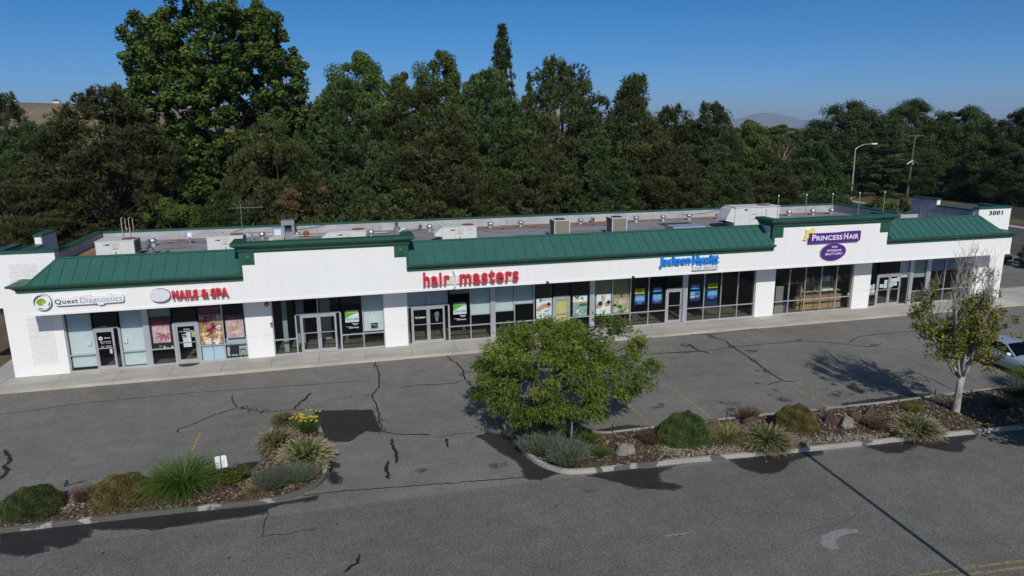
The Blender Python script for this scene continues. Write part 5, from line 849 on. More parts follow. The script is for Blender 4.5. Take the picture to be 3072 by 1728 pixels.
# ------------------------------------------------------------------ street furniture
t=thing('sign_post',(-2.2,-14.75,.2),'green post with a white rounded plate seen from behind','sign'); mb=MB(); mb.box(-2.215,-2.185,-14.77,-14.73,.1,1.62,M['postg']); mb.build('post',t)
mb=MB(); w,h=.20,.235; po=[]
for cx,cz,a0 in [(w-.06,h-.06,0),(-w+.06,h-.06,90),(-w+.06,-h+.06,180),(w-.06,-h+.06,270)]:
    for i in range(5): a=math.radians(a0+22.5*i); po.append((cx+.06*math.cos(a),cz+.06*math.sin(a)))
mb.prism([(x*.98-.22*z*.3-2.19,z+.08*x+1.05) for x,z in po],-14.727,-14.715,M['lampw'],'y'); mb.build('plate',t)
t=thing('sign_post',(10.72,-15.3,.2),'small blue grey sign plate seen edge-on among the tufts','sign'); mb=MB(); mb.box(10.71,10.74,-15.31,-15.28,.1,1.25,M['postg']); mb.build('post',t); mb=MB()
ang=math.radians(62); 
P=[(0,.42),(.26,.08),(0,-.42),(-.26,-.08)]; V=[(10.72+p*math.cos(ang)+d*math.sin(ang),-15.33+p*math.sin(ang)-d*math.cos(ang),.92+q) for d in (.01,.022) for p,q in P]
mb.add(V,[(0,1,2,3),(7,6,5,4),(0,4,5,1),(1,5,6,2),(2,6,7,3),(3,7,4,0)],M['bluegrey']); mb.build('plate',t)
t=thing('street_lamp',(83.1,55.9,0),'tall grey street lamp with a curved arm beyond the building','street lamp'); mb=MB(); mb.tube([(83.1,55.9,0),(82.96,55.9,9.1)],[.13,.08],M['pole'],8); mb.build('pole',t)
mb=MB(); mb.tube([(82.96,55.9,8.9),(83.4,55.9,9.25),(84.4,55.9,9.65),(86.0,55.9,9.75)],.055,M['pole'],6); mb.build('arm',t); mb=MB(); mb.prism([(85.9,9.70),(86.1,9.84),(86.7,9.84),(87.0,9.75),(86.7,9.66),(86.1,9.64)],55.72,56.08,M['lampw'],'y'); mb.build('lamp_head',t)
t=thing('utility_pole',(99.8,62,0),'brown wooden utility pole with a crossarm before the dark trees','utility pole'); mb=MB(); mb.tube([(99.8,62,0),(100.0,62,10.95)],[.22,.14],M['wood'],8); mb.build('pole',t); mb=MB(); mb.box(98.45,101.7,61.9,62.05,10.72,10.9,M['wood']); mb.build('crossarm',t); mb=MB(); mb.tube([(99.8,61.7,6.6),(98.7,61.7,6.0)],.09,M['galv'],6); mb.tube([(99.8,61.6,6.8),(100.9,61.6,6.1)],.05,M['galv'],6); mb.box(99.6,100.0,61.55,61.8,5.9,6.5,M['galv']); mb.build('fitting',t)
for a,b,sg,lb in [((98.6,62,10.9),(60,75,10.5),1.2,'upper power wire from the crossarm toward the left'),((99.8,62,6.4),(70,72,5.4),1.,'lower cable from the pole toward the street lamp'),((99.9,62,6.3),(150,48,5.),1.2,'long sagging cable from the pole toward the right')]:
    t=thing('power_line',a,lb,'wire','wires on the utility pole'); mb=MB(); n=14; mb.tube([(a[0]+(b[0]-a[0])*i/n,a[1]+(b[1]-a[1])*i/n,a[2]+(b[2]-a[2])*i/n-sg*4*(i/n)*(1-i/n)) for i in range(n+1)],.03,M['wire'],4); mb.build('cable',t)
def house(name,x0,x1,y0,y1,h,rh,wm,rm,label,wins=()):
    t=thing(name,((x0+x1)/2,(y0+y1)/2,0),label,'house'); mb=MB(); mb.box(x0,x1,y0,y1,0,h,M[wm]); z=.2
    while z<h-.1: mb.box(x0-.012,x1+.012,y0-.012,y0,z,z+.02,M['signgrey']); z+=.2
    mb.build('wall',t); ym=(y0+y1)/2; e=.5
    mb=MB(); mb.add([(x0-e,y0-e,h-.1),(x1+e,y0-e,h-.1),(x1+e,y1+e,h-.1),(x0-e,y1+e,h-.1),(x0+2,ym,h+rh),(x1-2,ym,h+rh)],[(0,1,5,4),(1,2,5),(2,3,4,5),(3,0,4),(0,3,2,1)],M[rm]); mb.build('roof',t)
    for x,z in wins: mb=MB(); mb.box(x-.6,x+.6,y0-.06,y0-.013,z-.6,z+.6,M['lampw']); mb.box(x-.5,x+.5,y0-.075,y0-.06,z-.5,z+.5,M['pblack']); mb.build('window',t)
house('house',107,121,84,94,3.4,2.6,'siding','browroof','low house with a brown shingle roof behind the street lamp',[(110,1.8)])
house('house',-19.5,-11.0,29,38,6.0,1.4,'siding','browroof','cream sided house glimpsed behind the leftmost pines',[(-15.5,4.6),(-12,4.6)])
house('house',43,52,44,52,5.6,2.0,'siding','browroof','pale house glimpsed low between the pines right of centre',[(46,3.4)])
# hill houses
mb=MB(); mb.box(-640,-626,1898,1908,77,86,M['siding']); mb.prism([(-642,86),(-624,86),(-633,90)],1897,1909,M['browroof'],'y'); o=mb.build('hill_house',loc=(-633,1903,86)); tag(o,'tiny pale house on the crest of the tan hill','house')
# ------------------------------------------------------------------ cars
def car(cx,y0,paint,label,h=1.46,w=1.80,ln=4.6,flip=False):
    t=thing('parked_car',(cx,y0+ln/2,0),label,'car'); sg=-1 if flip else 1
    Y=lambda s:(y0+s*ln) if not flip else (y0+ln-s*ln)
    # (station along the length from the nose, half width, lower z, belt z)
    st=[(0,.62,.32,.58),(.02,.74,.25,.68),(.08,.84,.22,.76),(.2,.89,.2,.86),(.30,.90,.2,.93),(.45,.90,.2,.95),(.6,.90,.2,.97),(.78,.90,.22,.98),(.9,.87,.26,1.0),(.97,.80,.32,.96),(1.,.68,.42,.86)]
    rows=[]; 
    for s,hw,z0,z1 in st: rows.append([(cx+a*hw,Y(s),z0+b*(z1-z0)) for a,b in [(-.90,0),(-1.,.18),(-1.015,.5),(-.985,.8),(-.90,.965),(-.6,1.03),(0,1.05),(.6,1.03),(.90,.965),(.985,.8),(1.015,.5),(1.,.18),(.90,0)]])
    n=len(rows[0]); mb=MB(); V=[p for r in rows for p in r]; F=[(j*n+i,j*n+(i+1)%n,(j+1)*n+(i+1)%n,(j+1)*n+i) for j in range(len(rows)-1) for i in range(n)]+[tuple(range(n)),tuple(range((len(rows)-1)*n,len(rows)*n))[::-1]]
    mb.add(V,F,paint); body=mb.build('body',t,smooth=True)
    sec=[(.29,.80,.93,0),(.36,.74,.95,.26),(.42,.68,.95,.47),(.5,.65,.96,.50),(.64,.64,.97,.49),(.75,.66,.98,.36),(.86,.76,1.0,.02)]
    def ring(s,hw,zb,dz,e=0.): 
        f=dz/.5; b=.80*(1-f*.0); return [(cx-b-e,Y(s),zb-.03),(cx-(b-(b-hw)*f)-e,Y(s),zb+dz*.85),(cx-(hw-.10*f),Y(s),zb+dz+e),(cx,Y(s),zb+dz*1.04+e),(cx+(hw-.10*f),Y(s),zb+dz+e),(cx+(b-(b-hw)*f)+e,Y(s),zb+dz*.85),(cx+b+e,Y(s),zb-.03)]
    R=[ring(*q) for q in sec]; mb=MB(); V=[p for r in R for p in r]; F=[(j*7+i,j*7+i+1,(j+1)*7+i+1,(j+1)*7+i) for j in range(6) for i in range(6)]; mb.add(V,F,M['cglass']); mb.build('glasshouse',t,smooth=True)
    mb=MB(); Rr=[ring(*q,.014) for q in sec[2:6]]; V=[p for r in Rr for p in r[1:6]]; F=[(j*5+i,j*5+i+1,(j+1)*5+i+1,(j+1)*5+i) for j in range(3) for i in range(4)]; mb.add(V,F,paint); mb.build('roof',t,smooth=True)
    for sx in (0,6):
        mb=MB(); q=[r[sx] for r in R]; u=[r[1 if sx==0 else 5] for r in R]
        mb.tube([u[0],u[1],u[2]],.045,paint,6); mb.tube([u[5],u[6]],.07,paint,6); mb.tube([Vector(q[3])+Vector((0,0,.03)),u[3]],.035,M['pblack'],5); mb.tube([Vector(p)+Vector((0,0,.035)) for p in q],.03,paint,6); mb.build('pillar',t)
        d=-1 if sx==0 else 1; mb=MB(); c=Vector((cx+d*(.80+.22),Y(.335),1.02)); mb.lathe(c-Vector((0,0,.07)),[(.05,0),(.12,.03),(.13,.09),(.08,.14)],paint if 'red' in label else M['lampw'],10); mb.build('mirror',t,smooth=True)
        for s in (.19,.80):
            wh=MB(); pts=[]; xo=cx+d*.80
            for k,(r,dx) in enumerate([(.20,.09),(.28,.11),(.32,.09),(.325,0),(.31,-.1)]): pts.append((r,dx))
            def lw(pr,m,seg=20):
                V=[];F=[]
                for r,dx in pr:
                    for j in range(seg): a=6.283*j/seg; V.append((xo+d*dx,Y(s)+r*math.cos(a),.325+r*math.sin(a)))
                for i in range(len(pr)-1):
                    for j in range(seg): F.append((i*seg+j,i*seg+(j+1)%seg,(i+1)*seg+(j+1)%seg,(i+1)*seg+j))
                F.append(tuple(range(seg))); wh.add(V,F,m)
            lw(pts,M['tyre']); wb=wh.build('wheel',t); wh=MB(); lw([(.205,.095),(.17,.10),(.05,.085)],M['rim']); wh.build('rim',wb)
        hl=MB(); hl.add([(cx+d*.50,Y(.005),.60),(cx+d*.80,Y(.05),.62),(cx+d*.86,Y(.11),.74),(cx+d*.58,Y(.035),.71),(cx+d*.50,Y(.005)-sg*.02,.60),(cx+d*.80,Y(.05)-sg*.03,.62),(cx+d*.875,Y(.11)-sg*.03,.74),(cx+d*.58,Y(.035)-sg*.03,.715)],[(4,5,6,7),(0,1,5,4),(1,2,6,5),(2,3,7,6),(3,0,4,7)],M['headl']); hl.build('headlight',t)
    mb=MB(); mb.box(cx-.42,cx+.42,Y(.0)-.02 if not flip else Y(0)-.01,Y(0)+.02,.38,.52,M['pblack']); mb.build('grille',t); return t
car(36.38,-14.15,M['car'],'silver blue sedan parked at the right edge behind the grass')
car(62.3,10.6,M['carred'],'dark red car parked beyond the right end of the building')
# ------------------------------------------------------------------ plants
def unit(v): return v/np.maximum(np.linalg.norm(v,axis=1,keepdims=True),1e-9)
def blades(n,rb,ln,lv,lean,droop,w,seg=4,r=rng,squash=1.):
    a=r.uniform(0,2*np.pi,n); rr=rb*np.sqrt(r.uniform(0,1,n)); base=np.stack([rr*np.cos(a),rr*np.sin(a)*squash,np.zeros(n)],1)
    az=a+r.normal(0,.55,n); th=lean*(.25+.75*rr/rb)+r.normal(0,.12,n); l=ln*(1+lv*r.uniform(-1,.6,n)); dr=droop*r.uniform(.5,1.3,n)
    P=[base]; p=base.copy()
    for s in range(seg):
        st=l/seg; t=th+dr*((s+.5)/seg)**1.4; p=p+np.stack([np.sin(t)*np.cos(az),np.sin(t)*np.sin(az),np.cos(t)],1)*st[:,None]; P.append(p.copy())
    side=np.stack([-np.sin(az),np.cos(az),np.zeros(n)],1); side=unit(side+r.normal(0,.5,(n,3)))
    V=[]
    for s in range(seg+1):
        ww=w*(1-.85*(s/seg)**1.5); V+= [P[s]-side*ww/2,P[s]+side*ww/2]
    k=2*(seg+1); V=np.stack(V,1).reshape(-1,3); b=(np.arange(n)*k)[:,None]
    F=np.concatenate([b+np.array([[2*s,2*s+1,2*s+3,2*s+2]]) for s in range(seg)],0); tint=np.repeat(r.uniform(.1,.9,n),k)*.8+np.tile(np.repeat(np.linspace(-.1,.25,seg+1),2),n)
    V[:,2]=np.maximum(V[:,2],.005); return V,F,tint,P[-1],unit(P[-1]-P[-2])
def leaf_quads(P,D,Nn,l,w,tint):
    s=unit(np.cross(D,Nn)); l=np.asarray(l).reshape(-1,1)*np.ones((len(P),1)); w=np.asarray(w).reshape(-1,1)*np.ones((len(P),1))
    V=np.stack([P-D*l*.5,P+s*w*.5-D*l*.08,P+D*l*.5,P-s*w*.5-D*l*.08],1).reshape(-1,3); return V,np.arange(4*len(P)).reshape(-1,4),np.repeat(tint,4)
def rdir(n,r=rng): return unit(r.normal(0,1,(n,3)))
def cat(*ms):
    V=[];F=[];T=[];k=0
    for v,f,t in ms: V.append(v);F.append(f+k);T.append(t);k+=len(v)
    return np.concatenate(V),np.concatenate(F),np.concatenate(T)
def place(root,x,y,z,rz=0,s=1.,label=None):
    root.location=(x,y,z); root.rotation_euler=(0,0,rz); root.scale=(s,s,s) if isinstance(s,(int,float)) else s
    if label: root['label']=label
    return root
PROTO={}
def spawn(kind,x,y,z,s,label,rz=None,**k):
    if kind not in PROTO: PROTO[kind]=MAKE[kind](); r=PROTO[kind]
    else: r=copy_tree(PROTO[kind])
    return place(r,x,y,z,(0 if kind in('jun','juno') else random.uniform(0,6.28)) if rz is None else rz,s,label)
def mk_fountain(seed=1):
    r=np.random.default_rng(seed); t=thing('ornamental_grass',(0,0,0),'x','ornamental grass','clumps of fountain grass')
    V,F,T,_,_=blades(2600,.30,.98,.35,.85,1.35,.024,6,r); npmesh('blade',V,F,M['l_gr'],T*.75,t)
    V,F,T,_,_=blades(600,.34,1.08,.3,1.05,1.55,.018,6,r); npmesh('dry_blade',V,F,M['l_tan'],T*.8,t)
    _,_,_,tip,td=blades(520,.32,1.10,.22,1.0,1.0,.012,5,r); ms=[]
    for k in range(16):
        p=tip-td*(k/15)*.20+r.normal(0,.008,tip.shape); d=unit(td*.9+rdir(len(tip),r)*.6); ms.append(leaf_quads(p+d*.015,d,rdir(len(tip),r),.065,.020,r.uniform(.25,1,len(tip))))
    D=cat(*ms); npmesh('plume',D[0],D[1],M['l_tan'],D[2],t); return t
def mk_grass(seed=2):
    r=np.random.default_rng(seed); t=thing('grass_clump',(0,0,0),'x','ornamental grass')
    V,F,T,_,_=blades(1900,.36,1.6,.45,.42,1.75,.028,6,r); npmesh('blade',V,F,M['l_gr'],T,t); return t
def mk_tuft(seed=3):
    r=np.random.default_rng(seed); t=thing('grass_tuft',(0,0,0),'x','grass','small green grass tufts')
    V,F,T,_,_=blades(700,.16,.5,.4,.7,1.1,.014,4,r); npmesh('blade',V,F,M['l_gr'],T,t); return t
def mk_tan_tuft(seed=4):
    r=np.random.default_rng(seed); t=thing('grass_tuft',(0,0,0),'x','grass')
    V,F,T,_,_=blades(700,.2,.65,.4,.8,1.2,.014,4,r); npmesh('blade',V,F,M['l_yg'],T,t); V,F,T,_,_=blades(500,.2,.75,.3,.8,1.2,.014,4,r); npmesh('dry_blade',V,F,M['l_tan'],T,t); return t
def mk_lav(seed=5):
    r=np.random.default_rng(seed); t=thing('lavender_plant',(0,0,0),'x','lavender','grey green lavender mounds')
    V,F,T,tip,td=blades(1700,.46,.52,.35,.75,.25,.012,3,r,.8)
    k=len(tip); ms=[(V,F,T)]
    for q in range(6): p=tip-td*r.uniform(0,.3,(k,1)); d=unit(td+rdir(k,r)*.8); ms.append(leaf_quads(p,d,rdir(k,r),.06,.014,r.uniform(.1,.9,k)))
    npmesh('foliage',*cat(*ms)[:2],M['l_lav'],cat(*ms)[2],t); s=r.random(k)<.11; ms=[]
    for q in range(5): p=tip[s]+td[s]*(.02*q); d=unit(td[s]+rdir(s.sum(),r)*.6); ms.append(leaf_quads(p,d,rdir(s.sum(),r),.028,.018,r.uniform(0,1,s.sum())))
    npmesh('flower',*cat(*ms)[:2],M['l_pur'],cat(*ms)[2],t); return t
def mk_red(seed=6):
    r=np.random.default_rng(seed); t=thing('dwarf_shrub',(0,0,0),'x','shrub','small reddish shrubs')
    V,F,T,tip,td=blades(500,.2,.5,.4,.6,.15,.010,3,r); k=len(tip); ms=[(V,F,T)]
    for q in range(8): p=tip-td*r.uniform(0,.4,(k,1)); d=unit(td+rdir(k,r)); ms.append(leaf_quads(p,d,rdir(k,r),.045,.018,r.uniform(0,1,k)))
    npmesh('foliage',*cat(*ms)[:2],M['l_red'],cat(*ms)[2],t); V,F,T,_,_=blades(180,.24,.32,.4,.6,.4,.012,3,r); npmesh('low_foliage',V,F,M['l_jun'],T,t); return t
def mk_shrub(seed=7):
    r=np.random.default_rng(seed); t=thing('leafy_shrub',(0,0,0),'x','shrub')
    V,F,T,tip,td=blades(120,.16,.62,.4,.75,.25,.012,3,r); npmesh('stem',V,F,M['l_dead'],T*.3,t); k=len(tip); ms=[]
    for q in range(16): p=tip-td*r.uniform(-.05,.28,(k,1))+r.normal(0,.03,(k,3)); d=unit(td+rdir(k,r)*1.2); ms.append(leaf_quads(p,d,rdir(k,r),.07,.045,r.uniform(0,.9,k)))
    npmesh('foliage',*cat(*ms)[:2],M['l_t2'],cat(*ms)[2]*.6,t); return t
def mk_lily(seed=8):
    r=np.random.default_rng(seed); t=thing('yellow_daylily',(0,0,0),'x','flowers'); V,F,T,_,_=blades(700,.24,.62,.4,.6,1.2,.018,5,r); npmesh('foliage',V,F,M['l_gr'],T,t)
    _,_,_,tip,td=blades(42,.25,.85,.25,.4,.15,.01,3,r); ms=[]
    for q in range(7): k=len(tip); d=unit(td*.5+rdir(k,r)); ms.append(leaf_quads(tip+d*.03,d,rdir(k,r),.10,.06,r.uniform(0,1,k)))
    npmesh('flower',*cat(*ms)[:2],M['l_yel'],cat(*ms)[2],t); V,F,T,_,_=blades(42,.25,.85,.25,.4,.15,.008,3,np.random.default_rng(seed)); npmesh('stalk',V,F,M['l_gr'],T,t); return t
def mound(mat_,rx,ry,h,n,seed,size=.075):
    r=np.random.default_rng(seed); u=rdir(n,r); u[:,2]=np.abs(u[:,2]); f=1-.28*r.random(n)**2.2
    ph=np.arctan2(u[:,1],u[:,0]); lump=1+.03*np.sin(3*ph+seed)+.03*np.sin(7*ph+u[:,2]*9)+.025*np.sin(11*u[:,0]+5*u[:,2])+.025*np.sin(13*u[:,1]-7*u[:,2])
    p=u*np.array([rx,ry,h])*(f*lump)[:,None]; p[:,2]=np.maximum(p[:,2],.02)+.03; nn=unit(u/np.array([rx,ry,h])); d=unit(nn*.9+rdir(n,r)*.8+np.array([0,0,.35])); 
    tint=np.clip(.45+.28*np.sin(9*u[:,0]+seed)*np.sin(8*u[:,1]+2)+.2*np.sin(17*u[:,2]+6*u[:,0])+r.normal(0,.2,n),0,1); ms=[leaf_quads(p,d,rdir(n,r),size*r.uniform(.6,1.3,n),size*.3,tint)]
    for q in range(2): dd=unit(d+rdir(n,r)*.8); ms.append(leaf_quads(p+rdir(n,r)*.02,dd,rdir(n,r),size*.8,size*.25,tint+r.normal(0,.1,n)))
    return cat(*ms)
def mk_jun(): t=thing('round_shrub',(0,0,0),'x','shrub','clipped low evergreen mounds'); V,F,T=mound(0,1,1,1,15000,11,.06); npmesh('foliage',V,F,M['l_jun'],T,t); return t
def mk_juno(): t=thing('round_shrub',(0,0,0),'x','shrub','clipped low evergreen mounds'); V,F,T=mound(0,1,1,1,15000,12,.06); npmesh('foliage',V,F,M['l_juno'],T,t); return t
MAKE=dict(fountain=mk_fountain,grass=mk_grass,tuft=mk_tuft,tan=mk_tan_tuft,lav=mk_lav,red=mk_red,shrub=mk_shrub,lily=mk_lily,jun=mk_jun,juno=mk_juno)
MZ=.18
spawn('jun',-8.05,-14.95,.12,(.98,.72,.86),'olive green clipped mound at the far left of the near bed'); spawn('juno',-5.35,-14.95,.12,(1.08,.78,.92),'bronze clipped mound left of the tall green grass')
spawn('grass',-3.45,-15.05,.12,.92,'tall bright green grass clump in the left bed'); spawn('red',-6.6,-14.75,MZ,1.0,'small reddish shrub between the two left mounds'); spawn('shrub',-1.9,-14.85,MZ,.95,'dark leggy shrub with yellow green leaves under the white plate')
spawn('lav',-.45,-15.25,MZ,1.0,'lavender with blue violet spikes at the corner of the left bed'); spawn('lav',.45,-14.95,.15,.88,'grey green lavender hard against the curved kerb'); spawn('tan',-1.05,-15.55,.14,.62,'tiny lime tuft at the front of the left bed')
spawn('fountain',-.38,-9.75,MZ,.54,'smallest fountain grass at the tip of the left bed'); spawn('fountain',-.5,-12.1,MZ,.74,'fountain grass leaning out over the left kerb, behind the largest'); spawn('fountain',.6,-13.6,MZ,.86,'largest tan fountain grass at the bend of the left bed'); spawn('lily',.58,-10.85,MZ,.92,'yellow flowering daylily at the tip of the left bed')
for x,y,s,lb in [(9.3,-14.0,1.2,'leftmost green tuft under the big tree'),(9.95,-13.9,1.0,'green tuft under the middle of the big tree'),(10.5,-14.4,1.25,'green tuft left of the edge-on sign'),(11.4,-14.95,1.35,'green tuft right of the edge-on sign'),(11.6,-16.2,.95,'lone green tuft near the grey rock')]: spawn('tuft',x,y,MZ,s,lb)
spawn('lav',9.55,-15.1,.17,1.25,'lavender filling the left corner of the right bed'); spawn('lav',10.3,-16.2,.15,1.25,'lavender along the front kerb of the right bed'); spawn('lav',8.98,-13.6,.13,.7,'small lavender on the shaded kerb under the tree')
spawn('red',13.9,-15.7,MZ,1.15,'reddish shrub left of the large dark green mound'); spawn('jun',15.3,-15.85,.12,(1.22,.82,1.22),'large dark green clipped mound in the right bed'); spawn('tan',17.0,-16.3,MZ,1.2,'pale lime and tan tuft right of the large mound'); spawn('red',19.0,-14.75,MZ,1.1,'reddish shrub against the rear kerb behind the brown rocks')
spawn('fountain',18.25,-17.15,MZ,.88,'tan fountain grass spilling over the kerb between the two mounds'); spawn('juno',20.35,-16.0,.12,(1.02,.78,1.05),'brown green clipped mound right of the fountain grass'); spawn('red',23.5,-16.9,MZ,1.05,'reddish shrub in front of the two brown rocks'); spawn('fountain',24.8,-17.75,MZ,.84,'tan fountain grass left of the white trunked tree'); spawn('shrub',26.4,-15.9,MZ,.6,'small dark shrub near the rear kerb left of the trunk')
spawn('grass',34.3,-14.75,.15,.72,'green grass clump in front of the silver blue car'); spawn('lav',33.0,-15.9,MZ,1.35,'dark lavender at the right edge of the frame'); spawn('red',30.4,-16.6,MZ,1.0,'dim reddish shrub in the shade at the right edge')
def rock(x,y,sx,sy,h,m,label,seed):
    r=random.Random(seed); bm=bmesh.new(); bmesh.ops.create_icosphere(bm,subdivisions=3,radius=1); pl=[(Vector((r.gauss(0,1),r.gauss(0,1),r.gauss(0,.6))).normalized(),r.uniform(.55,.85)) for _ in range(11)]
    for v in bm.verts:
        for n,d in pl:
            k=v.co.dot(n)-d
            if k>0: v.co-=n*k
        v.co=Vector((v.co.x*sx+r.gauss(0,.006),v.co.y*sy+r.gauss(0,.006),max(v.co.z,-.3)*h+r.gauss(0,.006)))
    me=bpy.data.meshes.new('rock'); bm.to_mesh(me); bm.free(); me.materials.append(m); o=bpy.data.objects.new('rock',me); COL.objects.link(o); o.location=(x,y,.2+.3*h*.6); return tag(o,label,'rock','rocks in the right bed')
rock(12.65,-16.25,.42,.34,.36,M['rockg'],'pale grey rock near the lone green tuft',1); rock(17.5,-16.6,.2,.22,.42,M['rockb'],'upright brown rock beside the fountain grass',2); rock(18.75,-15.2,.36,.3,.34,M['rockb'],'brown rock behind the fountain grass',3); rock(22.4,-16.5,.42,.34,.44,M['rockg'],'pale broken rock with a dark top',4); rock(22.15,-16.1,.36,.28,.5,M['rockb'],'dark rock leaning on the pale broken rock',8); rock(23.5,-15.8,.34,.26,.30,M['rockb'],'left of two brown rocks behind the reddish shrub',5); rock(24.25,-15.75,.34,.26,.32,M['rockb'],'right of two brown rocks behind the reddish shrub',6); rock(30.0,-16.0,.42,.3,.28,M['rockb'],'low brown rock in the shade right of the trunk',7)
for x,y,lb in [(12.9,-14.25,'thin dark riser at the rear kerb near the big tree'),(18.2,-14.3,'thin dark riser at the rear kerb behind the large mound'),(26.9,-14.6,'thin dark riser at the rear kerb left of the white trunk'),(28.9,-14.6,'thin dark riser at the rear kerb right of the white trunk')]:
    t=thing('sprinkler_riser',(x,y,.1),lb,'sprinkler','sprinkler risers'); mb=MB(); mb.tube([(x,y,.1),(x,y,.42)],.018,M['black'],6); mb.build('pipe',t); mb=MB(); mb.tube([(x,y,.42),(x,y,.50)],.028,M['black'],6); mb.build('nozzle',t)
# ------------------------------------------------------------------ trees
def limb(mb,a,b,r0,r1,m,r,bend=.12,n=5):
    a=Vector(a);b=Vector(b);l=(b-a).length; pts=[]
    off=Vector((r.gauss(0,1),r.gauss(0,1),r.gauss(.4,.5)))*l*bend
    for i in range(n+1): t=i/n; pts.append(a+(b-a)*t+off*math.sin(math.pi*t)*.6)
    mb.tube(pts,[r0+(r1-r0)*i/n for i in range(n+1)],m,6); return pts
def crown(centres,rad,per,size,asp,r,flat=.8,up=.3,tintvar=.25,shell=.55,outw=None):
    """leaf-sized faces round clump centres"""
    C_=np.array(centres); n=len(C_); rad=np.asarray(rad)*np.ones(n); k=per; u=rdir(n*k,r); q=shell+(1-shell)*r.random(n*k); P=np.repeat(C_,k,0)+u*(np.repeat(rad,k)*q)[:,None]*np.array([1,1,flat])
    nn=unit(u+rdir(n*k,r)*.9+np.array([0,0,up])); d=unit(np.cross(nn,rdir(n*k,r)))
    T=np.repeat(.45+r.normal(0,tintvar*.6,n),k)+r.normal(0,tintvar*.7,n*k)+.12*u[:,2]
    return leaf_quads(P,d,nn,size*r.uniform(.6,1.3,n*k),size*asp*r.uniform(.7,1.2,n*k),T)
def envelope(H,z0,W,prof,n,r,inner=.5,jit=.13):
    """clump centres spread through a crown whose half width at height t is W/2*prof(t)"""
    out=[]
    while len(out)<n:
        t=r.random(); p=prof(t)
        if r.random()>p**1.2+.10: continue
        f=inner+(1-inner)*r.random()**.5; a=r.random()*2*np.pi; wob=1+jit*np.sin(3*a+7*t)+jit*np.sin(5*a-11*t)+r.normal(0,jit*.6)
        out.append((W/2*p*f*wob*np.cos(a),W/2*p*f*wob*np.sin(a),z0+(H-z0)*t))
    return out
def finish(t,C_,H,rr,bm_,z0,r0=None,frac=.3):
    mb=MB(); r0=r0 or H*.020; mb.tube([(0,0,-.1),(.05,.03,z0),(.1,-.05,H*.55),(.0,.05,H*.85)],[r0*1.25,r0,r0*.6,r0*.12],bm_,8)
    for c in C_:
        if rr.random()<frac: zz=max(z0*.8,c[2]*rr.uniform(.45,.75)); limb(mb,(.05,0,zz),c,r0*.38,r0*.06,bm_,rr)
    mb.build('trunk',t); return t
def crown_obj(t,data,m,name='crown'): return npmesh(name,data[0],data[1],M[m],data[2],t)
def mk_broad(seed,H=16,W=8.5,mt='l_bl',n=125,per=480,size=.23,z0=2.5,cr=1.05,prof=None,bark='bark',nm='broadleaf_tree',group='broadleaf trees behind the shops',inner=.45,tv=.25,frac=.3):
    r=np.random.default_rng(seed); rr=random.Random(seed); t=thing(nm,(0,0,0),'x','tree',group); prof=prof or (lambda t:max(.05,math.sin(math.pi*min(1,(.12+.88*t)**.85))**.6))
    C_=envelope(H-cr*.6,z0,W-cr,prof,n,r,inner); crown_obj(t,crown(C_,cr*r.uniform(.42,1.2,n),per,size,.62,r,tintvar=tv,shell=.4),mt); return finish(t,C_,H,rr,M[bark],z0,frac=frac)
def needles(C_,rad,per,ln,w,r,flat=.7,n=5,up=.5,tv=.25):
    C_=np.array(C_); k=len(C_); rad=np.asarray(rad)*np.ones(k); u=rdir(k*per,r); u[:,2]=np.where(u[:,2]<-.3,-u[:,2],u[:,2]); P=np.repeat(C_,per,0)+u*(np.repeat(rad,per)*(.5+.5*r.random(k*per)))[:,None]*np.array([1,1,flat])
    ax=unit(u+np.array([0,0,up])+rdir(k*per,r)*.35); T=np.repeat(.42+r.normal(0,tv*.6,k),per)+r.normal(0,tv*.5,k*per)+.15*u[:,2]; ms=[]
    for q in range(n):
        d=unit(ax+rdir(k*per,r)*.75); s=unit(np.cross(d,rdir(k*per,r))); l=(ln*r.uniform(.7,1.25,k*per))[:,None]
        V=np.stack([P-s*w*.5,P+s*w*.5,P+d*l],1).reshape(-1,3); ms.append((V,np.arange(3*k*per).reshape(-1,3),np.repeat(T+r.normal(0,.08,k*per),3)))
    return cat(*ms)
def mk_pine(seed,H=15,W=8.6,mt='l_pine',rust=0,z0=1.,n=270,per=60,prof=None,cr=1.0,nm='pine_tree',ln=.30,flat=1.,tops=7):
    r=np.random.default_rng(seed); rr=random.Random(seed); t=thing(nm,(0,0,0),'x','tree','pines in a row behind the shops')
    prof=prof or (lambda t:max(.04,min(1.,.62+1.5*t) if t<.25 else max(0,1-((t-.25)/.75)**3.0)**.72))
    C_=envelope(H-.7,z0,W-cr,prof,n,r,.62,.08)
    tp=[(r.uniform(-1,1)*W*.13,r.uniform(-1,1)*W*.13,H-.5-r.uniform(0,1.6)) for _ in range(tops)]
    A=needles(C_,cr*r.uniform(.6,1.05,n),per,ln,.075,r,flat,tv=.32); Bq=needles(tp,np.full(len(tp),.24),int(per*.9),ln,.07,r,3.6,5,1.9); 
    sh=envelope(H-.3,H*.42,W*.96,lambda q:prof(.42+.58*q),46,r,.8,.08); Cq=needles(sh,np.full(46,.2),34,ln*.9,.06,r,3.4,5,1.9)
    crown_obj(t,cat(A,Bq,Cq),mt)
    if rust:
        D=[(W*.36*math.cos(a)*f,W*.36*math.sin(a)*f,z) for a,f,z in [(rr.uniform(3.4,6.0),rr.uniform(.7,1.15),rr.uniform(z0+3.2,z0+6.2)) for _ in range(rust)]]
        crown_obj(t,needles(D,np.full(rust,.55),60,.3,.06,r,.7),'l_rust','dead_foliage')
    return finish(t,C_,H,rr,M['barkd'],z0,H*.012,.25)
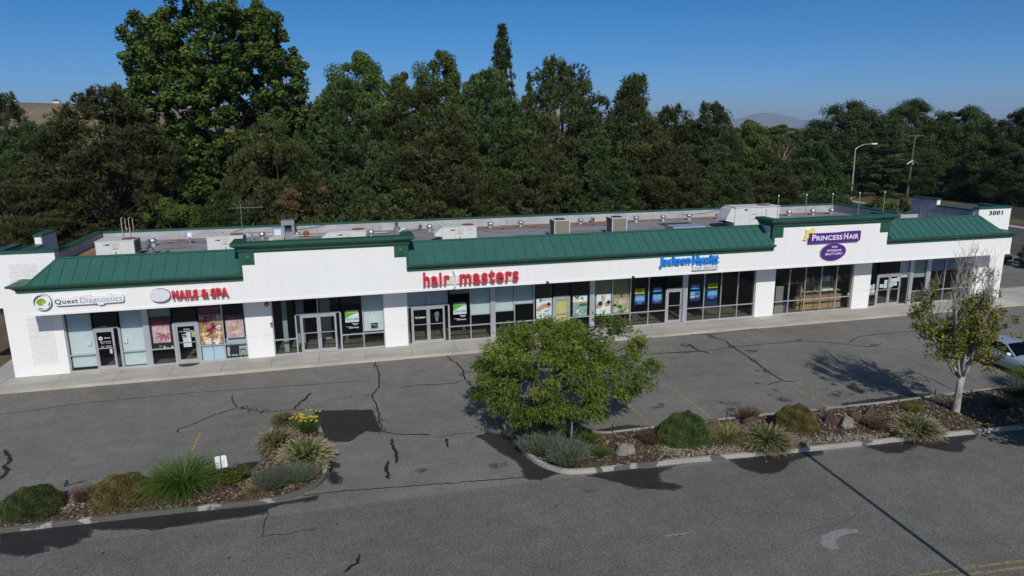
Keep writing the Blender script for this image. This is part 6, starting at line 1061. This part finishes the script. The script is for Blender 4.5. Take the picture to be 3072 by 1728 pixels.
def mk_cedar(seed,H=10,W=9,rust=0):
    r=np.random.default_rng(seed); rr=random.Random(seed); t=thing('layered_pine',(0,0,0),'x','tree','spreading layered pines at the left'); C_=[]
    for lv in range(8):
        z=1.4+lv*(H-2)/8; R=W/2*(1-.62*(lv/8)**1.4)
        for k in range(9): a=6.283*k/9+lv*.7+rr.uniform(-.25,.25)
        for k in range(15): a=rr.uniform(0,6.283); f=rr.uniform(.35,1.05); C_.append((R*f*math.cos(a),R*f*math.sin(a),z+f*.5+rr.gauss(0,.15)))
    n=len(C_); crown_obj(t,needles(C_,r.uniform(.7,1.2,n),80,.27,.055,r,.28,5,.8),'l_ced')
    if rust: D=[(W*.45*math.cos(a),W*.45*math.sin(a),rr.uniform(3.4,5.6)) for a in [rr.uniform(3.6,6.1) for _ in range(rust)]]; crown_obj(t,needles(D,np.full(rust,.75),90,.24,.05,r,.4),'l_rust','dead_foliage')
    return finish(t,C_,H,rr,M['bark'],1.,frac=.4)
def mk_spire(seed,H=25,W=4.8,mt='l_con',n=430,per=150,droop=0,nm='narrow_conifer'):
    r=np.random.default_rng(seed); rr=random.Random(seed); t=thing(nm,(0,0,0),'x','tree','narrow conifers behind the shops'); pr=lambda t:max(.06,(1-t)**.62*min(1,.55+1.6*t))
    C_=envelope(H-.4,1.5,W-.3,pr,n,r,.3,.13); A=needles(C_,r.uniform(.22,.5,n),int(per*.28),.34,.08,r,1.3,4,.5); crown_obj(t,A,mt); return finish(t,C_,H,rr,M['barkd'],1.5,frac=.3)
def mk_dead(seed):
    r=np.random.default_rng(seed); rr=random.Random(seed); t=thing('dead_tree',(0,0,0),'x','tree'); C_=envelope(11,3,5.5,lambda t:max(.1,math.sin(math.pi*(.15+.8*t))**.7),60,r,.4); crown_obj(t,crown(C_,r.uniform(.5,.9,60),70,.2,.4,r),'l_dead'); t=finish(t,C_,11,rr,M['twig'],2.5,frac=.9); return t
def mk_birch(seed):
    r=np.random.default_rng(seed); rr=random.Random(seed); t=thing('weeping_birch',(0,0,0),'x','tree'); C_=envelope(18.6,4,6.6,lambda t:max(.1,math.sin(math.pi*(.12+.8*t))**.7),95,r,.5,.15); D=[]
    for c in C_:
        for k in range(3): D.append((c[0]*1.05+r.normal(0,.2),c[1]*1.05+r.normal(0,.2),c[2]-k*.55))
    crown_obj(t,crown(D,r.uniform(.28,.5,len(D)),60,.2,.5,r,1.5),'l_bl'); return finish(t,C_,19,rr,M['barkp'],3,frac=.35)
def mk_spruce(seed):
    r=np.random.default_rng(seed); rr=random.Random(seed); t=thing('spruce_tree',(0,0,0),'x','tree','spruces at the far right'); C_=[]
    for lv in range(16):
        z=.8+lv*.88; R=4.6*(1-lv/16.5)
        for k in range(max(4,int(12-lv*.5))): a=rr.uniform(0,6.283); f=rr.uniform(.4,1.05); C_.append((R*f*math.cos(a),R*f*math.sin(a),z-f*.5))
    crown_obj(t,needles(C_,r.uniform(.5,.95,len(C_)),55,.36,.09,r,.4,5,.1),'l_pine'); return finish(t,C_,15,rr,M['barkd'],.8,frac=.3)
def mk_syc(seed=21):
    r=np.random.default_rng(seed); rr=random.Random(seed); t=thing('sycamore_tree',(0,0,0),'x','tree')
    H,W=24.6,18.6; pr=lambda t:float(np.interp(t,[0,.14,.3,.51,.72,.92,1.],[.2,.45,.78,1.,.86,.62,.40]))
    C_=envelope(H-1.,3.2,W-1.6,pr,260,r,.42,.05); D=[]
    for c in C_:
        for k in range(5): D.append((c[0]+r.normal(0,.75),c[1]+r.normal(0,.75),c[2]+r.normal(0,.62)))
    crown_obj(t,crown(D,r.uniform(.42,.85,len(D)),125,.31,.8,r,.85,.45,.30,.35),'l_syc'); return finish(t,C_,H,rr,M['barks'],4.,.30,.16)
MAKE.update(pineA=lambda:mk_pine(31,rust=0),pineB=lambda:mk_pine(32,rust=16,prof=lambda t:max(.05,min(1.,.62+1.5*t) if t<.25 else max(0,1-((t-.25)/.75)**1.5))),pineC=lambda:mk_pine(33,mt='l_pineg',prof=lambda t:max(.05,min(1.,.62+1.5*t) if t<.25 else max(0,1-((t-.25)/.75)**2.1)**.85)),pineD=lambda:mk_pine(34,H=12.,W=10.,prof=lambda t:max(.05,(1-t**2.2)**.75),n=150,tops=2,rust=12),
  bA=lambda:mk_broad(41),bB=lambda:mk_broad(42,mt='l_bl',n=140,per=380,cr=.95),bC=lambda:mk_broad(43,mt='l_bld',W=17,n=340,per=270,cr=1.45,size=.29,z0=1.2),bY=lambda:mk_broad(44,H=12,W=10,mt='l_bl',n=120,prof=lambda t:max(.05,(1-t**2.4)**.7),z0=.8,group='broadleaf trees behind the shops'),
  cedar=lambda:mk_cedar(51,rust=9),cedarB=lambda:mk_cedar(52,H=8,W=7,rust=26),spire=lambda:mk_spire(61),spireB=lambda:mk_spire(62,H=16,W=6,n=100,mt='l_pineg'),dead=lambda:mk_dead(71),birch=lambda:mk_birch(72),spruce=lambda:mk_spruce(73),syc=lambda:mk_syc(),bush=lambda:mk_broad(45,H=5,W=4,n=50,per=170,size=.22,z0=.4,cr=.6,nm='broadleaf_bush',group='bushes beyond the building'))
BASE=dict(pineA=(15,8.6),pineB=(15,8.6),pineC=(15,8.6),pineD=(12,10),bA=(16,8.5),bB=(16,8.5),bC=(16,17),bY=(12,10),cedar=(10,9),cedarB=(8,7),spire=(25,4.8),spireB=(16,6),dead=(11.5,5.5),birch=(19,7.5),spruce=(15,9.6),syc=(24.6,18.6),bush=(5,4))
TREES=[('syc',-7.9,33,24.6,18.4,'huge spreading broadleaf tree towering over the left half'),
('pineA',-14.7,21,14.9,9.6,'dark pine in front of the huge tree, at its left edge'),('pineD',-2.0,19,13.0,9.4,'broad domed pine behind the aerial mast'),('bY',-4.6,25.5,14.3,13.5,'yellow green rounded tree rimming the domed pine'),
('pineC',3.7,22,15.6,9.6,'dark pine right of the domed pine, below the palest leafy crown'),('pineA',9.6,20.5,15.0,9.8,'dark pine below the gap left of the three leafy tops'),('pineC',16.1,23,16.6,9.6,'green pine right below the tall narrow spire'),('pineA',23.3,24,17.6,9.2,'tallest dark pine, right of the tall narrow spire'),('pineB',29.4,22,16.1,8.8,'pointed pine standing free against the sky right of centre'),
('pineA',35.5,26,13.7,8.5,'dark pine just right of the free standing pointed pine'),('pineC',38.9,24,14.0,7.6,'dark pine left of the pale green crown'),('bA',46.3,30,13.9,7.5,'pale green crown beside the far blue mountain'),('pineC',49.3,22,11.2,9.0,'rounded pine at the right end of the pine row'),('dead',52.4,32,11.6,5.2,'brown dead looking tree behind the rounded pine'),
('pineB',12.4,17.5,12.0,8.6,'low pine with rusty tufts behind the lettered air conditioner'),('pineB',6.4,17.6,11.6,8.4,'low pine with rusty tufts behind the left gable'),('pineA',18.6,18.5,12.4,8.6,'low pine behind the left condenser'),('pineC',24.6,18,11.8,8.2,'low pine behind the right condenser'),('pineA',31.4,18.5,11.3,8.6,'low pine behind the blue letters'),('pineC',37.0,19.5,11.0,7.8,'low pine behind the large hooded unit'),('pineA',42.6,20.5,10.6,8.0,'low pine left of the right gable'),
('bY',-9.2,17.5,8.8,6.0,'bright green leafy bush right of the ladder rails'),('pineC',-5.8,17.6,8.2,7.0,'low pine between the bright bush and the domed pine'),('cedar',-20.3,17,9.8,10.5,'spreading layered pine at the left edge'),('cedarB',-17.6,14.6,7.4,6.2,'rust patched pine low at the left behind the end wall'),('bY',-24.5,38,10.3,8.5,'lighter green leafy tree behind the layered pine'),('pineC',-36,60,16.2,8.5,'dark conifer cut by the left edge of the picture'),('bC',-41.7,90,14.2,15,'dark broad crown below the tan hill, farther left'),('bC',-31.8,100,14.4,13,'dark broad crown below the tan hill, nearer the huge tree'),('pineC',-30.6,52,12.2,8.5,'dark conifer behind the lighter leafy tree'),('bC',-52,80,13,14,'dark tree beyond the left conifer'),
('bA',5.3,42,21.9,8.6,'palest leafy crown right of the huge tree'),('bB',1.2,40,16.6,6.5,'thin low crown between the huge tree and the palest crown'),('bB',10.2,44,20.3,8.4,'airy crown, left of the three leafy tops'),('bA',15.1,46,22.6,8.0,'highest of the three leafy tops left of the spire'),('bB',19.4,44,20.3,7.4,'airy crown touching the tall narrow spire'),('spire',22.9,46,25.0,4.9,'tall narrow conifer spire standing above all the pines'),('spire',27.4,50,19.8,2.3,'thin small spire right of the tall one'),('birch',26.2,34,19.0,8.2,'weeping birch showing behind the tallest dark pine'),
('bA',49.5,60,14.2,9,'small crown in the gap right of the pointed pine'),('bC',92,130,13.2,17,'far crown below the foot of the mountain'),('bB',108,112,12.6,14,'far crown left of the big dark crown'),('bA',100,98,13.6,13,'green crown left in front of the big dark crown'),('bC',97.9,76,17.4,18,'big dark crown at the left of the far right group'),('spruce',99.3,66,14.6,10.5,'spruce behind the utility pole'),('bC',121.8,85,18.2,19,'pale topped high crown behind the spruce'),('bC',128.1,78,16.6,15,'dark crown right of the spruce'),('bC',133,70,16,15,'dark crown, second from the right edge'),('bC',131.2,60,16.4,14,'dark crown at the right edge of the picture'),('bC',112,55,9.8,15,'low dark crown right of the utility pole'),('bC',116,46,11,14,'low dark crown at the right edge over the street'),('bC',104,66,9.,12,'dark crown between pole and spruce'),('spruce',109,58,8.5,9,'small spruce right of the utility pole'),('bC',88,78,10,11,'dark crown around the brown roof'),('bC',108,49,8.5,11,'dark shrubby crown behind the right end wall')]
for k,x,y,H,W,lb in TREES: bh,bw=BASE[k]; H*=1.07 if k.startswith('pine') and H>12.9 else 1.; sw=(1.16 if H>12.8 else 1.0) if k.startswith('pine') else 1.08; spawn(k,x,y,-.05,(W/bw*sw,W/bw*sw,H/bh),lb)
for x,y,H,W,lb in [(61.3,22.5,5.2,3.6,'leafy bush over the right side parapet'),(66.5,31,4.2,5,'light green bush beyond the right side parapet'),(62.4,8.0,2.6,3.0,'dark ball bush beside the dark red car')]: spawn('bush',x,y,-.02,(W/4,W/4,H/5),lb)
rr=random.Random(5)
for i,(x,y) in enumerate([(-62,120),(-75,140),(-25,130),(-8,120),(20,110),(38,95),(62,110),(75,125),(84,140),(64,140),(120,140),(135,120),(150,110)]): spawn(['bC','bA','bC'][i%3],x,y,-.05,((.95,.95,.75+.1*rr.random()) if i%3!=1 else (1.5,1.5,.78)),['far dark crown','far green crown','far broad crown'][i%3]+' beyond the others, '+['below the hill at far left','at the left margin below the hill','behind the huge tree','hidden behind the huge tree','behind the leafy tops','behind the pointed pine','left of the mountain gap','right in the mountain gap','under the mountain','low in the gap left of the mountain','behind the pale topped crown','behind the right dark crowns','at the extreme right horizon'][i])
for x,s,lb in [(-800,1.4,'left end of the dark trees on the hill crest'),(-775,1.8,'middle of the dark trees on the hill crest'),(-745,1.3,'right end of the dark trees on the hill crest')]: spawn('bC',x,1895,82,(s*.95,s*.95,s*.42),'tiny dark clump, '+lb)
# ---- the two trees in the near bed
def mk_near_tree():
    r=np.random.default_rng(81); rr=random.Random(81); t=thing('shade_tree',(0,0,0),'low wide leafy shade tree on the nose of the right bed','tree')
    C_=[]
    while len(C_)<150:
        u=rdir(1,r)[0]
        if u[2]<-.25: continue
        f=.55+.45*r.random()**.5; wob=1+.10*math.sin(3*math.atan2(u[1],u[0])+1.)+.07*math.sin(7*math.atan2(u[1],u[0]))
        c=np.array([u[0]*3.55*f*wob,u[1]*3.2*f*wob,1.95+u[2]*2.45*f])
        C_.append(c)
    for dx,dz in [(2.2,4.35),(2.6,4.15),(1.8,4.5),(-2.4,3.6),(-2.8,3.3),(3.8,2.6),(4.1,2.3),(3.5,3.2),(-3.2,2.3),(-3.4,1.5),(.2,4.4),(-1.0,4.2),(3.2,3.7)]: C_.append(np.array([dx,rr.uniform(-.8,.8),dz]))
    C_=[np.array([c[0]+.55,c[1],c[2]]) for c in C_]; mb=MB(); mb.tube([(0,0,-.1),(.05,.02,.7),(.1,0,1.3)],[.16,.12,.11],M['bark'],9); ends=[]
    prim=[]
    for k in range(7): a=6.283*k/7+.3; e=(1.5*math.cos(a)+.2,1.4*math.sin(a),2.2+.5*rr.random()); limb(mb,(.1,0,1.1),e,.075,.045,M['bark'],rr); prim.append(Vector(e))
    for c in C_:
        s=min(prim,key=lambda p:(p-Vector(c)).length); limb(mb,s,c,.035,.010,M['bark'],rr,.15)
    mb.build('trunk',t)
    C_=np.array(C_); n=len(C_); per=62; u=rdir(n*per,r); P=np.repeat(C_,per,0)+u*np.repeat(r.uniform(.26,.56,n),per)[:,None]*(.45+.55*r.random(n*per))[:,None]*np.array([1.2,1.2,.7])
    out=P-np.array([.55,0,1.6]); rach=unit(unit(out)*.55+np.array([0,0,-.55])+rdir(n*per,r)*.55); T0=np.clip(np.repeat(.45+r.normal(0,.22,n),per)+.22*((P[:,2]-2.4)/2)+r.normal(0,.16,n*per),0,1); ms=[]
    for q in range(7):
        sgn=-1 if q%2 else 1; sd=unit(np.cross(rach,rdir(n*per,r))); d=unit(rach*.75+sd*sgn*.75+np.array([0,0,-.25])); p=P+rach*(.03+.034*q)+d*.05; ms.append(leaf_quads(p,d,unit(np.cross(d,sd)+rdir(n*per,r)*.5),.112*r.uniform(.7,1.25,n*per),.044,T0+r.normal(0,.07,n*per)))
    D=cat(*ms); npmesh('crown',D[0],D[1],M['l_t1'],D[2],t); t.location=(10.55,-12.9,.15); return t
mk_near_tree()
def mk_maple():
    r=np.random.default_rng(91); rr=random.Random(91); t=thing('street_tree',(0,0,0),'upright tree with pale peeling trunk and bare twigs on top','tree'); mb=MB()
    mb.tube([(0,0,-.2),(.01,0,.15),(.03,0,.6),(.06,.02,1.2),(.10,.02,1.75)],[.20,.165,.15,.135,.13],M['barkp'],10); tw=MB(); leaves=[]; limbs=[(-1.5,4.6,.6),(-1.0,5.2,-.5),(-.45,6.1,.2),(.0,6.4,-.35),(.5,6.2,.5),(1.0,5.6,-.2),(1.5,4.9,.4),(.3,5.3,-.9),(-.8,4.8,1.0)]
    for bx,bz,by in limbs:
        a=Vector((.10,.02,1.6)); b=Vector((bx-.35,by,bz)); pts=[]
        for i in range(9):
            s=i/8; pts.append(a+Vector(((b.x-a.x)*(s**.75),(b.y-a.y)*s**.8,(b.z-a.z)*s))+Vector((rr.gauss(0,.04),rr.gauss(0,.04),0)))
        mb.tube(pts,[.075-.060*i/8 for i in range(9)],M['barkp'],6)
        for i in range(2,9):
            for _ in range(3):
                p=pts[i]; up=(i-2)/6; l=rr.uniform(.6,1.15)*(1.0 if i<6 else 1.5); a2=rr.uniform(0,6.283); hh=rr.uniform(.35,.8) if i<6 else rr.uniform(.12,.38); q=p+Vector((math.cos(a2)*l*hh+(p.x+.3)*.14,math.sin(a2)*l*hh,l*rr.uniform(.6,1.)))
                pp=limb(tw,p,q,.018,.005,M['twig'],rr,.08,4)
                for _ in range(8 if i>4 else 3):
                    m=pp[rr.randrange(1,5)]; a3=rr.uniform(0,6.283); l2=rr.uniform(.25,.65); e=m+Vector((math.cos(a3)*l2*.35,math.sin(a3)*l2*.35,l2*.9)); tw.tube([m,(m+e)/2+Vector((rr.gauss(0,.03),rr.gauss(0,.03),0)),e],[.008,.006,.003],M['twig'],4)
                if p.z<4.6+.3*rr.random() and rr.random()<.6:
                    for m in (pp[2],pp[3],pp[4]):
                        if m.z<5.6: leaves.append(m)
                elif rr.random()<.13: leaves.append(pp[2])
    mb.build('trunk',t,smooth=True); tw.build('twig',t)
    for x,z in [(1.5,2.3),(1.3,2.6),(1.1,2.1),(1.7,2.9),(1.0,2.4),(1.8,3.3),(2.2,3.6),(1.2,2.9),(-2.2,4.2),(-2.5,4.5),(-2.0,3.9),(-2.6,4.2),(-1.6,3.2),(-1.3,2.7),(2.0,4.3),(1.5,3.8),(-1.8,3.6),(-.9,2.5),(.6,2.3),(1.5,2.8),(1.4,2.5)]:
        leaves.append(Vector((x,rr.uniform(-.7,.7),z))); leaves.append(Vector((x+rr.gauss(0,.2),rr.uniform(-.9,.9),z+rr.gauss(0,.2))))
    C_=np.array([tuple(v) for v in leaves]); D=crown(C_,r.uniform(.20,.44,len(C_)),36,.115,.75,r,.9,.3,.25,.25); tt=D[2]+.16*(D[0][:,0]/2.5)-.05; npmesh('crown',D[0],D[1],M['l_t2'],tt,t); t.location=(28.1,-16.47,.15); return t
mk_maple()
t=spawn('bush',30.6,-22.8,0,(1.55,1.5,1.35),'leafy tree beside the drive just outside the right edge'); 
t=thing('lamp_post',(18.85,-30,0),'tall parking lot lamp post behind the camera, casting the long line of shadow','lamp post'); mb=MB(); mb.tube([(18.85,-30,0),(18.85,-30,9.9)],.075,M['pole'],8); mb.build('pole',t); mb=MB(); mb.box(18.6,19.1,-30.3,-29.7,9.9,10.05,M['pole']); mb.build('lamp_head',t)
# ------------------------------------------------------------------ air
hm=bpy.data.materials.new('haze_air'); hm.use_nodes=True; hn=hm.node_tree; hn.nodes.clear(); ho=hn.nodes.new('ShaderNodeOutputMaterial'); hv=hn.nodes.new('ShaderNodeVolumePrincipled')
hv.inputs['Density'].default_value=HAZE; hv.inputs['Color'].default_value=(.66,.80,1,1); hv.inputs['Anisotropy'].default_value=0; L(hn,hv.outputs[0],ho.inputs['Volume'])
mb=MB(); mb.box(-15000,15000,-15000,15000,-1.2,430,hm); tag(mb.build('haze'),'thin bluish haze over the far hills','haze',kind='stuff')
# ------------------------------------------------------------------ light, sky, camera
EL=math.radians(38.2); AZ=.06
w=bpy.data.worlds.new('World'); S.world=w; w.use_nodes=True; nt=w.node_tree; bg=nt.nodes['Background']; sky=nt.nodes.new('ShaderNodeTexSky'); sky.sky_type='NISHITA'; sky.sun_disc=False; sky.sun_elevation=EL; sky.sun_rotation=math.pi+AZ
sky.altitude=300; sky.air_density=.5; sky.dust_density=1.0; sky.ozone_density=6.2; hs=nt.nodes.new('ShaderNodeHueSaturation'); hs.inputs['Saturation'].default_value=1.25; hs.inputs['Hue'].default_value=.494; L(nt,sky.outputs[0],hs.inputs['Color']); L(nt,hs.outputs[0],bg.inputs[0]); bg.inputs[1].default_value=SKY_STR
sun=bpy.data.lights.new('sun','SUN'); sun.energy=SUN_E; sun.angle=math.radians(.5); sun.color=(1,.955,.89); so=bpy.data.objects.new('sun',sun); COL.objects.link(so); so.rotation_euler=Vector((AZ,1,-math.tan(EL))).to_track_quat('-Z','Y').to_euler(); so.location=(0,-60,60)
cam=bpy.data.cameras.new('camera'); co=bpy.data.objects.new('camera',cam); COL.objects.link(co); S.camera=co; cam.sensor_width=36; cam.lens=2073.77/3072*36; cam.clip_start=.3; cam.clip_end=60000
yaw,pitch,roll=CAMR; fw=Vector((math.sin(yaw)*math.cos(pitch),math.cos(yaw)*math.cos(pitch),-math.sin(pitch))); rt=Vector((math.cos(yaw),-math.sin(yaw),0)); up=rt.cross(fw); r2=math.cos(roll)*rt+math.sin(roll)*up; u2=-math.sin(roll)*rt+math.cos(roll)*up
mx=Matrix.Identity(4)
for i in range(3): mx[i][0]=r2[i]; mx[i][1]=u2[i]; mx[i][2]=-fw[i]; mx[i][3]=CAMP[i]
co.matrix_world=mx
S.view_settings.view_transform='Standard'; S.view_settings.look='None'; S.view_settings.exposure=EXPO; S.view_settings.gamma=1; S.view_settings.use_curve_mapping=False
S.render.resolution_x=1024; S.render.resolution_y=576
